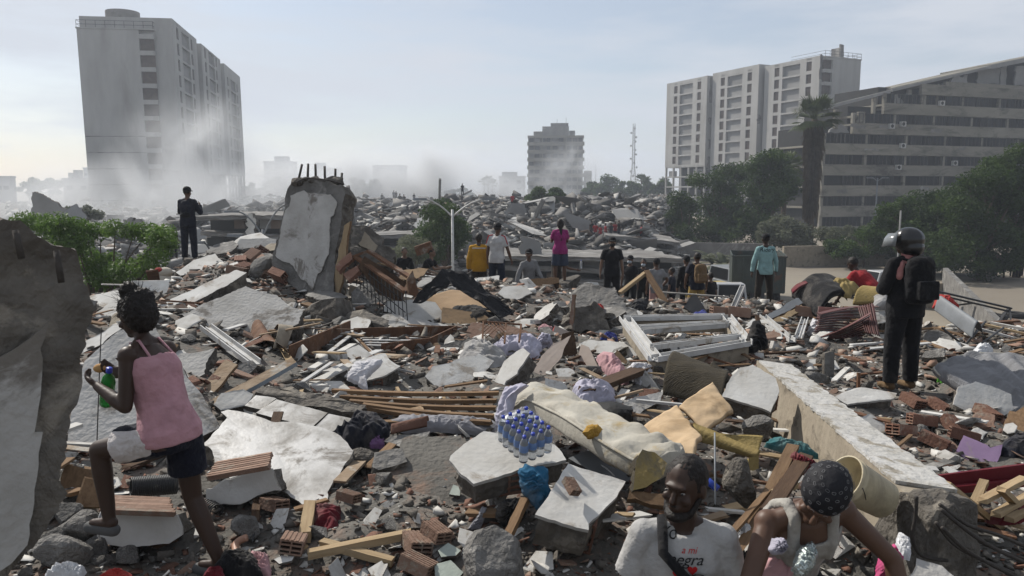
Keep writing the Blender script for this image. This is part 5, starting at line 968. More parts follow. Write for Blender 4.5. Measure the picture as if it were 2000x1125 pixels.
# ------------------------------------------------------------------ right side
slab('grey_post', 'grey slate slab standing upright at right of centre', 'slab', [(1611, 775), (1611, 690), (1629, 686), (1630, 772)], n=(.1, -.98, .15), th=.06, top='concrete', dd=.25, jag=.004, rag=.01)
slab('dark_stake', 'thin dark stake standing below the slate slab', 'stake', [(1674, 800), (1676, 728), (1681, 728), (1680, 802)], n=(.1, -.98, .15), th=.03, top='rust', side='rust', dd=.25, jag=.003, rag=0)
slab('concrete_slab', 'flat white slab left of the slate slab', 'slab', [(1568, 712), (1580, 702), (1632, 704), (1640, 720), (1600, 724)], n=(.02, -.4, .9), th=.14, dd=.25)
wall_chunk('brick_chunk', 'flat plastered brick chunk below the helmet man', [(1630, 775), (1650, 765), (1690, 757), (1752, 768), (1740, 780), (1690, 785), (1655, 790)], n=(.02, -.4, .9), th=.22, dd=.3, rot=.4)
wall_chunk('brick_chunk', 'broken plastered chunk at the right in front of the grey mattress', [(1862, 790), (1872, 755), (1905, 745), (1975, 770), (1980, 800), (1950, 820), (1890, 805)], n=(-.1, -.75, .6), th=.2, dd=.4, rot=.2)
wall_chunk('brick_chunk', 'plaster scrap leaning on the right side of the long beam', [(1680, 815), (1700, 808), (1738, 835), (1725, 850), (1695, 838)], n=(.2, -.5, .8), th=.1, dd=.25, rot=.2)
mattress('mattress', 'grey mattress corner at the right edge', [(1890, 772), (1940, 742), (2010, 735), (2080, 750)], .9, .1, 'mattress_grey', [8.1, 8.2, 8.2, 8.1])
cloth('plastic_bag', 'white crumpled bag in front of the bed frame at right', 'plastic bag', [(1893, 700), (1900, 685), (1920, 680), (1940, 690), (1938, 704), (1915, 708)], 'poly_bag', .18, dd=.2, fs=10)
cloth('green_rag', 'bright green rag near the helmet man shoe', 'rag', [(1830, 742), (1838, 728), (1855, 726), (1866, 735), (1852, 743), (1840, 746)], 'cl_green', .1, dd=.15, fs=12)
SK = slab('sink', 'dirty white sink lying right of the helmet man', 'sink', [(1805, 672), (1828, 655), (1856, 668), (1832, 686)], n=(-.1, -.55, .8), th=.14, top='plaster_grey', side='plaster_grey', dd=.3, jag=.003, rag=.005)
m = MB(); lathe(m, [(.001, .02), (.1, .025), (.17, .06), (.19, .075), (.2, .07), (.19, .05)], 18); o = m.build('basin', 'concrete', SK, smooth=True, local=True); o.location = Vector((-.1, -.55, .8)).normalized()*.13; o.rotation_euler = Vector((-.1, -.55, .8)).to_track_quat('Z', 'Y').to_euler()
slab('purple_tray', 'broken purple plastic tray on the brick rubble', 'tray', [(1868, 880), (1882, 850), (1935, 875), (1958, 868), (1945, 905), (1905, 912)], n=(-.1, -.5, .85), th=.06, top='purple_plastic', side='purple_plastic', dd=.2, jag=.012, rag=.0)
slab('purple_plate', 'small lilac plastic lid below the purple tray', 'plastic lid', [(1862, 925), (1872, 920), (1895, 922), (1895, 932), (1868, 935)], n=(0, -.4, .9), th=.02, top='purple_plastic', side='purple_plastic', dd=.15, jag=.003, rag=0)
cloth('dark_clothes', 'black clothes heap right of the purple tray', 'clothes', [(1950, 880), (1965, 855), (2010, 850), (2015, 890), (1975, 900)], 'cl_navy', .1, dd=.15, fs=9)
RP = empty('red_furniture', P3(1930, 960, .1), 'broken maroon furniture panel with pale timber frame at bottom right', 'furniture')
plank('panel', None, None, at(1835, 945, 4.9), at(2040, 918, 5.0), .02, .12, 'maroon_panel', parent=RP); plank('panel', None, None, at(1845, 958, 4.85), at(2040, 938, 4.95), .03, .05, 'maroon_panel', parent=RP)
for a, b in (((1850, 945), (1990, 1060)), ((1890, 1010), (1922, 940)), ((1918, 978), (2000, 935)), ((1945, 1005), (2010, 968)), ((1955, 955), (2000, 1000)), ((1970, 1015), (2030, 985))): plank('timber_rail', None, None, at(*a, 4.45), at(*b, 4.7), .05, .03, 'wood_pale', parent=RP)
cloth('maroon_cloth', 'maroon cloth under the pale timber frame at bottom right', 'cloth', [(1925, 1010), (1960, 995), (2015, 980), (2015, 1010), (1960, 1022)], 'cl_maroon', .05, d=4.6, fs=9)
plank('slate_strip', 'grey strip of board below the purple tray', 'board', (1812, 915, .15), (1872, 895, .15), .08, .02, 'concrete')
for k, (px, py, rz, rx) in enumerate([(1858, 840, .4, .5), (1880, 860, 1.2, .2), (1820, 870, .9, .3), (1780, 790, .3, .2), (1925, 815, .2, .2), (1800, 830, 1.5, .1), (1830, 800, .5, .3), (1760, 850, 2, .2)]):
    put('hollow_brick', BRICK, P3(px, py, .06), (rx, .2, rz), .75, 'broken hollow brick right of the long beam, %s' % ['above the purple tray', 'left of the purple tray', 'halfway to the beam', 'nearest the helmet man', 'below the grey mattress', 'beside the beam middle', 'below the flat brick chunk', 'touching the beam side'][k], 'brick', 'bricks right of the long beam')
slab('mortar_disc', 'pale round mortar piece among the right-hand bricks', 'mortar', [(1893, 845), (1910, 835), (1930, 845), (1920, 858), (1900, 858)], n=(0, -.4, .9), th=.05, top='plaster_grey', dd=.12)
# burgundy corrugated shutters
BS = empty('roller_shutter', P3(1650, 665, .1), 'crumpled burgundy slatted shutter left of the helmet man', 'shutter')
for k in range(11):
    plank('slat', None, None, at(1590+k*1.0, 655-k*4.2, 11.4-k*.02), at(1665+k*5, 664-k*4-(k*k*.25), 11.0+.06*k), .1, .012, 'burgundy_metal', parent=BS, warp=.04)
for k in range(9):
    plank('slat', None, None, at(1560+k*6, 668-k*2, 11.2), at(1700-k*2, 612+k*6, 10.9+.03*k), .09, .012, 'burgundy_metal', parent=BS, warp=-.06)
sheet('burgundy_sheet', 'bent burgundy corrugated sheet beside the slatted shutter', 'metal sheet', [at(1598, 600, 12.4), at(1652, 604, 12.2), at(1672, 622, 12), at(1596, 618, 12.1)], 'burgundy_metal', .008, corr=.02, ncorr=6)
sheet('burgundy_sheet', 'fan of burgundy corrugated sheet under the helmet man arm', 'metal sheet', [at(1675, 600, 11.4), at(1706, 592, 11.3), at(1718, 655, 10.6), at(1690, 650, 10.7)], 'burgundy_metal', .008, corr=.02, ncorr=7, axis='v')
cloth('white_sheet', 'white sheet crumpled at the left of the burgundy shutter', 'sheet', [(1575, 650), (1590, 618), (1602, 625), (1600, 645), (1585, 665)], 'cl_white', .12, n=(0, -.8, .6), dd=.4)
sheet('sofa_shell', 'overturned black sofa base with maroon cover', 'sofa', [at(1546, 568, 13.6), at(1650, 552, 13.6), at(1655, 580, 13.0), at(1598, 612, 12.6)], 'cl_black', .1, bulge=.25, nz=.05)
sheet('sofa_cover', 'maroon cover along the top of the black sofa base', 'cover', [at(1545, 566, 13.5), at(1612, 560, 13.5), at(1640, 552, 13.6), at(1548, 572, 13.3)], 'cl_maroon', .04, bulge=.15, nz=.06)
cloth('olive_cover', 'olive yellow cover crumpled below the red shirt man', 'cover', [(1602, 570), (1630, 545), (1655, 545), (1680, 562), (1660, 580), (1625, 575)], 'foam_yellow', .15, d=13.2, fs=5)
sheet('carpet_roll', 'olive carpet humped left of the helmet man', 'carpet', [at(1665, 590, 12.4), at(1700, 565, 12.6), at(1755, 572, 12.4), at(1752, 585, 12)], 'foam_yellow', .04, bulge=.15, nz=.05)
cloth('cushion', 'pale grey cushion beside the helmet man elbow', 'cushion', [(1705, 598), (1710, 576), (1748, 574), (1758, 590), (1752, 604), (1715, 604)], 'cl_grey', .22, d=11.8, fs=2, n=(0, -.75, .65), sharp=.25)
slab('grey_slab', 'grey slab under the pale cushion', 'slab', [(1702, 618), (1710, 602), (1765, 600), (1770, 625), (1715, 632)], n=(0, -.6, .8), th=.2, top='plaster_grey', d=11.7)
cloth('red_cushion', 'orange-red cushion right of the helmet man', 'cushion', [(1823, 600), (1830, 576), (1852, 578), (1876, 602), (1860, 606), (1840, 606)], 'cl_red', .2, d=12.2, fs=2, n=(0, -.7, .7), sharp=.3)
TF = empty('table_frame', P3(1900, 640, 0), 'black steel table frame tipped at the right', 'table frame')
for a, b, w_ in (((1828, 568), (1974, 602), .09), ((1828, 575), (1970, 608), .03), ((1970, 602), (1945, 638), .04), ((1905, 600), (1896, 636), .03), ((1880, 600), (1876, 628), .03), ((1840, 600), (1900, 592), .03), ((1900, 630), (1945, 636), .03), ((1972, 605), (1975, 632), .03)): plank('steel_bar', None, None, at(*a, 13.4), at(*b, 13.0), w_, .03, 'steel_dark', parent=TF)
BF = empty('broken_bed', P3(1960, 665, .1), 'white and timber bed frame lying at the right edge', 'bed frame')
for a, b, w_, m_ in (((1905, 640), (2010, 668), .06, 'aluminium'), ((1920, 633), (2015, 655), .06, 'wood_pale'), ((1935, 630), (2015, 645), .05, 'plaster'), ((1905, 655), (2010, 676), .04, 'wood')): plank('rail', None, None, at(*a, 11.2), at(*b, 10.8), w_, .03, m_, parent=BF)
for a, b in (((1862, 700), (1925, 628)), ((1890, 690), (1960, 640)), ((1840, 640), (1900, 690))): rod('steel_rod', None, None, [at(*a, 10.0), at(*b, 10.8)], .015, 'steel_dark', parent=BF, n=6)
sheet('metal_arch', 'curved grey sheet metal behind the helmet man legs', 'metal sheet', [at(1825, 605, 11.4), at(1850, 600, 11.4), at(1920, 650, 10.4), at(1900, 660, 10.3)], 'paint_metal', .01, bulge=.2)
slab('wooden_board', 'grey board edge pointing up right of the window frame', 'board', [(1490, 620), (1560, 582), (1568, 592), (1500, 628)], n=(-.05, -.6, .8), th=.05, top='paint_metal', side='wood', d=13)
slab('wooden_board', 'pale timber board under the grey board edge', 'board', [(1505, 628), (1565, 595), (1572, 605), (1520, 632)], n=(-.05, -.6, .8), th=.05, top='wood_pale', side='wood', d=12.9)
for k, (px, py, rz, lab) in enumerate([(1410, 612, 1.57, 'grey hollow block pair below the truck, left one'), (1440, 612, 1.5, 'grey hollow block pair below the truck, right one'), (1575, 612, 1.2, 'tan hollow block left of the burgundy shutter')]):
    put('hollow_block', BRICKD, P3(px, py+6, .25), (0.1, .1, rz), 1.3, lab, 'block')
slab('car_seat', 'grey curved chair shell among the people', 'chair shell', [(1335, 600), (1350, 578), (1360, 575), (1382, 610), (1360, 615)], n=(-.3, -.8, .5), th=.06, top='steel_dark', side='steel_dark', d=13.6, jag=.0, rag=0)
DF = empty('door_frame', P3(1270, 590, .2), 'broken door frame standing as an inverted V before the crowd', 'door frame')
plank('jamb', None, None, at(1211, 572, 15), at(1262, 532, 15.4), .09, .06, 'wood_pale', parent=DF); plank('jamb', None, None, at(1262, 530, 15.4), at(1300, 592, 14.6), .1, .08, 'wood', parent=DF)
channel('window_profile', 'light metal profile standing beside the parked truck', 'profile', at(1430, 610, 13.5), at(1452, 560, 13.8), .08)
channel('window_profile', 'white frame strip leaning right of the window frame', 'profile', (1490, 620, .3), (1535, 660, .3), .1)
channel('window_profile', 'white frame strip lying near the burgundy shutter', 'profile', (1560, 662, .2), (1572, 625, .3), .1)
channel('window_profile', 'second white strip right of the black coat', 'profile', (1500, 640, .2), (1548, 668, .2), .08)
slab('plaster_sheet', 'white torn plaster sheet below the man in the dark cap', 'panel', [(1205, 618), (1228, 600), (1256, 612), (1245, 625), (1215, 628)], n=(0, -.5, .85), th=.03, dd=.3)
cloth('black_bag', 'black plastic bag behind the white torn plaster sheet', 'plastic bag', [(1225, 605), (1240, 588), (1268, 585), (1262, 605), (1245, 615)], 'tarp', .15, dd=.4, fs=6)
cloth('red_cloth', 'bright red cloth beside the broad broken slab', 'cloth', [(1158, 606), (1166, 598), (1180, 602), (1180, 616), (1168, 614)], 'cl_red', .12, dd=.4, fs=6, d=12.8)
cloth('blue_cloth', 'royal blue cloth behind the window frame', 'cloth', [(1340, 632), (1352, 615), (1378, 605), (1385, 615), (1362, 630)], 'cl_royal', .1, dd=.25, fs=7)
cloth('white_clothes', 'white clothes bunch next to the royal blue cloth', 'clothes', [(1340, 636), (1355, 622), (1375, 625), (1392, 638), (1360, 640)], 'cl_white', .1, dd=.25, fs=9)
cloth('pink_cloth', 'mauve cloth behind the window frame corner', 'cloth', [(1222, 636), (1230, 626), (1245, 630), (1248, 638)], 'cl_purple', .06, dd=.25, fs=9)
cloth('blue_shoe', 'blue cloth and sneaker left of the window frame', 'clothes', [(1172, 662), (1182, 650), (1205, 655), (1208, 668), (1185, 670)], 'cl_royal', .08, dd=.25, fs=7)
cloth('white_rag', 'white rag at the foot of the turquoise shirt man', 'rag', [(1435, 612), (1445, 602), (1462, 602), (1462, 612)], 'cl_white', .07, dd=.2, fs=9)
cloth('floral_cloth', 'pink and green floral scrap beside the red carton', 'cloth', [(1050, 640), (1062, 632), (1080, 640), (1072, 650)], 'cl_rose', .05, dd=.25, fs=12)
rock('concrete_lump', 'grey lump beside the slate slab foot', 1590, 740, .3, 'concrete', dd=.1); rock('concrete_lump', 'concrete lump right of the long beam middle', 1795, 845, .2, 'concrete', dd=.1)
# plush toy
PT = empty('plush_toy', P3(315, 548, .5), 'white plush toy with a red patch lying on the debris', 'plush toy')
M('plush', (.62, .57, .48), (.5, .45, .37), bump=.8, bscale=60, rnd=0)
def blob(name, mat, parent, c, rad, rot=(0, 0, 0), sub=3, nz=.04):
    bm = bmesh.new(); bmesh.ops.create_icosphere(bm, subdivisions=sub, radius=1)
    for v in bm.verts: v.co *= 1+nz*mnoise.noise(v.co*2.5+Vector(c))
    me = bpy.data.meshes.new(name); bm.to_mesh(me); bm.free(); mats_to(me, mat); me.polygons.foreach_set('use_smooth', [True]*len(me.polygons)); o = link(name, me, parent, Vector(c)-wloc(parent)); o.scale = rad; o.rotation_euler = rot; return o
dT = hit(315, 552)-.4
blob('head', 'plush', PT, at(322, 532, dT), (.16, .13, .11)); blob('body', 'plush', PT, at(318, 545, dT), (.2, .16, .1)); blob('leg', 'plush', PT, at(300, 536, dT-.1), (.07, .07, .13), (0, -.5, 0)); blob('muzzle', 'cl_red', PT, at(310, 527, dT-.1), (.08, .06, .05)); blob('leg', 'plush', PT, at(330, 548, dT-.1), (.12, .07, .06)); blob('foot_pad', 'cl_red', PT, at(328, 549, dT-.18), (.05, .02, .03))
# ------------------------------------------------------------------ loose rubble: countable pieces first, crumbs after
rr = random.Random(21)
def near_xy(rnd, dmin=3.4, dmax=19.5, px0=-60, px1=2060):
    d = 1/rnd.uniform(1/dmax, 1/dmin); px = rnd.uniform(px0, px1); return (px-1000)/1500*d, d*.99, d, px
CLEAR = [(1500, 12.5, 18.6, 55), (385, 13, 19, 45), (1770, 7, 9.3, 70), (955, 13.5, 19.5, 50), (1102, 13.5, 20, 35), (1197, 13, 20, 35), (1330, 13, 21, 85), (1665, 11.5, 14.5, 50)]
BOXES = [(800, 520, 1012, 690), (1205, 600, 1465, 790), (930, 610, 1030, 700), (890, 640, 1110, 775), (1110, 650, 1290, 815), (560, 630, 900, 735), (640, 745, 985, 880), (1480, 540, 1740, 690), (1790, 560, 2010, 800), (160, 500, 610, 730), (665, 480, 830, 625), (1370, 690, 1560, 830), (740, 580, 900, 670), (380, 690, 600, 830), (1100, 545, 1240, 690)]
def free(x, y, z):                               # keep big loose pieces off the things placed by hand
    dy, dz = y, z-CAMZ; f = dy*math.cos(PITCH)-dz*math.sin(PITCH); px = CX+FPX*x/f; py = CY-FPX*(dy*math.sin(PITCH)+dz*math.cos(PITCH))/f
    return not any(a < px < c and b < py < d for a, b, c, d in BOXES)
def keep(px, d):                                 # thin out on bare floor patches and where people stand
    if any(abs(px-c) < w and a < d < b for c, a, b, w in CLEAR): return False
    if 760 < px < 930 and 4.6 < d < 6.2: return False
    if d < 3.9 and 1180 < px < 1800: return False
    return True
plates = [hull(40+k, 12, (1, .75, .16), 'brick_fragment', ('brick' if k % 2 else 'brick_dusty',)) for k in range(8)]
lumps = [rough_rock(60+k, 'concrete_chunk', 'rough_concrete' if k % 3 else 'concrete', (1, .85, .62), 2) for k in range(4)]+[hull(80+k, 13, (1, .85, .55), 'concrete_chunk', ('concrete' if k % 2 else 'plaster_grey',), .5) for k in range(8)]
shards = [hull(90+k, 11, (1, .8, .09), 'plaster_shard', ('plaster' if k % 3 else 'plaster_grey',)) for k in range(6)]
LANDMARKS = [(1025, 870, 'the water bottles'), (330, 900, 'the climbing woman'), (1150, 830, 'the cream mattress'), (1340, 990, 'the white-shirted man'), (1610, 1000, 'the bandana man'), (1690, 860, 'the long plastered beam'), (1775, 620, 'the man in the helmet'), (800, 790, 'the bed slats'), (550, 870, 'the shiny floor slab'), (600, 470, 'the tall standing slab'), (750, 665, 'the rusty window frame'), (1340, 680, 'the white window frame'), (900, 580, 'the black tarpaulin'), (1640, 640, 'the burgundy shutter'), (1940, 745, 'the grey mattress'), (1920, 970, 'the maroon furniture'), (640, 1020, 'the red garment'), (850, 950, 'the bare floor patch'), (460, 620, 'the tan-white slab'), (270, 1030, 'the climbed wall piece'), (980, 700, 'the grey blanket'), (1300, 830, 'the tan foam'), (1170, 600, 'the broad broken slab'), (1495, 570, 'the man in turquoise'), (1100, 520, 'the woman in magenta'), (390, 480, 'the man in navy'), (1190, 720, 'the pink blanket'), (1910, 880, 'the purple tray'), (60, 800, 'the broken column'), (1700, 770, 'the chunk below the helmet man'), (470, 940, 'the wall piece by the woman hip'), (975, 1090, 'the grey boulder')]
def whereabouts(x, y, z):
    dx, dy, dz = x, y, z-CAMZ; f = dy*math.cos(PITCH)-dz*math.sin(PITCH); px = CX+FPX*dx/f; py = CY-FPX*(dy*math.sin(PITCH)+dz*math.cos(PITCH))/f
    l = min(LANDMARKS, key=lambda q: (q[0]-px)**2+(1.6*(q[1]-py))**2); ex, ey = px-l[0], (py-l[1])*1.5
    side = ('right of ' if ex > 0 else 'left of ') if abs(ex) > abs(ey) else ('in front of ' if ey > 0 else 'behind '); r = math.hypot(ex, ey)
    return ('close ' if r < 60 else 'some way ' if r > 170 else '')+side+l[2]
def size_word(w): return 'tiny' if w < 14 else 'small' if w < 24 else 'middle-sized' if w < 40 else 'large'
def scatter(name, meshes, count, smin, smax, label, cat, group, emb, dmin=3.4, dmax=19, pxs=(8, 34), tilt=.35):
    n = 0
    while n < count:
        x, y, d, px = near_xy(rr, dmin, dmax)
        if not keep(px, d): continue
        s_ = min(smax, max(smin, rr.uniform(*pxs)*d/1500)); z = gz(x, y)+s_*emb
        o = put(name, rr.choice(meshes), (x, y, z), (rr.gauss(0, tilt), rr.gauss(0, tilt), rr.uniform(0, 6.28)), (s_*rr.uniform(.8, 1.3), s_*rr.uniform(.6, 1), s_*rr.uniform(.7, 1.2)), size_word(s_*1500/d)+' '+label+' '+whereabouts(x, y, z), cat, group); n += 1
scatter('brick_fragment', plates, 300, .04, .26, 'red clay brick fragment', 'brick fragment', 'brick fragments on the near rubble', .12, pxs=(13, 42))
scatter('concrete_chunk', lumps, 260, .05, .4, 'grey concrete chunk', 'concrete chunk', 'concrete chunks on the near rubble', .15, pxs=(14, 48))
scatter('plaster_shard', shards, 200, .06, .5, 'flat plaster shard', 'plaster shard', 'plaster shards on the near rubble', .12, pxs=(14, 66))
def sticks(count):
    for k in range(count):
        x, y, d, px = near_xy(rr, 4.2, 18)
        if not keep(px, d): continue
        L = rr.uniform(35, 150)*d/1500; a = rr.uniform(0, 6.28); p = Vector((x, y, gz(x, y)+.04+L*.08)); q = p+Vector((math.cos(a)*L, math.sin(a)*L, rr.uniform(-.12, .22)*L))
        q.z = max(q.z, gz(q.x, q.y)+.02); mt = rr.choice(['wood', 'wood_pale', 'wood_dark', 'aluminium', 'plaster', 'rust', 'wood', 'board_stained']); plank('splintered_lath', {'wood': 'brown', 'wood_pale': 'pale', 'wood_dark': 'dark', 'aluminium': 'metal', 'plaster': 'white', 'rust': 'rusty', 'board_stained': 'stained'}[mt]+(' long' if L*1500/d > 85 else ' short')+' loose lath '+whereabouts(*p), 'lath', p, q, rr.uniform(.015, .09), rr.uniform(.008, .025), mt, 'splintered laths on the near rubble')
sticks(210)
for k in range(190):                              # medium plates tilted in the heap
    d = rr.uniform(6.5, 18.5); px = rr.uniform(-20, 2020); x, y = (px-1000)/1500*d, d*.99
    if 1500 < px < 1900 and 7 < d < 10 or not keep(px, d): continue
    if not free(x, y, gz(x, y)) and rr.random() < .7: continue
    s_ = rr.uniform(26, 105)*d/1500; w = s_*rr.uniform(.5, 1); a0 = rr.uniform(0, 6.28); q = [(s_*.5*math.cos(a0+t)*rr.uniform(.7, 1.1), w*.5*math.sin(a0+t)*rr.uniform(.7, 1.1)) for t in np.linspace(0, 5.3, 6)]
    n = Vector((rr.gauss(0, .3), rr.gauss(-.3, .3), .8)).normalized(); e1 = n.orthogonal().normalized(); e2 = n.cross(e1); c = Vector((x, y, gz(x, y)+.05+s_*.12)); th = rr.uniform(.03, .14); t = rr.choice(['plaster', 'plaster_grey', 'concrete', 'brick_dusty', 'plaster_tan', 'cardboard', 'plaster', 'concrete', 'wood'])
    o = link('broken_plate', slab_mesh('broken_plate', c, n, e1, e2, q, th, [t, 'rough_concrete' if t[:2] != 'br' else 'brick'], .02, .006, .02, None, c), None, c); tag(o, {'plaster': 'white', 'plaster_grey': 'light grey', 'concrete': 'grey concrete', 'brick_dusty': 'reddish clay', 'plaster_tan': 'tan', 'cardboard': 'cardboard', 'wood': 'brown wooden'}[t]+' tilted broken plate '+whereabouts(*c), 'broken plate', 'broken plates in the near debris')
for k in range(130):                              # smaller plates on the back of the mound
    d = rr.uniform(9, 20); px = rr.uniform(-20, 2020); x, y = (px-1000)/1500*d, d
    if not keep(px, min(d+1.5, 30)): continue
    s_ = rr.uniform(14, 46)*d/1500; w = s_*rr.uniform(.5, 1); q = [(s_*.5*math.cos(t)*rr.uniform(.75, 1.15), w*.5*math.sin(t)*rr.uniform(.75, 1.15)) for t in (.3, 1.2, 2.3, 3.3, 4.4, 5.5)]
    n = Vector((rr.gauss(0, .3), rr.gauss(-.3, .3), .8)).normalized(); e1 = n.orthogonal().normalized(); e2 = n.cross(e1); c = Vector((x, y, gz(x, y)+.04+s_*.12)); t = rr.choice(['plaster', 'plaster_grey', 'concrete', 'brick_dusty', 'plaster_tan', 'cardboard', 'wood']); o = link('broken_plate', slab_mesh('broken_plate', c, n, e1, e2, q, rr.uniform(.03, .12), [t, 'rough_concrete'], .02, .006, .02, .09, c), None, c); tag(o, {'plaster': 'white', 'plaster_grey': 'light grey', 'concrete': 'grey concrete', 'brick_dusty': 'reddish clay', 'plaster_tan': 'tan', 'cardboard': 'cardboard', 'wood': 'brown wooden'}[t]+' small broken plate '+whereabouts(*c), 'broken plate', 'broken plates in the near debris')
for k in range(120):                               # large slabs thrown over each other, mostly left and centre
    d = rr.uniform(6.8, 15); px = rr.choice([rr.uniform(150, 900), rr.uniform(300, 1250), rr.uniform(900, 2000)]); x, y = (px-1000)/1500*d, d*.99
    if not keep(px, d) or (1480 < px < 1960 and d < 10.5) or (1180 < px < 1480 and 8 < d < 10.5): continue
    if not free(x, y, gz(x, y)): continue
    s_ = rr.uniform(60, 130)*d/1500; w = s_*rr.uniform(.45, .8); a0 = rr.uniform(0, 6.28); q = [(s_*.5*math.cos(t)*rr.uniform(.8, 1.15), w*.5*math.sin(t)*rr.uniform(.8, 1.15)) for t in (.3, .9, 1.9, 2.9, 3.6, 4.6, 5.6)]
    n = Vector((rr.gauss(0, .35), rr.gauss(-.35, .25), .75)).normalized(); e1 = Vector((math.cos(a0), math.sin(a0), 0)); e1 = (e1-n*e1.dot(n)).normalized(); e2 = n.cross(e1); c = Vector((x, y, gz(x, y)+.1+s_*.14)); t = rr.choice(['plaster', 'plaster_grey', 'concrete', 'plaster_tan', 'plaster_grey', 'concrete', 'board_stained', 'plaster'])
    th = rr.uniform(.08, .2) if t[:2] != 'bo' else .03; o = link('thrown_slab', slab_mesh('thrown_slab', c, n, e1, e2, q, th, [t, 'rough_concrete' if t[:2] != 'bo' else 'wood'], .035, .012, .04, None, c), None, c); tag(o, {'plaster': 'white', 'plaster_grey': 'light grey', 'concrete': 'grey concrete', 'plaster_tan': 'tan', 'board_stained': 'stained wooden'}[t]+' large tilted slab '+whereabouts(*c), 'slab', 'large tilted slabs in the near debris')
for k in range(26):                               # long boards and beams
    d = rr.uniform(7, 16); px = rr.uniform(250, 1950); x, y = (px-1000)/1500*d, d
    if not keep(px, d) or (1480 < px < 1960 and d < 10.5): continue
    if not free(x, y, gz(x, y)) and rr.random() < .75: continue
    L = rr.uniform(.8, 1.8); a = rr.uniform(0, 6.28); p_ = Vector((x, y, gz(x, y)+.12)); q_ = p_+Vector((math.cos(a)*L, math.sin(a)*L, rr.uniform(-.05, .3)*L)); q_.z = max(q_.z, gz(q_.x, q_.y)+.06); mt = rr.choice(['wood', 'board_stained', 'wood_dark', 'rust', 'concrete', 'wood_pale']); plank('long_board', {'wood': 'brown', 'wood_pale': 'pale', 'wood_dark': 'dark', 'rust': 'rusty', 'board_stained': 'stained', 'concrete': 'grey'}[mt]+' long board '+whereabouts(*p_), 'board', p_, q_, rr.uniform(.08, .22), rr.uniform(.02, .06), mt, 'long boards in the near debris')
def crumbs(name, label, count, srcs, mat, s0, s1, fn, sub=0):
    Vs, Fs, off = [], [], 0; base = []
    for me in srcs:
        bm = bmesh.new(); bm.from_mesh(me); bmesh.ops.triangulate(bm, faces=bm.faces); base.append((np.array([v.co[:] for v in bm.verts]), np.array([[v.index for v in f.verts] for f in bm.faces]))); bm.free()
    per = count//len(base)
    for bv, bf in base:
        x, y, z, sc = fn(per); nrm = rng.normal(size=(per, 3))*[.35, .35, 0]+[0, 0, 1]; nrm /= np.linalg.norm(nrm, axis=1)[:, None]; a = rng.uniform(0, 6.28, per)
        t = np.stack([np.cos(a), np.sin(a), np.zeros(per)], 1); t -= nrm*(t*nrm).sum(1)[:, None]; t /= np.linalg.norm(t, axis=1)[:, None]; b = np.cross(nrm, t); asp = rng.uniform(.6, 1.2, (per, 3))
        V = sum((bv[None, :, k]*asp[:, k, None])[..., None]*[t, b, nrm][k][:, None, :] for k in range(3))*sc[:, None, None]+np.stack([x, y, z], 1)[:, None, :]
        F = bf[None]+(np.arange(per)*len(bv))[:, None, None]+off; Vs.append(V.reshape(-1, 3)); Fs.append(F.reshape(-1, 3)); off += per*len(bv)
    tag(link(name, np_mesh(name, np.concatenate(Vs), np.concatenate(Fs), mat)), label, 'rubble', kind='stuff')
def gz_arr(x, y):
    i = np.clip((x+23.5)/47*379, 0, 378.99); j = np.clip((y+1.5)/33.5*299, 0, 298.99); a, b = i.astype(int), j.astype(int); u, v = i-a, j-b
    return (_gz[b, a]*(1-u)+_gz[b, a+1]*u)*(1-v)+(_gz[b+1, a]*(1-u)+_gz[b+1, a+1]*u)*v
def near_fn(s0, s1):
    def f(n):
        d = 1/rng.uniform(1/22, 1/2.6, n); px = np.where(rng.random(n) < .8, rng.uniform(-150, 2150, n), rng.uniform(-900, 2900, n)); x, y = (px-1000)/1500*d, d; sc = np.clip(rng.exponential(1, n)*9*d/1500+.012, s0, s1); return x, y, gz_arr(x, y)+sc*.1, sc
    return f
cl_lo = [hull(200+k, 9, (1, .7, .36), 'crumb', cut=.42) for k in range(5)]; br_lo = [hull(220+k, 9, (1, .7, .2), 'crumb', cut=.42) for k in range(5)]
crumbs('concrete_crumbs', 'grey concrete crumbs covering the near mound', 17000, cl_lo, 'rough_concrete', 0, 0, near_fn(.015, .22))
crumbs('brick_crumbs', 'red brick crumbs covering the near mound', 6500, br_lo, 'brick', 0, 0, near_fn(.015, .16))
crumbs('plaster_crumbs', 'white plaster crumbs covering the near mound', 5500, br_lo, 'plaster', 0, 0, near_fn(.012, .16))
def back_fn(s0, s1):
    def f(n):
        d = rng.uniform(8.5, 22, n); px = np.where(rng.random(n) < .8, rng.uniform(-100, 2100, n), rng.uniform(-700, 2700, n)); x, y = (px-1000)/1500*d, d; sc = np.clip(rng.exponential(1, n)*10*d/1500+.02, s0, s1); return x, y, gz_arr(x, y)+sc*.12, sc
    return f
crumbs('concrete_crumbs', 'grey concrete crumbs on the far side of the mound', 9000, cl_lo, 'rough_concrete', 0, 0, back_fn(.03, .34))
crumbs('brick_crumbs', 'brick crumbs on the far side of the mound', 5000, br_lo, 'brick_dusty', 0, 0, back_fn(.03, .28))
crumbs('plaster_crumbs', 'pale plaster crumbs on the far side of the mound', 5000, br_lo, 'plaster', 0, 0, back_fn(.03, .3))
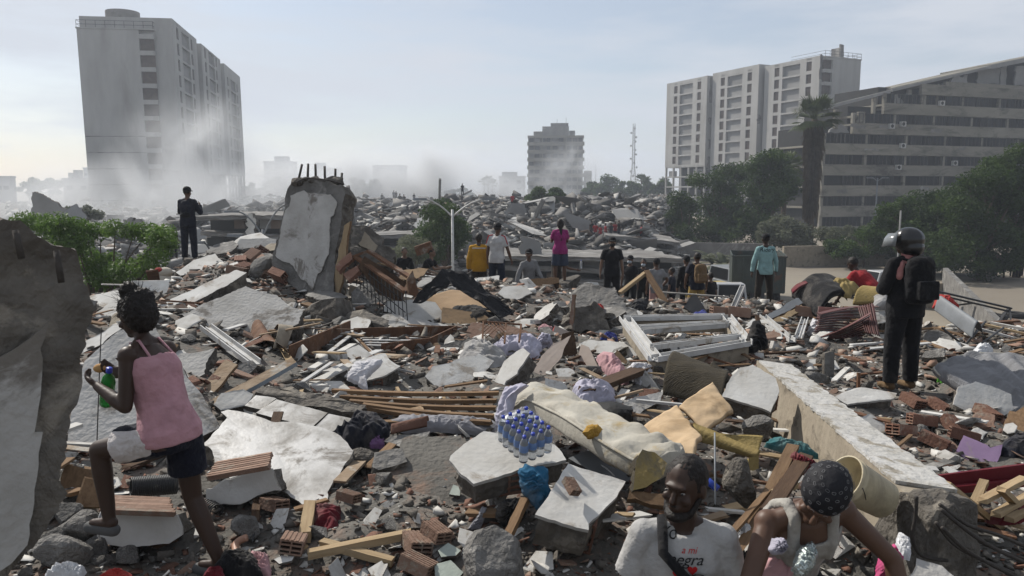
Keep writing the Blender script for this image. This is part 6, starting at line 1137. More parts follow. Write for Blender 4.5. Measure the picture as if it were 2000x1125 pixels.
# ------------------------------------------------------------------ far field: slabs one by one, then the mass
fplates = [hull(140+k, 10, (1, .65, rr.choice([.06, .1, .16])), 'fallen_slab', (['concrete_far', 'tower_panel', 'far_wall', 'concrete_far', 'plaster_grey'][k % 5],)) for k in range(10)]
def far_where(px, y):
    l = min([(300, 'below the leaning tower'), (480, 'behind the smoky street lamps'), (610, 'behind the standing slab'), (790, 'left of the small dark tree'), (884, 'behind the double street lamp'), (960, 'behind the man in white'), (1030, 'behind the crouching man'), (1100, 'behind the woman in magenta'), (1200, 'behind the man in the dark cap'), (1300, 'near the trees at the right')], key=lambda q: abs(q[0]-px))
    return l[1]+(', far back' if y > 95 else ', at the near edge' if y < 68 else ', halfway back')
n = 0
while n < 290:
    y = 58+rr.random()**1.7*110; px = rr.uniform(60, 1325); x = (px-1000)/1500*y; z = fz1(x, y)
    if z < .6: continue
    s_ = rr.uniform(1.2, 3.8)*(1 if rr.random() < .85 else 1.5); fm = rr.choice(fplates); put('fallen_slab', fm, (x, y, z+.35+s_*.05), (rr.gauss(-.05, .3), rr.gauss(0, .3), rr.uniform(0, 6.28)), (s_, s_*rr.uniform(.6, 1.1), s_*rr.uniform(.6, 1)), '%s %s fallen slab %s' % ({'concrete_far': 'grey', 'tower_panel': 'pale', 'far_wall': 'light', 'plaster_grey': 'whitish'}[fm.materials[0].name], 'huge' if s_ > 4 else 'large' if s_ > 2.6 else 'smaller', far_where(px, y)), 'fallen slab', 'slabs in the far rubble field'); n += 1
def far_fn(s0, s1, dark=1):
    def f(n):
        y = 58+rng.random(n)**1.5*130; px = rng.uniform(20, 1340, n); x = (px-1000)/1500*y; z = far_z(x, y); sc = np.clip(rng.exponential(.55, n)+.15, s0, s1)*np.where(z > .2, 1, .4)
        return x, y, np.maximum(z, 0)+rng.uniform(0, .5, n)*sc, sc
    return f
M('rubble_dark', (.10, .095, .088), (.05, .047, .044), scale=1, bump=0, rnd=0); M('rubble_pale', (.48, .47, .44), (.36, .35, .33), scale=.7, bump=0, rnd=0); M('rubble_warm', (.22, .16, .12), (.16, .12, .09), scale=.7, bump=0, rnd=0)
crumbs('far_debris', 'grey mass of smaller debris over the far rubble field', 14000, cl_lo+br_lo, 'concrete_far', 0, 0, far_fn(.2, 2.2))
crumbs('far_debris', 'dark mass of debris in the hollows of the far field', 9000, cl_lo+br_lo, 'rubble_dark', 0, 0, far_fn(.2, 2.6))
crumbs('far_debris', 'pale plaster debris over the far rubble field', 11000, br_lo, 'rubble_pale', 0, 0, far_fn(.15, 1.5))
crumbs('far_debris', 'brownish debris over the far rubble field', 4000, br_lo, 'rubble_warm', 0, 0, far_fn(.15, 1.4))
# beams and posts poking out of the far field
for k in range(46):
    y = 60+rr.random()**1.5*90; px = rr.uniform(680, 1320); x = (px-1000)/1500*y; z = fz1(x, y)
    L = rr.uniform(1.5, 4.5); a = rr.uniform(0, 6.28); up = rr.uniform(-.1, .5) if k % 6 else 1.6; p = Vector((x, y, z)); plank('fallen_beam', '%s broken beam %s' % ('upright' if up > 1 else 'slanting', far_where(px, y)), 'beam', p, p+Vector((math.cos(a), math.sin(a), up)).normalized()*L, .3, .35, 'concrete_far', 'beams in the far rubble field')
# pancaked buildings at the foot of the far field
def pancake(label, px0, px1, d, zs, depth, seed, tilt=0):
    r = random.Random(seed); a, b = at(px0, HOR, d), at(px1, HOR, d); root = empty('collapsed_building', ((a.x+b.x)/2, d, 0), label, 'collapsed building'); hw = (b.x-a.x)/2
    for k, z in enumerate(zs):
        q = [(-hw*r.uniform(.85, 1), -depth*.1*r.random()), (-hw*.3, r.uniform(-.8, .3)), (hw*.3, r.uniform(-.8, .3)), (hw*r.uniform(.85, 1), -depth*.1*r.random()), (hw*r.uniform(.9, 1), depth), (-hw*r.uniform(.9, 1), depth)]
        n = Vector((r.gauss(0, .03)+tilt, r.gauss(-.03, .03), 1)).normalized(); e1 = Vector((1, 0, -n.x)).normalized(); e2 = n.cross(e1)
        link('floor_slab', slab_mesh('floor_slab', Vector((0, 0, z)), n, e1, e2, q, .32, ['concrete_far', 'concrete_far'], .15, .08, .12, .5), root)
        for j in range(int(hw)):
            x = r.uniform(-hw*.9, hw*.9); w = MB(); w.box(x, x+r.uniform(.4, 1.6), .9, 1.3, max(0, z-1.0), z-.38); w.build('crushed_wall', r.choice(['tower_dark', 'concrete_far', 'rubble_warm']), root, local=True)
    w = MB(); w.box(-hw*.95, hw*.95, 2.2, depth*.98, 0, zs[-1]-.4); w.build('interior_shade', 'tower_dark', root, local=True)  # near-black filling between the floors, painted shade for the gaps
    return root
pancake('flattened building with a dark front right of the double street lamp', 965, 1335, 52, [.9, 1.7, 2.55], 9, 3)
pancake('flattened building with stacked floors left of the small dark tree', 690, 868, 60, [1.4, 2.6, 3.6], 10, 4)
pancake('dark flattened floors in the smoke behind the left street lamps', 385, 560, 56, [2.2, 3.9, 5.2], 9, 5)
pancake('flattened grey floors at the right end of the far field', 1180, 1330, 70, [.9, 1.8, 2.7], 9, 6, .05)
slab('white_wall_panel', 'tall white broken wall panel standing in the far field behind the crouching man', 'wall panel', [(1014, 522), (1018, 462), (1045, 462), (1046, 470), (1056, 475), (1056, 520), (1040, 526)], n=(.1, -1, .1), th=.3, d=54, jag=.15, top='tower_panel')
slab('white_wall_panel', 'white panel leaning in the far field left of the small dark tree', 'wall panel', [(805, 440), (825, 415), (840, 424), (838, 440), (815, 448)], n=(.1, -.6, .8), th=.25, d=66, jag=.1)
slab('white_wall_panel', 'white slab lying behind the man in the white shirt', 'wall panel', [(985, 430), (1015, 422), (1018, 432), (990, 440)], n=(0, -.5, .8), th=.3, d=80, jag=.1)
slab('broken_pillar', 'pale crumbling pillar in the smoke left of the standing slab', 'pillar', [(482, 458), (484, 418), (492, 415), (498, 425), (496, 458)], n=(.1, -1, .1), th=.8, d=50, jag=.1)
HW = slab('ruined_house', 'roofless house gable wall leaning at the far left', 'house', [(62, 420), (62, 376), (68, 374), (130, 408), (128, 440), (64, 440)], n=(.25, -.95, 0), th=.5, d=62, jag=.1, top='tower_panel')
RH = slab('collapsed_shed', 'collapsed pitched roof beside the leaning house wall', 'roof', [(100, 432), (140, 402), (150, 398), (166, 418), (172, 435)], n=(.1, -.7, .6), th=.5, d=60, jag=.1, top='tower_panel')
slab('wall_stub', 'low broken wall stub behind the green tree on the left', 'wall', [(238, 440), (240, 428), (254, 424), (262, 434), (274, 430), (276, 442)], n=(.1, -1, .1), th=.5, d=55, jag=.12, top='tower_panel')
# dusty yard walls on the right
w = MB(); a, b = at(1528, 525, 71), at(1800, 521, 74)
w.bar((a.x, a.y, .95), (b.x, b.y, .95), .3, 1.9); tag(w.build('yard_wall', 'plaster_tan'), 'long low dusty wall at the back of the yard', 'wall')
w = MB(); a, b = at(1500, 505, 76), at(1310, 500, 78); w.bar((a.x, a.y, .9), (b.x, b.y, .9), .3, 1.8); tag(w.build('yard_wall', 'concrete_far'), 'dark low wall running left below the trees', 'wall')
p0, p1 = at(1842, 520, 46), at(1975, 590, 33); w = MB(); w.add([(p0.x, p0.y, 0), (p1.x, p1.y, 0), (p1.x, p1.y, .9), (p0.x, p0.y, 2.4), (p0.x+.35, p0.y+.1, 0), (p1.x+.35, p1.y+.1, 0), (p1.x+.35, p1.y+.1, .9), (p0.x+.35, p0.y+.1, 2.4)], [(0, 1, 2, 3), (5, 4, 7, 6), (3, 2, 6, 7), (0, 4, 5, 1), (1, 5, 6, 2), (4, 0, 3, 7)]); tag(w.build('ramp_wall', 'concrete'), 'mossy sloping ramp wall at the right', 'wall')
w = MB(); a, b = at(1842, 548, 46), at(1770, 548, 46); w.bar((a.x, a.y, .75), (b.x, b.y, .75), .3, 1.5); tag(w.build('yard_wall', 'plaster_tan'), 'pale low wall joining the ramp wall', 'wall')
# ------------------------------------------------------------------ trees
def leaf_mesh(name, centers, radii, n, size, mat, droop=.3, pinnate=False):
    c = np.array([list(v) for v in centers]); r = np.array(radii); w = r**2; k = rng.choice(len(c), n, p=w/w.sum())
    u = rng.normal(size=(n, 3)); u /= np.linalg.norm(u, axis=1)[:, None]; rad = rng.random(n)**.45
    p = c[k]+u*(rad*r[k])[:, None]*np.array([1, 1, .72])
    nr = u*.5+rng.normal(size=(n, 3))*.7+[0, 0, .5]; nr /= np.linalg.norm(nr, axis=1)[:, None]
    t = rng.normal(size=(n, 3))+u*.6-[0, 0, droop]; t -= nr*(t*nr).sum(1)[:, None]; t /= np.linalg.norm(t, axis=1)[:, None]; b = np.cross(nr, t)
    L = (size*rng.uniform(.6, 1.3, n))[:, None]; Wd = L*(.3 if pinnate else .5)
    V = np.stack([p-t*L*.5, p+b*Wd*.5+nr*L*.06, p+t*L*.5, p-b*Wd*.5+nr*L*.06], 1).reshape(-1, 3); F = np.arange(n*4).reshape(n, 4)
    return np_mesh(name, V, F, mat)
def tree(name, label, base, centers, radii, n, size, mat, trunk_r=.18, cat='tree', group=None, fork=.45, pinnate=False, bark='bark'):
    root = empty(name, base, label, cat, group); B = Vector(base); rel = [Vector(c)-B for c in centers]
    link('crown', leaf_mesh('crown', rel, radii, n, size, mat, pinnate=pinnate), root)
    m = MB(); top = sum(rel, Vector())/len(rel); fk = Vector((top.x*.35, top.y*.35, max(.5, top.z*fork))); m.tube([(0, 0, -.2), (fk.x*.4, fk.y*.4, fk.z*.5), fk], [trunk_r*1.25, trunk_r, trunk_r*.8], 9); m.build('trunk', bark, root, smooth=True, local=True)
    for q in range(0, len(rel)):
        e = rel[q]; md = fk.lerp(e, .5)+Vector((rr.uniform(-.3, .3), rr.uniform(-.3, .3), rr.uniform(0, .4)))*(.15*e.length); lm = MB(); lm.tube([fk, md, e], [trunk_r*.5, trunk_r*.3, trunk_r*.08], 6); lm.build('limb', bark, root, smooth=True, local=True)
    return root
def crown_pts(regions, d, k, spread=2.0):
    out, rad = [], []
    for (px, py, rx, ry) in regions:
        for _ in range(k):
            a, q = rr.uniform(0, 6.28), rr.random()**.5; p = at(px+rx*q*math.cos(a), py+ry*q*math.sin(a), d+rr.uniform(-spread, spread)); out.append(p); rad.append(rr.uniform(.35, .85)*min(rx, ry)*d/1500*.8+.25)
    return out, rad
# near tree on the left, clumps read off the picture
pts = [(48, 432, .4), (80, 440, .5), (110, 438, .5), (140, 446, .5), (165, 452, .42), (195, 452, .4), (225, 447, .38), (262, 452, .35), (290, 455, .42), (312, 462, .45), (318, 485, .42), (300, 505, .42), (270, 520, .45), (240, 532, .5), (205, 540, .5), (185, 520, .5), (160, 500, .5), (130, 480, .5), (100, 470, .5), (150, 475, .45), (215, 505, .35), (290, 540, .45), (180, 560, .5), (230, 560, .5), (100, 500, .5), (120, 530, .6), (325, 450, .3), (330, 475, .3)]
cs = [at(x, y, rr.uniform(18.6, 20.6)) for x, y, _ in pts]; tree('leafy_tree', 'bright green leafy tree behind the broken column on the left', (-11.2, 20.2, .1), cs, [r*.9 for *_, r in pts], 15000, .13, 'leaf', .1, pinnate=True, fork=.5)
def px_tree(label, px, base_d, regions, n, size, mat, k=9, tr=.2, name='leafy_tree', cat='tree', group='trees in front of the office block'):
    cs, rd = crown_pts([(a, b, c*1.1, e*1.12) for a, b, c, e in regions], base_d, k+2); p = at(px, HOR, base_d); return tree(name, label, (p.x, base_d, 0), cs, rd, int(n*2.1), size, mat, tr, cat, group)
px_tree('dark rounded tree left of the fan palm and below the white tower', 1400, 90, [(1400, 390, 48, 52), (1380, 440, 50, 45), (1425, 360, 30, 32), (1400, 470, 60, 30)], 9500, .34, 'leaf_dark', 10)
px_tree('dark taller tree touching the left side of the fan palm', 1490, 86, [(1490, 360, 55, 48), (1470, 420, 60, 50), (1525, 400, 40, 60), (1505, 325, 30, 28), (1500, 470, 60, 30)], 12000, .34, 'leaf_dark', 10)
px_tree('low dark tree at the right end of the far rubble field', 1335, 84, [(1335, 435, 30, 42), (1320, 460, 25, 20)], 4500, .34, 'leaf_dark', 9)
px_tree('pale dusty bush just left of the fan palm foot', 1545, 80, [(1545, 455, 35, 30), (1515, 460, 30, 25)], 4000, .3, 'leaf_dusty', 8, .08, 'bush', 'bush')
px_tree('thin dusty bush in front of the office ground floor', 1640, 76, [(1640, 465, 40, 26), (1690, 470, 30, 22)], 3800, .28, 'leaf_dusty', 8, .08, 'bush', 'bush')
px_tree('low bushy tree in front of the office middle', 1690, 70, [(1690, 475, 40, 26), (1720, 455, 30, 26), (1650, 485, 30, 16)], 4500, .26, 'leaf_dark', 9, .1)
px_tree('small bush right of the office lamp post', 1745, 72, [(1735, 480, 35, 20), (1780, 470, 25, 30)], 3000, .28, 'leaf_dark', 8, .08, 'bush', 'bush')
px_tree('spreading green tree left of the helmet at the right', 1800, 64, [(1800, 430, 50, 42), (1760, 430, 46, 24), (1830, 470, 50, 45), (1850, 390, 36, 34), (1840, 500, 60, 25)], 11000, .26, 'leaf_dark', 9, .2)
px_tree('large dense green tree behind the helmet man', 1915, 60, [(1915, 400, 62, 60), (1880, 460, 60, 50), (1950, 350, 50, 40), (1930, 480, 60, 42), (1900, 510, 70, 22)], 15000, .26, 'leaf_dark', 11, .25)
px_tree('tall dark tree cut by the right edge', 1990, 62, [(1985, 350, 40, 50), (2010, 420, 50, 60), (2030, 320, 40, 30), (1995, 470, 45, 30)], 12000, .26, 'leaf_dark', 10, .25)
px_tree('small dark tree growing beside the double street lamp', 868, 50, [(868, 430, 32, 26), (860, 465, 32, 32), (890, 455, 22, 30)], 8000, .2, 'leaf_dark', 10, .1, group='trees by the far rubble')
px_tree('greyish scrub left of the small dark tree', 805, 44, [(800, 490, 40, 20), (770, 496, 25, 14)], 4000, .14, 'leaf_dusty', 9, .05, 'bush', 'bush', 'trees by the far rubble')
px_tree('green tree standing on the far rubble crest', 1064, 98, [(1064, 384, 30, 15), (1045, 392, 16, 10), (1085, 380, 14, 10)], 4200, .34, 'leaf_dark', 9, .12, group='trees by the far rubble')
px_tree('low scrub in the smoke below the leaning tower left edge', 170, 70, [(170, 415, 30, 12), (140, 418, 20, 10)], 1800, .3, 'leaf_dusty', 7, .08, 'bush', 'bush', 'trees by the far rubble')
for k, (px, py, rx, ry, d) in enumerate([(1160, 366, 16, 9, 240), (1195, 362, 20, 12, 250), (1225, 366, 18, 10, 230), (1262, 366, 16, 9, 240), (1290, 368, 20, 9, 220), (700, 362, 18, 12, 260), (725, 368, 16, 10, 250), (500, 372, 22, 10, 240), (545, 362, 22, 14, 300), (60, 360, 24, 10, 300), (100, 362, 24, 8, 300), (660, 362, 14, 8, 300), (830, 372, 30, 6, 280), (905, 374, 30, 5, 290)]):
    px_tree('hazy far tree on the skyline, %s' % ['right of the beige block', 'left of the lattice mast foot', 'below the lattice mast', 'just right of the lattice mast', 'beside the white tower edge', 'left of the flat-topped tower block', 'at the foot of the flat-topped tower block', 'right of the leaning tower foot', 'below the pale high-rise', 'at the far left', 'left of the leaning tower', 'behind the standing slab rebar', 'in the centre smoke, left one', 'in the centre smoke, right one'][k], px, d, [(px, py+5, rx, ry*1.5)], 1500, .9, 'leaf_dark', 12, .2, group='hazy trees on the skyline')
# ------------------------------------------------------------------ palms
def fan_leaf(m, o, dr, L, spread=1.25, nb=13, droop=.25, mi=0):
    dr = Vector(dr).normalized(); side = dr.cross(Vector((0, 0, 1)))
    side = side.normalized() if side.length > .05 else Vector((1, 0, 0)); hub = o+dr*L*.45
    m.add([o-side*.03, o+side*.03, hub+side*.03, hub-side*.03], [(0, 1, 2, 3)], mi)
    for k in range(nb):
        a = -spread+2*spread*k/(nb-1); v = dr*math.cos(a)+side*math.sin(a); tip = hub+v*L*.6*(1-.15*abs(a))-Vector((0, 0, droop*L*(.3+.3*abs(a)))); md = hub+v*L*.33; w = side*.05*L*.5+Vector((0, 0, .03))
        m.add([hub, md+w, tip, md-w], [(0, 1, 2, 3)], mi)
def fan_palm(label, px, d, top_px, crown_r, skirt, n, group=None, name='fan_palm', r=.32):
    b = at(px, HOR, d); H = at(px, top_px, d).z; root = empty(name, (b.x, d, 0), label, 'palm', group); m = MB(); m.tube([(0, 0, -.1), (0, 0, H*.5), (0, 0, H)], [r*1.2, r, r*.8], 10); m.build('trunk', 'bark', root, smooth=True, local=True)
    m = MB()
    for k in range(n):
        el = rr.uniform(-.35, 1.35); az = k*2.399; fan_leaf(m, Vector((0, 0, H-.1)), (math.cos(az)*math.cos(el), math.sin(az)*math.cos(el), math.sin(el)), crown_r*rr.uniform(.8, 1.1))
    m.build('crown', 'palm_leaf', root, local=True)
    if skirt:
        m = MB()
        for k in range(skirt):
            z = H-.4-rr.random()**1.2*H*.62; az = rr.uniform(0, 6.28); rad = crown_r*.33*(.4+.6*(z/H))*rr.uniform(.5, 1.35); o = Vector((math.cos(az)*r, math.sin(az)*r, z)); t = Vector((math.cos(az)*rad, math.sin(az)*rad, z-rr.uniform(1.0, 2.8))); s_ = Vector((-math.sin(az), math.cos(az), 0))*.09
            m.add([o-s_*.3, o+s_*.3, o.lerp(t, .5)+s_+Vector((math.cos(az), math.sin(az), 0))*.25, t, o.lerp(t, .5)-s_+Vector((math.cos(az), math.sin(az), 0))*.25], [(0, 1, 2, 3, 4)])
        m.build('dead_skirt', 'palm_dead', root, local=True)
fan_palm('tall fan palm with a shaggy skirt in front of the office block', 1580, 92, 236, 3.4, 1000, 64, r=.42)
fan_palm('shorter fan palm behind the dark trees', 1528, 96, 330, 3.0, 0, 40)
for px, tp, d, lab in ((972, 357, 330, 'leftmost of three hazy palms left of the low dark block'), (980, 353, 330, 'middle of three hazy palms left of the low dark block'), (988, 360, 330, 'rightmost of three hazy palms left of the low dark block'), (1250, 352, 240, 'hazy palm right of the lattice mast'), (1258, 355, 245, 'second hazy palm right of the lattice mast'), (1295, 358, 240, 'hazy palm at the white tower edge')): 
    fan_palm(lab, px-26 if px < 1000 else px, d, tp, 2.6 if d < 300 else 3, 0, 26, 'hazy palms', 'palm', .2)
def banana(label, px, py, d, n, L):
    b = at(px, HOR, d); root = empty('banana_plant', (b.x, d, 0), label, 'banana plant', 'banana plants by the yard'); m = MB(); m.tube([(0, 0, 0), (0, 0, 1.4)], [.16, .1], 8); m.build('stem', 'leaf_dusty', root, smooth=True, local=True)
    for k in range(n):
        az = k*2.4+px; el = rr.uniform(.2, 1.2); l = L*rr.uniform(.7, 1.1); m = MB(); vs = []; o = Vector((0, 0, 1.2)); dh = Vector((math.cos(az), math.sin(az), 0)); s_ = Vector((-math.sin(az), math.cos(az), 0))
        for i in range(7):
            t = i/6; p = o+dh*l*t*math.cos(el*(1-.4*t))+Vector((0, 0, l*(t*math.sin(el)-.55*t*t))); w = .33*math.sin(math.pi*min(1, t*.9+.1))*s_; vs += [p-w-Vector((0, 0, .06)), p, p+w-Vector((0, 0, .06))]
        m.add(vs, [f for i in range(6) for f in ((i*3, i*3+1, i*3+4, i*3+3), (i*3+1, i*3+2, i*3+5, i*3+4))]); m.build('leaf', 'leaf_dusty', root, local=True)
for px, d, lab in ((1392, 62, 'dusty banana plant, leftmost of the clump behind the truck'), (1415, 60, 'dusty banana plant in the middle of the clump behind the truck'), (1440, 61, 'dusty banana plant, rightmost of the clump behind the truck')): banana(lab, px, 500, d, 11, 2.6)
# ------------------------------------------------------------------ street lamps
def lamp(label, px, d, ztop, arms, mat='aluminium', r=.09):
    b = at(px, HOR, d); root = empty('street_lamp', (b.x, d, 0), label, 'street lamp'); m = MB(); m.tube([(0, 0, 0), (0, 0, ztop)], [r, r*.7], 10); m.build('pole', mat, root, smooth=True, local=True)
    for dx, dz in arms:
        pts = [Vector((dx*t, 0, ztop-.4+dz*(1-(1-t)**2)+.3*t)) for t in np.linspace(0, 1, 10)]; m = MB(); m.tube(pts, r*.5, 7); m.build('arm', mat, root, smooth=True, local=True)
        m = MB(); sx = math.copysign(1, dx); e = pts[-1]; m.add([e+Vector((0, -.12, -.05)), e+Vector((sx*.75, -.16, -.02)), e+Vector((sx*.75, .16, -.02)), e+Vector((0, .12, -.05)), e+Vector((0, -.1, .08)), e+Vector((sx*.7, -.1, .08)), e+Vector((sx*.7, .1, .08)), e+Vector((0, .1, .08))], [(0, 1, 2, 3), (4, 5, 6, 7), (0, 1, 5, 4), (1, 2, 6, 5), (2, 3, 7, 6), (3, 0, 4, 7)]); m.build('lamp_head', 'paint_metal', root, local=True)
lamp('white double-arm street lamp at centre before the rubble field', 884, 41, 6.0, [(-1.35, .62), (1.6, .62)])
lamp('double-arm street lamp in the smoke left of the standing slab', 514, 40, 5.0, [(-1.2, 1.0), (1.3, 1.4)], 'paint_metal')
lamp('dark curved street lamp behind the man in navy', 421, 34, 3.9, [(-.5, .9)], 'steel_dark', .07)
lamp('dark street lamp with one arm below the smoky pair', 521, 36, 4.3, [(-1.1, .7)], 'steel_dark', .07)
lamp('tall office lamp post in front of the beige block', 1707, 88, 8.4, [(-.5, .1), (.5, .1)], 'paint_metal', .1)
m = MB(); p = at(1756, HOR, 60); m.tube([(0, 0, 0), (0, 0, at(1756, 411, 60).z)], .07, 8); tag(link('pole', m.mesh('pole', 'aluminium'), None, (p.x, 60, 0)), 'bare white pole left of the helmet man helmet', 'pole')
# ------------------------------------------------------------------ people
for k, c in dict(skin_dark=(.055, .03, .02), skin_brown=(.13, .07, .045), skin_mid=(.20, .12, .08)).items(): M(k, c, tuple(v*.8 for v in c), rough=.5, spec=.35, scale=6, bump=.06, bscale=60, rnd=0)
M('hair', (.012, .009, .008), (.02, .015, .012), rough=.6, spec=.3, scale=30, bump=.9, bscale=60, rnd=0)
for k, c in dict(p_pink=(.60, .33, .37), p_navy=(.012, .014, .026), p_black=(.011, .011, .013), p_white=(.56, .55, .54), p_yellow=(.52, .27, .02), p_magenta=(.30, .03, .16), p_denim=(.05, .065, .10), p_grey=(.26, .26, .265), p_turq=(.28, .45, .45), p_brown=(.035, .028, .022), p_red=(.34, .025, .03), p_mustard=(.36, .24, .07), p_tee=(.50, .49, .475), p_tank=(.44, .42, .38), p_rose=(.52, .24, .22), p_tan=(.19, .12, .06), p_jean=(.02, .026, .045), p_pinkpale=(.5, .3, .28), p_stripe=(.42, .36, .36), p_redstripe=(.5, .03, .04)).items(): cloth_mat(k, c, bump=.55, bscale=9, c3=tuple(.85*v+.15*w for v, w in zip(c, (.2, .18, .155))), s3=4, lo3=.56, hi3=.72)
M('helmet', (.012, .012, .013), (.016, .016, .016), rough=.25, spec=.6, bump=0, rnd=0); M('visor', (.3, .32, .33), (.3, .32, .33), rough=.15, spec=.7, trans=.5, bump=0, rnd=0); M('mask', (.45, .5, .55), (.4, .45, .5), rough=.8, bump=.1, rnd=0); M('sandal', (.10, .10, .10), (.08, .08, .08), rough=.7, bump=.1, rnd=0); M('eye_white', (.3, .28, .26), (.3, .28, .26), rough=.3, bump=0, rnd=0)
WTEX = bpy.data.textures.new('wrinkle', 'CLOUDS'); WTEX.noise_scale = .075; WTEX.noise_depth = 3
HTEX = bpy.data.textures.new('curl', 'CLOUDS'); HTEX.noise_scale = .013; HTEX.noise_depth = 2
def cone(m, a, b, ra, rb, n=12, flat=False):
    a, b = Vector(a), Vector(b); t = (b-a).normalized()
    if flat: m.tube([a, a.lerp(b, .5), b], [ra, (ra+rb)/2, rb], n)
    else: m.tube([a-t*ra*.92, a-t*ra*.6, a, b, b+t*rb*.6, b+t*rb*.92], [ra*.35, ra*.78, ra, rb, rb*.78, rb*.35], n)
def ell(m, c, r, M3=None, n=12):
    c = Vector(c); k = len(m.v); M3 = M3 or Matrix.Identity(3); vs, fs = [], []
    for i in range(1, n):
        th = math.pi*i/n
        for j in range(n): ph = 2*math.pi*j/n; vs.append(c+M3 @ Vector((r[0]*math.sin(th)*math.cos(ph), r[1]*math.sin(th)*math.sin(ph), r[2]*math.cos(th))))
    vs += [c+M3 @ Vector((0, 0, r[2])), c-M3 @ Vector((0, 0, r[2]))]; t, b = (n-1)*n, (n-1)*n+1
    for i in range(n-2):
        for j in range(n): fs.append((i*n+j, i*n+n+j, i*n+n+(j+1) % n, i*n+(j+1) % n))
    for j in range(n): fs += [(t, j, (j+1) % n), (b, (n-2)*n+(j+1) % n, (n-2)*n+j)]
    m.add(vs, fs)
def etube(m, pts, rads, M3, n=16):                      # elliptical rings, flat ends
    k = len(m.v); M3 = M3 if isinstance(M3, list) else [M3]*len(pts)
    for p, (rx, ry), Q in zip(pts, rads, M3):
        for j in range(n): a = 2*math.pi*j/n; m.v.append(tuple(Vector(p)+Q @ Vector((rx*math.copysign(abs(math.cos(a))**.85, math.cos(a)), ry*math.copysign(abs(math.sin(a))**.85, math.sin(a)), 0))))
    for i in range(len(pts)-1):
        for j in range(n): a, b = k+i*n+j, k+i*n+(j+1) % n; m.f.append((a, b, b+n, a+n)); m.m.append(0)
    m.f += [tuple(k+j for j in reversed(range(n))), tuple(k+(len(pts)-1)*n+j for j in range(n))]; m.m += [0, 0]
def frame3(up, fwd):
    z = Vector(up).normalized(); x = Vector(fwd).cross(z).normalized(); y = z.cross(x); return Matrix((x, y, z)).transposed()
def grown(name, m, mat, root, vox, smooth=4, wr=0, tex=None):
    o = m.build(name, mat, root, local=True); r = o.modifiers.new('skin', 'REMESH'); r.mode = 'VOXEL'; r.voxel_size = vox; r.use_smooth_shade = True
    s_ = o.modifiers.new('soft', 'SMOOTH'); s_.factor = .5; s_.iterations = smooth
    if wr: d = o.modifiers.new('fold', 'DISPLACE'); d.texture = tex or WTEX; d.strength = wr; d.mid_level = .5; d.texture_coords = 'GLOBAL'
    return o
def hand(m, w, dr, pn, s_, curl=.5, side=1):
    """w wrist, dr along the hand, pn out of the palm, side: where the thumb leaves"""
    dr = Vector(dr).normalized(); pn = Vector(pn); pn = (pn-dr*pn.dot(dr)).normalized(); sx = dr.cross(pn)*side; M3 = Matrix((sx, pn, dr)).transposed(); ell(m, w+dr*.05*s_, (.042*s_, .017*s_, .054*s_), M3, 10)
    for i, (off, L) in enumerate(((.03, .07), (.01, .078), (-.01, .072), (-.028, .056))):
        b = w+dr*.085*s_+sx*off*s_; c1 = curl*(.6+.1*i); d1 = dr*math.cos(c1)+pn*math.sin(c1); d2 = dr*math.cos(c1*2.1)+pn*math.sin(c1*2.1); e = b+d1*L*.5*s_; cone(m, b, e, .0098*s_, .0092*s_, 8); cone(m, e, e+d2*L*.48*s_, .0092*s_, .0078*s_, 8)
    b = w+dr*.025*s_+sx*.034*s_; d1 = (dr*.6+sx*.7+pn*.35).normalized(); e = b+d1*.045*s_; cone(m, b, e, .0125*s_, .011*s_, 8); cone(m, e, e+(dr*.85+sx*.1+pn*.5).normalized()*.034*s_, .0105*s_, .0085*s_, 8)
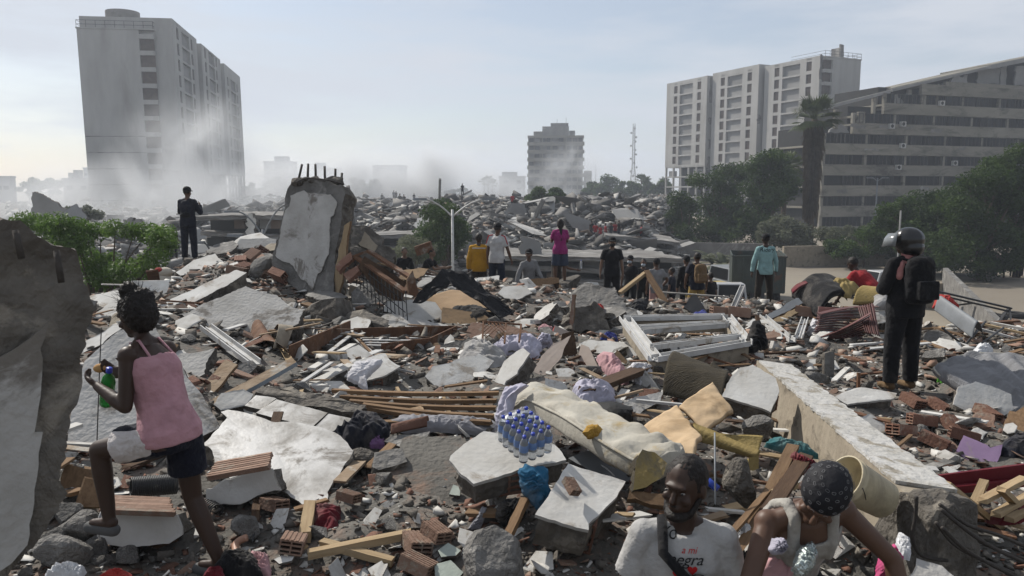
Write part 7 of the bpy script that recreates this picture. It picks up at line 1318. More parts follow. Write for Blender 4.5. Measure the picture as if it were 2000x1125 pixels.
def person(label, anchor, ajoint, head=0, H=1.72, lean=(0, .03, 1), hd=(0, .05, 1), look=0, la=((-.27, 0, -1), (-.06, .15, -1)), ra=((.27, 0, -1), (.06, .15, -1)), ll=((-.07, .03, -1), (-.03, -.03, -1)), rl=((.07, .03, -1), (.03, -.03, -1)),
           skin='skin_brown', shirt='p_black', sleeve='short', trousers='p_jean', legs='long', hair='short', shoes='steel_dark', vox=.014, fem=False, curl=.5, group=None, palm=None, twist=0, loose=.012, shirt_len=.1, bulk=1.0, wr=.012, group_name='people on the near mound', mask=None, cat='person', hat='p_black'):
    s_ = H/1.75; V = Vector; N = lambda v: V(v).normalized(); J = {}
    J['hip'] = V((0, 0, 0)); up = N(lean); fw0 = V((math.sin(twist), math.cos(twist), 0)); T3 = frame3(up, fw0); P3_ = frame3((lean[0]*.3, lean[1]*.3, 1), (0, 1, 0))
    J['waist'] = up*.16*s_; J['chest'] = up*.36*s_; J['neck'] = up*.515*s_; sw = (.142 if fem else .165)*s_*(.6+.4*bulk); hw = .088*s_
    for k, sg, arm, leg in (('l', -1, la, ll), ('r', 1, ra, rl)):
        J[k+'sh'] = up*.462*s_+T3 @ V((sg*sw, 0, 0)); J[k+'el'] = J[k+'sh']+N(arm[0])*.285*s_; J[k+'wr'] = J[k+'el']+N(arm[1])*.255*s_; J[k+'hd'] = J[k+'wr']+N(arm[1])*.09*s_
        J[k+'hp'] = P3_ @ V((sg*hw, 0, -.03*s_)); J[k+'kn'] = J[k+'hp']+N(leg[0])*.42*s_; J[k+'an'] = J[k+'kn']+N(leg[1])*.41*s_; J[k+'ft'] = J[k+'an']+V((0, .07, -.07))*s_
    h_up = N(hd); J['head'] = J['neck']+h_up*.172*s_; fwd = V((math.sin(look), math.cos(look), 0)); H3 = frame3(h_up, fwd)
    Rz = Matrix.Rotation(head, 3, 'Z'); loc = V(anchor)-Rz @ J[ajoint]; base = min(J['lft'].z, J['rft'].z)
    root = empty('person', loc+V((0, 0, base)), label, cat, group_name, head)
    for k in J: J[k] = J[k]-V((0, 0, base))
    # ---- body: one continuous surface
    m = MB(); cc = bulk; tr = [((.155 if not fem else .16)*cc, .108*cc, .115), (.128*cc if not fem else .112*cc, .092*cc, .13), (.165*cc if not fem else .14*cc, .108*cc, .17)]
    J0 = J['hip']; TQ = [P3_, P3_, T3, T3, T3, T3, T3]; fb = .92 if fem else 1.0
    def torso(m, e, hem=-.09, top=.5):
        prof = [(hem, .152 if not fem else .165, .11), (0, .158 if not fem else .17, .115), (.14, .135 if not fem else .12, .098), (.25, .145*fb, .105), (.36, .162*fb, .115), (.435, .145*fb, .098), (top, .07, .065)]
        etube(m, [J0+(up if i > 1 else P3_ @ V((0, 0, 1)))*(q[0]*s_) for i, q in enumerate(prof)], [(q[1]*s_*cc+e*(1.5 if i < 3 else 1), q[2]*s_*cc+e*(1.5 if i < 3 else 1)) for i, q in enumerate(prof)], TQ)
    torso(m, 0); cone(m, J['lsh'], J['rsh'], .046*s_, .046*s_)
    for k in 'lr': cone(m, J['neck']+up*.03*s_, J[k+'sh']*.8+J['neck']*.2, .04*s_, .045*s_)
    cone(m, J['neck']-up*.04*s_, J['head']-h_up*.05*s_, .056*s_*(.85 if fem else 1), .05*s_*(.85 if fem else 1)); hc = J['head']+h_up*.012*s_
    hs = s_*1.1
    ell(m, hc+H3 @ V((0, -.01, .012))*hs, (.074*hs, .092*hs, .098*hs), H3); ell(m, hc+H3 @ V((0, .028, -.05))*hs, (.055*hs, .06*hs, .062*hs), H3); ell(m, hc+H3 @ V((0, .072, -.088))*hs, (.026*hs, .02*hs, .02*hs), H3)
    cone(m, hc+H3 @ V((0, .088, .0))*hs, hc+H3 @ V((0, .104, -.032))*hs, .009*hs, .0145*hs, 8); ell(m, hc+H3 @ V((0, .08, .022))*hs, (.05*hs, .016*hs, .012*hs), H3, 8); ell(m, hc+H3 @ V((0, .088, -.06))*hs, (.024*hs, .011*hs, .011*hs), H3, 8)
    for sg in (-1, 1): ell(m, hc+H3 @ V((sg*.076, -.005, -.012))*hs, (.009*hs, .02*hs, .03*hs), H3, 8); ell(m, hc+H3 @ V((sg*.04, .068, -.03))*hs, (.022*hs, .016*hs, .018*hs), H3, 8)
    for k, sg in (('l', -1), ('r', 1)):
        ell(m, J[k+'sh'], (.054*s_*cc, .054*s_*cc, .056*s_*cc)); cone(m, J[k+'sh'], J[k+'el'], .047*s_*cc, .037*s_*cc); cone(m, J[k+'el'], J[k+'el'].lerp(J[k+'wr'], .35), .039*s_, .041*s_*cc); cone(m, J[k+'el'].lerp(J[k+'wr'], .3), J[k+'wr'], .041*s_*cc, .026*s_)
        ad = J[k+'wr']-J[k+'el']; hand(m, J[k+'wr'], ad, (palm or {}).get(k, (-sg, .2, 0)), s_*1.0, curl, 1)
        cone(m, J[k+'hp'], J[k+'kn'], .083*s_*cc, .056*s_); cone(m, J[k+'kn'], J[k+'kn'].lerp(J[k+'an'], .35), .055*s_, .057*s_); cone(m, J[k+'kn'].lerp(J[k+'an'], .3), J[k+'an'], .057*s_, .037*s_); cone(m, J[k+'an']-V((0, .02, .03))*s_, J[k+'an']+V((0, .13, -.055))*s_, .036*s_, .026*s_)
    body = grown('body', m, skin, root, vox*s_, 3)
    # ---- clothing
    L_ = loose*s_
    if shirt:
        m = MB(); torso(m, L_, -.02-shirt_len, .5 if sleeve in ('short', 'long') else .39)
        if sleeve in ('short', 'long'): cone(m, J['lsh'], J['rsh'], .046*s_+L_, .046*s_+L_); [cone(m, J['neck']*.75+J[k+'sh']*.25+up*.012*s_, J[k+'sh']*.85+J['neck']*.15, .03*s_+L_, .045*s_+L_) for k in 'lr']
        if sleeve in ('short', 'long'):
            for k in 'lr':
                el, w = J[k+'el'], J[k+'wr']; ell(m, J[k+'sh'], [.054*s_*cc+L_*.9]*3)
                if sleeve == 'short': cone(m, J[k+'sh'], J[k+'sh'].lerp(el, .68), .052*s_*cc+L_*.9, .05*s_*cc+L_*1.5, 14, True)
                else: cone(m, J[k+'sh'], el, .05*s_*cc+L_*.9, .041*s_*cc+L_); cone(m, el, w, .043*s_*cc+L_, .03*s_+L_, 14, True)
        elif sleeve in ('tank', 'strap'):
            for sg, k in ((-1, 'l'), (1, 'r')):
                top = (J['neck']*.5+J[k+'sh']*.5)+up*.05*s_; pts = [J['chest']+T3 @ V((sg*.085, -.11, -.03))*s_, J['chest']+T3 @ V((sg*.085, -.095, .06))*s_, top+T3 @ V((0, -.035, -.005))*s_, top+T3 @ V((0, .03, 0))*s_, J['chest']+T3 @ V((sg*.085, .1, .05))*s_, J['chest']+T3 @ V((sg*.085, .115, -.03))*s_]
                if sleeve == 'tank':
                    for a_, b_ in zip(pts, pts[1:]): cone(m, a_, b_, .026*s_, .026*s_)
                else: st_ = MB(); st_.tube(pts, .008*s_, 7); st_.build('strap', shirt, root, smooth=True, local=True)
        grown('shirt', m, shirt, root, vox*s_, 4, wr*s_)
    if trousers:
        m = MB(); etube(m, [J0+P3_ @ V((0, 0, z*s_)) for z in (-.12, -.04, .03, .07)], [((a_)*s_*cc+L_*.45, b_*s_*cc+L_*.45) for a_, b_ in (((.11, .09), (.165, .118), (.158, .115), (.14, .102)) if not fem else ((.12, .1), (.178, .125), (.168, .118), (.132, .1)))], P3_)
        for k in 'lr':
            kn, an, hp = J[k+'kn'], J[k+'an'], J[k+'hp']
            if legs == 'long': cone(m, hp, kn, .086*s_*cc+L_, .06*s_+L_*1.2); cone(m, kn, an+(an-kn).normalized()*.0, .06*s_+L_*1.2, .043*s_+L_*1.4, 14, True)
            else: t_ = .62 if legs == 'shorts' else .95; cone(m, hp, hp.lerp(kn, t_), .09*s_*cc+L_, .085*s_*cc+L_*1.6, 16, True)
        grown('trousers' if legs == 'long' else 'shorts', m, trousers, root, vox*s_, 4, wr*s_)
    for k in 'lr':
        if shoes == 'sandal':
            m = MB(); a = J[k+'an']; cone(m, a+V((0, -.03, -.075))*s_, a+V((0, .16, -.085))*s_, .04*s_, .038*s_); grown('sandal', m, 'sandal', root, .01, 2)
        elif shoes:
            m = MB(); a = J[k+'an']; cone(m, a+V((0, -.03, -.045))*s_, a+V((0, .15, -.06))*s_, .045*s_, .038*s_); cone(m, a+V((0, 0, .02))*s_, a+V((0, .03, -.05))*s_, .045*s_, .045*s_); grown('shoe', m, shoes, root, .014, 3)
    # ---- head wear and hair
    hp = lambda x, y, z: hc+H3 @ V((x, y, z))*hs
    if hair in ('short', 'cap', 'bun', 'long', 'mask'):
        m = MB(); ell(m, hp(0, -.018, .022), (.079*hs, .092*hs, .094*hs), H3)
        if hair == 'bun': ell(m, hp(0, -.05, -.0), (.092*hs, .085*hs, .115*hs), H3); ell(m, hp(0, -.03, .125), (.05*hs, .05*hs, .05*hs), H3); ell(m, hp(.02, -.045, .06), (.085*hs, .08*hs, .07*hs), H3)
        if hair == 'long': ell(m, hp(0, -.045, -.03), (.085*hs, .07*hs, .11*hs), H3); cone(m, hp(0, -.085, -.06), hp(.01, -.1, -.42), .04*hs, .022*hs)
        h_ = grown('hair', m, 'hair', root, max(.008, vox*.7)*s_, 2, (.026 if hair == 'bun' else .01)*hs, HTEX)
    if hair == 'bun':
        m = MB(); q_ = random.Random(4)
        for _ in range(260):
            a = q_.uniform(0, 6.28); b = q_.uniform(-.5, 1.5); o_ = hp(.085*math.cos(a)*math.cos(b), -.04+.085*math.sin(a)*math.cos(b), .03+.1*math.sin(b)); dv = (o_-hp(0, -.03, .03)).normalized(); c_ = V((q_.gauss(0, 1), q_.gauss(0, 1), q_.gauss(0, 1)))*.018; L_h = q_.uniform(.02, .055); m.tube([o_, o_+dv*L_h*.5+c_*.5, o_+dv*L_h+c_], [.0011, .0009, .0005], 4)
        m.build('flyaway_hair', 'hair', root, local=True)
    if hair == 'cap':
        m = MB(); ell(m, hp(0, -.012, .045), (.086*hs, .1*hs, .082*hs), H3); b = MB(); ell(m, hp(0, .1, .038), (.07*hs, .065*hs, .011*hs), H3); grown('cap', m, hat, root, .009, 2)
    if hair == 'helmet':
        m = MB(); ell(m, hp(0, -.012, .03), (.126*hs, .15*hs, .128*hs), H3); ell(m, hp(0, -.04, -.05), (.117*hs, .118*hs, .095*hs), H3); grown('helmet', m, hat if hat != 'p_black' else 'helmet', root, .01, 6)
        m = MB(); vs, fs = [], []
        for i in range(13):
            a = -1.2+2.4*i/12
            for z, rr_ in ((.1, .17), (.05, .205), (-.03, .23)): vs.append(hp(math.sin(a)*rr_*.85, math.cos(a)*rr_*1.02, z))
        fs = [(i*3+j, i*3+3+j, i*3+4+j, i*3+1+j) for i in range(12) for j in range(2)]; m.add(vs, fs); v = m.build('visor', 'visor', root, smooth=True, local=True); v.modifiers.new('thick', 'SOLIDIFY').thickness = .003
    if mask:
        m = MB(); ell(m, hp(0, .055, -.05), (.062*hs, .06*hs, .05*hs), H3); grown('face_mask', m, mask, root, .009, 3)
    root['_x'] = 0; del root['_x']
    return root, J, Rz, H3, hc
def W_(r, p): return Vector(r[0].location)+r[2] @ Vector(p)
def pack(label, r, mat, w=.3, h=.46, dp=.17, lean=(0, .03, 1), name='backpack', vox=.012, off=.2):
    root, J, Rz, *_ = r; up = Vector(lean).normalized(); T3 = frame3(up, (0, 1, 0)); c = J['chest']-up*.06+T3 @ Vector((0, -off, 0)); e = empty(name, W_(r, c-up*h*.5), label, 'backpack', None, root.rotation_euler.z); o = c-up*h*.5
    m = MB(); fy = T3 @ Vector((0, 1, 0)); pr = [(0, .7), (.03, .88), (.1, 1), (.5, 1.03), (.8, .97), (.93, .85), (1, .55)]; etube(m, [c+up*h*(z-.5)-o for z, _ in pr], [(w*.5*q, dp*.5*q) for _, q in pr], T3, 20); grown('body', m, mat, e, vox, 6, .02)
    m = MB(); pc_ = c+T3 @ Vector((0, -dp*.55, -h*.2)); m.bar(pc_-up*h*.2-o, pc_+up*h*.2-o, w*.74, dp*.35, fy); grown('front_pocket', m, mat, e, vox, 6, .008)
    for sg in (-1, 1):
        m = MB(); sh = J['lsh' if sg < 0 else 'rsh']; a = c+T3 @ Vector((sg*w*.3, dp*.3, h*.42)); b = up*(.56)*0+(sh*.62+J['neck']*.38)+up*.055; d = J['chest']+T3 @ Vector((sg*.12, .13, 0)); 
        m.tube([Vector(a)-o, Vector(b)-o, Vector(d)-o, c+T3 @ Vector((sg*w*.42, .05, -h*.3))-o], .016, 7); m.build('strap', mat, e, smooth=True, local=True)
    return e
cloth_mat('shorts_navy', (.012, .014, .026), bump=.9, bscale=10)
nt = MATS['shorts_navy'].node_tree; tc = nt.nodes.new('ShaderNodeTexCoord'); sx_ = nt.nodes.new('ShaderNodeSeparateXYZ'); lt = nt.nodes.new('ShaderNodeMath'); lt.operation = 'LESS_THAN'; lt.inputs[1].default_value = -.155; mx = nt.nodes.new('ShaderNodeMix'); mx.data_type = 'RGBA'; mx.inputs[7].default_value = (.5, .47, .46, 1)   # pale side panel sewn into the shorts
pb = nt.nodes['Principled BSDF']; nt.links.new(tc.outputs['Object'], sx_.inputs[0]); nt.links.new(sx_.outputs[0], lt.inputs[0]); nt.links.new(lt.outputs[0], mx.inputs[0]); nt.links.new(pb.inputs['Base Color'].links[0].from_socket, mx.inputs[6]); nt.links.new(mx.outputs[2], pb.inputs['Base Color'])
def ground_at(px, py, d): p = at(px, py, d); return p
# --- climbing woman, near left
wm = person('woman in a pink camisole and navy shorts climbing over the rubble', at(410, 1110, 4.3), 'rft', R(70), 1.62, lean=(0.06, .34, .93), hd=(0, .42, 1), look=.1, la=((-.25, -.12, -1), (.12, .95, .38)), ra=((.02, .25, -1), (-.3, .9, .45)), ll=((-.1, .92, -.22), (.0, -.1, -1)), rl=((.08, -.05, -1), (.04, -.42, -1)),
    skin='skin_dark', shirt='p_pink', sleeve='strap', trousers='shorts_navy', legs='shorts', hair='bun', shoes='sandal', vox=.0085, fem=True, curl=.75, loose=.014, wr=.013, shirt_len=.05, bulk=1.04, palm={'l': (.6, .1, .6), 'r': (-.6, .1, .6)})
hl = W_(wm, wm[1]['lhd']); hr = W_(wm, wm[1]['rhd'])
bt_ = MB(); lathe(bt_, [(.001, 0), (.03, 0), (.036, .01), (.036, .15), (.03, .18), (.014, .205), (.013, .225)], 16); M('green_pet', (.03, .35, .06), (.03, .3, .05), rough=.15, trans=.5, bump=0, rnd=0)
e = empty('drink_bottle', hl+Vector((.06, .06, -.16)), 'green plastic bottle with blue cap held by the climbing woman', 'bottle'); e.rotation_euler = (.3, .3, 0); link('body', bt_.mesh('body', 'green_pet', True), e); c_ = MB(); lathe(c_, [(.016, .215), (.016, .24), (.001, .241)], 14); link('cap', c_.mesh('cap', 'bottle_cap', True), e)
M('bread', (.55, .33, .14), (.45, .25, .1), bump=.3, rnd=0)
o = bpy.data.objects.new('bread_roll', None); bpy.data.objects.remove(o); m = MB(); ell(m, (0, 0, 0), (.03, .03, .1)); o = m.build('bread_roll', 'bread', loc=hl+Vector((.03, .0, .03)), smooth=True); o.location = hl+Vector((.03, .0, .02)); o.rotation_euler = (.2, .5, 0); tag(o, 'bread roll held in the hand of the climbing woman', 'bread')
m = MB(); ell(m, (0, 0, 0), (.035, .03, .025)); o = link('bread_piece', m.mesh('bread_piece', 'bread', True), None, hr+Vector((-.04, -.02, .01))); tag(o, 'torn piece of bread in the other hand of the climbing woman', 'bread')
# --- man with the t-shirt
tm = person('man in a dusty white t-shirt with lettering seated at the bottom centre', at(1338, 952, 3.2), 'head', R(172), 1.74, lean=(0, .04, 1), hd=(.0, .08, 1), look=.55, la=((-.24, -.15, -1), (-.1, -.1, -1)), ra=((.3, -.1, -1), (.05, .1, -1)), skin='skin_dark', shirt='p_tee', trousers='p_jean', hair='short', vox=.0075, wr=.008, loose=.014, bulk=1.0, group_name=None)
# --- man with the bandana
bm_ = person('man in a grey tank top and patterned bandana bending down at the bottom right', at(1606, 968, 3.0), 'head', R(188), 1.74, lean=(.08, .62, .8), hd=(.12, .75, .7), look=.5, la=((-.75, .25, -.75), (-.1, .3, -1)), ra=((.55, .55, -.7), (.25, .45, -.85)), ll=((-.15, .9, -.5), (0, -.1, -1)), rl=((.15, .9, -.5), (0, -.1, -1)), skin='skin_brown', shirt='p_tank', sleeve='tank', trousers='p_black', hair='none', vox=.0075, wr=.008, loose=.012, bulk=1.04, curl=.9, group_name=None)
# bandana with printed marks
root, J, Rz, H3, hc = bm_; M('bandana', (.012, .012, .016), (.02, .02, .024), rough=.7, bump=.3, rnd=0); s_ = 1.74/1.75*1.1; hp = lambda x, y, z: hc+H3 @ Vector((x, y, z))*s_
m = MB(); ell(m, hp(0, -.012, .032), (.086*s_, .103*s_, .092*s_), H3, 16); ell(m, hp(0, -.1, .0), (.03, .03, .03), H3); cone(m, hp(0, -.1, 0), hp(.03, -.13, -.09), .02, .03); grown('bandana', m, 'bandana', root, .007, 4, .004)
marks = MB(); c0 = hp(0, -.012, .032); 
for i in range(1, 6):
    for j in range(12):
        th = .25+i*.27; ph = 2*math.pi*(j+.5*(i % 2))/12; n = Vector((math.sin(th)*math.cos(ph), math.sin(th)*math.sin(ph), math.cos(th))); p = c0+H3 @ Vector((n.x*.0885, n.y*.1055, n.z*.0945))*s_; nn = (H3 @ Vector((n.x/.086, n.y/.103, n.z/.092))).normalized(); ux = nn.cross(H3 @ Vector((0, 0, 1)))
        if ux.length < .1: continue
        ux.normalize(); uy = nn.cross(ux)
        for sg in (-1, 1):
            cpt = p+ux*sg*.0026; pv_ = None
            for k in range(8):
                a = math.pi*(.28+1.44*k/7)+(0 if sg > 0 else math.pi); v_ = cpt+(ux*math.cos(a)*-1+uy*math.sin(a))*.0048
                if pv_ is not None: marks.bar(pv_, v_, .0012, .001, nn)
                pv_ = v_
marks.build('printed_marks', 'p_grey', root, local=True)
m = MB(); nk = [hp(.06*math.cos(t)*1.15, -.02+.075*math.sin(t), -.155-.045*max(0, math.sin(t))) for t in np.linspace(0, 2*math.pi, 40)]
for q in nk[:-1]: ell(m, q, (.004, .004, .004), None, 6)
m.build('bead_necklace', 'p_black', root, smooth=True, local=True)
w_ = W_(bm_, J['lhd']); cloth('hand_cloth', 'lilac cloth held in the hand of the bandana man', 'cloth', [(1505, 1075), (1512, 1052), (1532, 1050), (1540, 1068), (1530, 1082), (1515, 1085)], 'cl_lilac', .05, n=(0, -.9, .4), d=(w_.y)*.96, fs=14)
# lettering and hearts on the t-shirt
root, J, Rz, H3, hc = tm
def print_on(root, txt, c, size, mat, name, R3, target):
    cu = bpy.data.curves.new(name, 'FONT'); cu.body = txt; cu.size = size; cu.align_x = 'CENTER'; cu.shear = .35 if mat != 'r' else 0; tmp = bpy.data.objects.new('tmp', cu); me = bpy.data.meshes.new_from_object(tmp); bpy.data.objects.remove(tmp); bm = bmesh.new(); bm.from_mesh(me)
    bmesh.ops.subdivide_edges(bm, edges=bm.edges, cuts=1); bm.to_mesh(me); bm.free(); mats_to(me, mat); o = link(name, me, root); o.matrix_local = Matrix.Translation(c) @ R3.to_4x4(); w = o.modifiers.new('on', 'SHRINKWRAP'); w.target = target; w.wrap_method = 'PROJECT'; w.use_project_z = True; w.use_negative_direction = True; w.use_positive_direction = True; w.offset = .004; return o
shirt_o = [c for c in root.children if c.name.startswith('shirt')][0]; F3 = Matrix(((-1, 0, 0), (0, 0, 1), (0, 1, 0)))     # text reads on the chest, facing forward
cz = J['chest']+Vector((0, 0, .11)); M('print_black', (.02, .02, .02), (.02, .02, .02), bump=0, rnd=0); M('print_red', (.5, .02, .02), (.5, .02, .02), bump=0, rnd=0)
print_on(root, 'Yo', cz+Vector((.07, .2, .015)), .06, 'print_black', 'lettering', F3, shirt_o); print_on(root, 'a mi', cz+Vector((-.015, .2, -.03)), .036, 'print_red', 'lettering', F3, shirt_o); print_on(root, 'negra', cz+Vector((0, .2, -.075)), .064, 'print_black', 'lettering', F3, shirt_o)
for x, z in ((.03, -.115), (-.03, -.095)):
    m = MB(); k = 26; q = [(16*math.sin(t)**3/16*.02, (13*math.cos(t)-5*math.cos(2*t)-2*math.cos(3*t)-math.cos(4*t))/16*.02) for t in np.linspace(0, 2*math.pi, k, endpoint=False)]; m.add([(0, 0, 0)]+[(a, b, 0) for a, b in q], [(0, 1+i, 1+(i+1) % k) for i in range(k)]); o = link('heart', m.mesh('heart', 'print_red'), root); o.matrix_local = Matrix.Translation(cz+Vector((x, .2, z))) @ F3.to_4x4(); w = o.modifiers.new('on', 'SHRINKWRAP'); w.target = shirt_o; w.wrap_method = 'PROJECT'; w.use_project_z = True; w.use_negative_direction = True; w.use_positive_direction = True; w.offset = .004
# strap bag across his chest
e = empty('sling_bag', Vector(root.location)+Rz @ (J['hip']), 'black sling bag worn across the white t-shirt', 'bag', None, root.rotation_euler.z); o0 = J['hip']
pth = [J['rsh']*.55+J['neck']*.45+Vector((0, .0, .06)), J['chest']+Vector((.09, .145, .09)), J['chest']+Vector((0, .165, 0)), J['chest']+Vector((-.09, .15, -.1)), J['waist']+Vector((-.16, .09, -.06))]
m = MB(); m.tube([p-o0 for p in pth], .022, 8); b = m.build('strap', 'p_black', e, smooth=True, local=True); b.scale = (1, 1, 1)
m = MB(); ell(m, J['chest']+Vector((-.05, .17, -.03))-o0, (.05, .035, .05)); ell(m, J['chest']+Vector((-.08, .16, -.12))-o0, (.05, .04, .09)); ell(m, J['waist']+Vector((-.13, .12, -.05))-o0, (.08, .05, .11)); grown('pouch', m, 'p_black', e, .009, 3, .025)
for sg in (-1, 1):
    o = blob('eye', 'eye_white', root, Vector(root.location), (.0095, .006, .0045), sub=2, nz=0); o.location = hc+H3 @ Vector((sg*.036, .09, .004)); 
    o = blob('pupil', 'p_black', root, Vector(root.location), (.0048, .004, .0046), sub=2, nz=0); o.location = hc+H3 @ Vector((sg*.036, .097, .004))
m = MB(); ell(m, hc+H3 @ Vector((0, .066, -.105)), (.055, .05, .03), H3); ell(m, hc+H3 @ Vector((0, .108, -.052)), (.03, .008, .006), H3, 8)
for sg in (-1, 1): cone(m, hc+H3 @ Vector((sg*.05, .055, -.099)), hc+H3 @ Vector((sg*.073, .0, -.033)), .018, .012)
grown('beard', m, 'hair', root, .007, 2)
# --- man with motorcycle helmet and backpack
hm_ = person('man in black with a motorcycle helmet and black backpack standing at the right', at(1768, 752, 8.9), 'rft', R(14), 1.78, look=-.75, hd=(0, .1, 1), la=((-.35, .1, -1), (.55, .8, -.15)), ra=((.14, -.05, -1), (.05, .15, -1)), ll=((-.12, 0, -1), (-.02, -.02, -1)), shirt='p_black', sleeve='long', trousers='p_black', hair='helmet', shoes='p_tan', skin='skin_brown', vox=.011, loose=.026, bulk=1.1)
m = MB(); cone(m, hm_[1]['neck']+Vector((0, -.01, .02)), hm_[1]['neck']+Vector((0, .02, .1)), .075, .062); ell(m, hm_[1]['neck']-Vector((0, .01, .03)), (.17, .1, .06)); grown('scarf', m, 'p_rose', hm_[0], .011, 3, .015)
for sg, k in ((-1, 'lsh'), (1, 'rsh')):
    m = MB(); cone(m, hm_[1][k]*.75+hm_[1]['neck']*.25-Vector((0, .05, .02)), hm_[1]['chest']+Vector((sg*.15, -.07, -.02)), .055, .05); grown('pink_yoke', m, 'p_rose', hm_[0], .012, 3)
pack('black backpack worn by the helmeted man', hm_, 'p_black', .34, .52, .22)
# --- navy man on the ridge
nm = person('man in navy taking a photo on the ridge before the smoke', at(384, 508, 18.4), 'rft', R(-8), 1.74, hd=(0, .12, 1), la=((-.3, .35, -.75), (.35, .6, .7)), ra=((.3, .3, -.8), (-.35, .6, .6)), shirt='p_navy', sleeve='long', trousers='p_navy', hair='cap', vox=.016, loose=.02, bulk=1.06)
e = empty('waist_pouch', W_(nm, nm[1]['waist']+Vector((.02, -.13, 0))), 'dark pouch slung on the back of the man in navy', 'pouch'); m = MB(); ell(m, (0, 0, 0), (.13, .05, .07)); grown('pouch', m, 'p_black', e, .014, 3); m = MB(); q = W_(nm, nm[1]['waist']+Vector((.02, -.13, 0))); m.tube([W_(nm, nm[1]['waist']+Vector((-.12, -.12, -.02)))-q, W_(nm, nm[1]['waist'])+Vector((0, -.16, .02))-q, W_(nm, nm[1]['rsh']*.7+nm[1]['neck']*.3+Vector((0, -.05, .05)))-q], .014, 6); m.build('strap', 'p_black', e, local=True)
# --- people along the edge of the mound
A = lambda px, py, d: at(px, py, d)
yj = person('man in a yellow work jacket seen from behind at centre', A(935, 458, 18.6)-Vector((0, 0, .1)), 'head', R(4), 1.72, shirt='p_yellow', sleeve='long', trousers='p_brown', skin='skin_dark', vox=.016, loose=.02, bulk=1.08)
sh_ = [c for c in yj[0].children if c.name.startswith('shirt')][0]; B3 = Matrix(((1, 0, 0), (0, 0, -1), (0, 1, 0)))
m = MB(); 
for z in (.16,): m.bar(yj[1]['chest']+Vector((-.16, -.135, z-.06)), yj[1]['chest']+Vector((.16, -.135, z-.06)), .01, .03)
m.build('reflective_band', 'p_white', yj[0], local=True)
ws = person('man in a white shirt with red shoulder stripes stepping down at centre', A(972, 445, 18.2)-Vector((0, 0, .02)), 'head', R(-18), 1.76, lean=(.02, .06, 1), ra=((.3, .1, -1), (.2, .3, -.9)), shirt='p_white', trousers='p_jean', hair='cap', skin='skin_brown', vox=.016, loose=.02, bulk=1.06)
for sg, k in ((-1, 'l'), (1, 'r')):
    m = MB(); m.tube([ws[1][k+'sh']+Vector((-sg*.07, -.02, .078)), ws[1][k+'sh']+Vector((sg*.03, -.055, .055)), ws[1][k+'sh'].lerp(ws[1][k+'el'], .5)+Vector((sg*.055, -.055, 0))], .014, 6); m.build('red_stripe', 'p_redstripe', ws[0], smooth=True, local=True)
person('crouching man in a grey long-sleeved top and dark cap at centre', A(1033, 497, 18.8), 'head', R(-160), 1.72, lean=(.1, .25, 1), look=.5, la=((-.3, .3, -1), (-.3, .4, -.8)), ra=((.5, .2, -.9), (.3, .3, -1)), ll=((-.2, .9, -.3), (0, -.2, -1)), rl=((.2, .9, -.3), (0, -.2, -1)), shirt='p_grey', sleeve='long', trousers='p_jean', hair='cap', skin='skin_brown', vox=.016, loose=.02)
mg = person('woman in a magenta top and denim shorts seen from behind', A(1102, 554, 19.2), 'rft', R(5), 1.62, la=((-.2, .35, -.8), (.2, .75, .6)), ra=((.2, .35, -.8), (-.2, .75, .6)), shirt='p_magenta', trousers='p_denim', legs='knee', hair='long', skin='skin_brown', vox=.016, fem=True, loose=.018, bulk=1.1)
bk = person('person in dark clothes half hidden left of the woman in magenta', A(1088, 493, 20.2), 'head', R(-60), 1.7, ra=((.3, .6, -.6), (.2, .9, -.2)), la=((-.1, .2, -1), (0, .5, -.9)), shirt='p_brown', trousers='p_black', skin='skin_brown', vox=.018)
q = W_(bk, bk[1]['rhd']); e = empty('water_bottle', A(1135, 516, 19.6)-Vector((0, 0, .1)), 'clear water bottle held out right of the woman in magenta', 'bottle'); link('body', BPET, e); link('cap', BCAP, e)
bcap = person('man in a black t-shirt, dark cap and black mask walking towards the camera', A(1196, 474, 18.9), 'head', R(176), 1.78, la=((-.25, .05, -1), (-.1, .1, -1)), ra=((.3, -.05, -1), (.1, .1, -1)), shirt='p_black', trousers='p_black', hair='cap', mask='p_black', skin='skin_mid', vox=.016, loose=.02, bulk=1.07)
for px, py, d, lab, kw in ((1231, 508, 22, 'man in black with cap and white mask behind the dark-capped man', dict(head=R(150), hair='cap', mask='mask', shirt='p_black')), (1257, 514, 22.5, 'man in black with a blue face mask in the small crowd', dict(head=R(165), mask='mask', shirt='p_black')), (1282, 514, 20.5, 'helmeted person in a grey t-shirt and pale pink trousers seen from behind', dict(head=R(15), hair='cap', shirt='p_grey', trousers='p_pinkpale', ra=((.5, -.1, -.8), (-.4, .2, -.6)), bulk=1.1)), (1341, 509, 20.8, 'helmeted man in black with a black backpack in the small crowd', dict(head=R(20), hair='cap', shirt='p_black', sleeve='long', bulk=1.06)), (1388, 540, 21.5, 'person in dark clothes right of the brown backpack', dict(head=R(30), shirt='p_black', hair='short', H=1.6)), (1312, 530, 23, 'person in dark clothes between the grey t-shirt and the backpack', dict(head=R(60), shirt='p_navy', H=1.6))):
    kw.setdefault('trousers', 'p_black'); r_p = person(lab, A(px, py, d), 'head', vox=.017, skin='skin_brown', **kw)
    if 'black backpack' in lab: pack('black backpack of the helmeted man in the small crowd', r_p, 'p_black', .32, .5, .2, vox=.017)
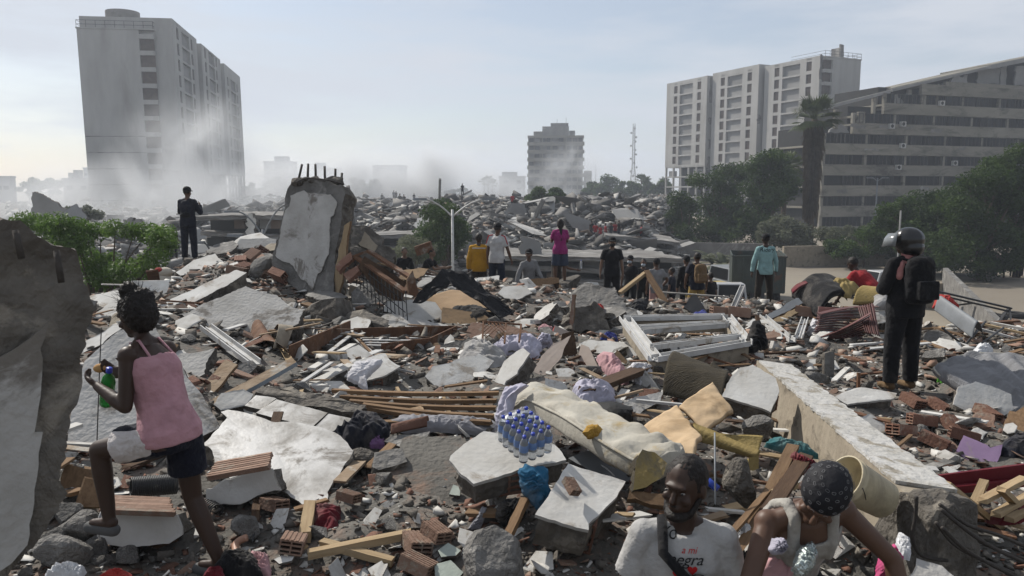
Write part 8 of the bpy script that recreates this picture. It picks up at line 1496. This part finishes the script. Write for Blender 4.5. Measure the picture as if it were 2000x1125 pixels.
bb = person('man with a brown backpack and mustard trousers seen from behind', A(1362, 503, 19.4), 'head', R(12), 1.76, lean=(.05, .1, 1), la=((-.35, .1, -.9), (.1, .4, -.8)), ra=((.35, 0, -1), (.15, .25, -1)), ll=((-.16, .05, -1), (-.05, -.05, -1)), rl=((.16, .05, -1), (.05, -.05, -1)), shirt='p_navy', trousers='p_mustard', legs='long', skin='skin_brown', vox=.016, loose=.02, bulk=1.1); pack('brown backpack on the man in mustard trousers', bb, 'p_tan', .32, .48, .2, vox=.014)
tq = person('man in a turquoise long-sleeved shirt seen from behind on the mound edge', A(1500, 602, 17.9), 'rft', R(3), 1.74, la=((-.36, 0, -1), (-.1, .1, -1)), ra=((.34, 0, -1), (.08, .12, -1)), ll=((-.14, 0, -1), (-.04, -.02, -1)), rl=((.1, 0, -1), (.02, 0, -1)), shirt='p_turq', sleeve='long', trousers='p_brown', hair='cap', skin='skin_dark', shoes='p_tan', vox=.014, loose=.016, bulk=1.02)
st = [c for c in tq[0].children if c.name.startswith('shirt')][0]; print_on(tq[0], 'Ridery', tq[1]['chest']+Vector((0, -.22, .055)), .13, 'print_black', 'lettering', B3, st).data.name = 'lettering'
y2 = [c for c in yj[0].children if c.name.startswith('shirt')][0]
rd = person('man in a red printed t-shirt bending over at the right', A(1666, 516, 14.2), 'head', R(35), 1.72, lean=(0, .75, .65), hd=(0, .5, .85), la=((-.2, .4, -.9), (0, .5, -.8)), ra=((.35, .3, -.9), (.1, .4, -1)), ll=((-.1, .5, -.85), (0, -.3, -1)), rl=((.1, .5, -.85), (0, -.3, -1)), shirt='p_red', trousers='p_jean', skin='skin_dark', vox=.014, loose=.022, bulk=1.1)
person('young man in black looking over the debris left of the street lamp', A(790, 492, 21), 'head', R(200), 1.7, shirt='p_black', sleeve='long', skin='skin_mid', vox=.018)
cr = person('person in black carrying a dark box on the shoulder left of the street lamp', A(843, 494, 20.5), 'head', R(-100), 1.7, lean=(0, .6, .8), la=((0, .6, -.7), (0, .9, .1)), ra=((.2, .6, -.7), (0, .9, .1)), shirt='p_black', sleeve='short', skin='skin_mid', vox=.018)
m = MB(); q = A(829, 489, 20.6); m.bar(q+Vector((-.22, 0, -.02)), q+Vector((.2, 0, .12)), .35, .26, (0, 0, 1)); tag(m.build('carried_box', 'rust'), 'dark reddish box carried on the shoulder left of the street lamp', 'box')
# --- small figures far off
def far_person(label, px, py, d, shirt, trousers='p_black', head=0, H=1.72, z=None, arms=None, lean=(0, .05, 1)):
    p = at(px, py, d); kw = {}
    if arms: kw = dict(la=arms[0], ra=arms[1])
    return person(label, p, 'rft', head, H, lean=lean, shirt=shirt, trousers=trousers, skin='skin_brown', vox=.034, hair='short', shoes=None, wr=0, group_name='small figures on the far rubble', loose=.02, **kw)
hips = (((-.5, -.1, -.8), (.5, .2, -.7)), ((.5, -.1, -.8), (-.5, .2, -.7)))
for k, (px, py, sh, hd_, ar, lab) in enumerate([(791, 405, 'p_black', 0, hips, 'tiny figure with hands on hips on the far crest left of the lamp'), (783, 405, 'p_black', .5, None, 'tiny dark figure just left of the hands-on-hips one'), (771, 392, 'p_grey', 0, None, 'tiny figure in the smoke, right of a pair on the crest'), (775, 391, 'p_black', .4, None, 'tiny figure in the smoke, one of a pair on the crest'), (905, 382, 'p_black', 0, None, 'lone tiny figure on the misty crest'), (1003, 408, 'p_red', .2, None, 'tiny red-topped figure on the far rubble, upper of two'), (1007, 416, 'p_brown', .6, None, 'tiny brown figure below the red-topped one'), (810, 395, 'p_navy', .3, None, 'tiny figure right of the hands-on-hips one'), (748, 398, 'p_black', 0, None, 'tiny figure beside the upright far post')]):
    d = far_hit(px, py+3) or 110; far_person(lab, px, py, min(d, 165), sh, head=hd_, arms=ar)
for k, (px, py, sh, lab) in enumerate([(1165, 470, 'p_red', 'rescuer in red, leftmost of the group on the far rubble'), (1173, 474, 'p_red', 'rescuer in red, second from left of the group'), (1181, 471, 'p_red', 'rescuer in red, middle of the group on the far rubble'), (1190, 470, 'p_navy', 'rescuer in dark blue beside the red group'), (1199, 468, 'p_red', 'rescuer in red, right of the one in dark blue'), (1208, 466, 'p_black', 'dark figure right of the red group'), (1254, 474, 'p_red', 'figure in red and blue apart at the right'), (1158, 466, 'p_black', 'dark figure left of the red group'), (910, 470, 'p_brown', 'small figure beside the small dark tree')]):
    d = far_hit(px, py+2) or 78; far_person(lab, px, py, min(d, 95), sh, 'p_jean', head=k*.8)
for k, (px, py, sh) in enumerate([(346, 505, 'p_black'), (350, 502, 'p_navy')][:1]): far_person('dim figure in the smoke left of the man in navy', px, py, 42, sh)
for k, (px, py, d, sh, lab) in enumerate([(1945, 540, 48, 'p_navy', 'leftmost of the people standing under the trees at the far right'), (1958, 543, 47, 'p_black', 'second of the people under the trees at the far right'), (1972, 541, 48, 'p_grey', 'middle one of the people under the trees at the far right'), (1986, 543, 46, 'p_navy', 'second last of the people under the trees at the far right'), (1997, 540, 45, 'p_turq', 'rightmost of the people under the trees at the far right')]): 
    p = at(px, py, d); far_person(lab, px, py, 7*1500/(py-HOR)*.985, sh, head=k)
# ------------------------------------------------------------------ vehicles in the yard
M('car_white', (.42, .43, .44), (.34, .34, .34), rough=.45, spec=.5, bump=0, c3=(.3, .27, .22), s3=.8, rnd=0); M('car_yellow', (.5, .36, .04), (.4, .28, .04), rough=.4, spec=.5, bump=0, rnd=0); M('truck_green', (.055, .07, .06), (.04, .05, .045), rough=.6, bump=.1, c3=(.1, .06, .04), s3=.8, rnd=0); M('lamp_glass', (.6, .6, .58), (.6, .6, .58), rough=.2, spec=.6, bump=0, rnd=0)
def car(name, label, x, y, rz, L, Wd, H, mat, cat, hood=.32, boxy=.12, cab=(.36, .95), bed=False):
    root = empty(name, (x, y, 0), label, cat, 'vehicles in the yard', rz); hw = Wd/2; zb, zh = .38, H*.56       # local +y is the front
    prof = [(-L/2, zb), (-L/2, zh*.98), (L/2-L*hood, zh), (L/2-.05, zh*.92), (L/2, zh*.8), (L/2, zb)]; m = MB(); n = len(prof)
    m.add([(-hw, a, b) for a, b in prof]+[(hw, a, b) for a, b in prof], [tuple(range(n)), tuple(range(2*n-1, n-1, -1))]+[(i, n+i, n+(i+1) % n, (i+1) % n) for i in range(n)]); b = m.build('body', mat, root, local=True); bv = b.modifiers.new('soft', 'BEVEL'); bv.width = .07; bv.segments = 3
    y0, y1 = L/2-L*hood, (-L/2+.1 if not bed else L/2-L*hood-1.4); iw = hw-.1; tp = H-.02; m = MB()
    a = [(-hw+.03, y0, zh), (hw-.03, y0, zh), (hw-.03, y1, zh), (-hw+.03, y1, zh), (-iw, y0-boxy*2.2, tp), (iw, y0-boxy*2.2, tp), (iw, y1+boxy, tp), (-iw, y1+boxy, tp)]; m.add(a, [(0, 1, 5, 4), (1, 2, 6, 5), (2, 3, 7, 6), (3, 0, 4, 7), (4, 5, 6, 7)]); c = m.build('cabin', mat, root, local=True); bv = c.modifiers.new('soft', 'BEVEL'); bv.width = .05; bv.segments = 2
    V = [Vector(v) for v in a]
    def pane(nm, q0, q1, q2, q3, off):
        ct = (q0+q1+q2+q3)/4; mm = MB(); o = Vector(off); mm.add([ct+(q-ct)*.84+o for q in (q0, q1, q2, q3)]+[ct+(q-ct)*.84-o*.5 for q in (q0, q1, q2, q3)], [(0, 1, 2, 3), (7, 6, 5, 4), (0, 1, 5, 4), (1, 2, 6, 5), (2, 3, 7, 6), (3, 0, 4, 7)]); mm.build(nm, 'glass_dark', root, local=True)
    pane('windscreen', V[0], V[1], V[5], V[4], (0, .02, .01)); pane('rear_window', V[2], V[3], V[7], V[6], (0, -.02, .01)); pane('side_window', V[1], V[2], V[6], V[5], (.02, 0, 0)); pane('side_window', V[3], V[0], V[4], V[7], (-.02, 0, 0))
    for sx in (-1, 1):
        for yy in (-L*.31, L*.32):
            m = MB(); lathe(m, [(.2, -.11), (.33, -.1), (.36, -.05), (.36, .05), (.33, .1), (.2, .11)], 18); w = m.build('wheel', 'rubber', root, smooth=True, local=True); w.rotation_euler = (0, math.pi/2, 0); w.location = (sx*(hw-.1), yy, .36)
            m = MB(); lathe(m, [(.001, .06), (.2, .09), (.21, .1)], 14); r = m.build('rim', 'paint_metal', w, local=True); r.scale = (1, 1, sx)
        m = MB(); lathe(m, [(.001, .05), (.09, .03), (.1, 0)], 14); h_ = m.build('headlight', 'lamp_glass', root, smooth=True, local=True); h_.rotation_euler = (-math.pi/2, 0, 0); h_.location = (sx*(hw-.22), L/2, zh*.66)
    m = MB(); m.box(-hw+.35, hw-.35, L/2, L/2+.02, zh*.52, zh*.8); m.build('grille', 'steel_dark', root, local=True); m = MB(); m.box(-hw-.02, hw+.02, L/2+.02, L/2+.14, zb, zb+.16); m.build('bumper', 'paint_metal', root, local=True)
    return root
p = at(1450, HOR, 40); car('off_road_pickup', 'old white off-road pickup facing the camera below the turquoise shirt man', p.x, 42, R(176), 4.4, 1.75, 1.95, 'car_white', 'pickup', .36, bed=True)
p = at(1408, HOR, 45); car('parked_car', 'yellow and dark car behind the crowd', p.x, 46, R(20), 4.2, 1.7, 1.55, 'car_yellow', 'car')
p = at(1422, HOR, 52); car('parked_car', 'grey van-like car behind the yellow car', p.x, 52, R(10), 4.6, 1.8, 1.95, 'paint_metal', 'car', .25)
p = at(1716, HOR, 50); car('off_road_pickup', 'dusty white jeep parked in the yard left of the helmet man', p.x, 50, R(100), 3.9, 1.6, 1.8, 'car_white', 'jeep', .38)
# open dump body on a lorry
a, b = at(1434, HOR, 45), at(1534, HOR, 45); D_ = empty('dump_truck', ((a.x+b.x)/2, 45, 0), 'dark green dump truck body standing behind the turquoise shirt man', 'truck', 'vehicles in the yard', R(-14)); hw = (b.x-a.x)/2
m = MB(); m.box(-hw, hw, 0, .07, 1.0, 3.1); m.box(-hw, -hw+.07, .07, 5.2, 1.0, 3.1); m.box(hw-.07, hw, .07, 5.2, 1.0, 3.1); m.box(-hw, hw, 5.2, 5.27, 1.0, 3.1); m.box(-hw+.07, hw-.07, .07, 5.2, 1.0, 1.08); m.build('dump_body', 'truck_green', D_, local=True)
for q in np.linspace(-hw+.1, hw-.1, 6): m = MB(); m.box(q-.05, q+.05, -.07, -.002, 1.0, 3.1); m.build('rib', 'truck_green', D_, local=True)
m = MB(); m.box(-hw-.05, hw+.05, -.09, -.002, 3.101, 3.2); m.box(hw+.002, hw+.09, .0, 5.2, 3.1, 3.2); m.build('top_rail', 'truck_green', D_, local=True)
for q in np.linspace(.5, 4.8, 5): m = MB(); m.box(hw+.002, hw+.07, q-.05, q+.05, 1.0, 3.095); m.build('rib', 'truck_green', D_, local=True)
for sx in (-1, 1):
    for yy in (1.0, 2.2):
        m = MB(); lathe(m, [(.25, -.14), (.47, -.13), (.5, -.06), (.5, .06), (.47, .13), (.25, .14)], 18); w = m.build('wheel', 'rubber', D_, smooth=True, local=True); w.rotation_euler = (0, math.pi/2, 0); w.location = (sx*(hw-.3), yy, .5)
m = MB(); m.box(-.4, .4, .2, 7, .6, .99); m.build('chassis', 'steel_dark', D_, local=True); m = MB(); m.box(-1.1, 1.1, 5.6, 7.2, .6, 2.5); m.build('cab', 'truck_green', D_, local=True)
for k, (px, py, lab) in enumerate([(1944, 622, 'old tyre lying on the ground, left one of two'), (1982, 618, 'old tyre lying on the ground, right one of two')]):
    q = at(px, py, 7*1500/(py-HOR)); m = MB(); lathe(m, [(.3, .02), (.5, .0), (.6, .08), (.6, .2), (.5, .28), (.3, .26), (.28, .14), (.3, .02)], 22); tag(link('tyre', m.mesh('tyre', 'rubber', True), None, (q.x, q.y, .01)), lab, 'tyre')
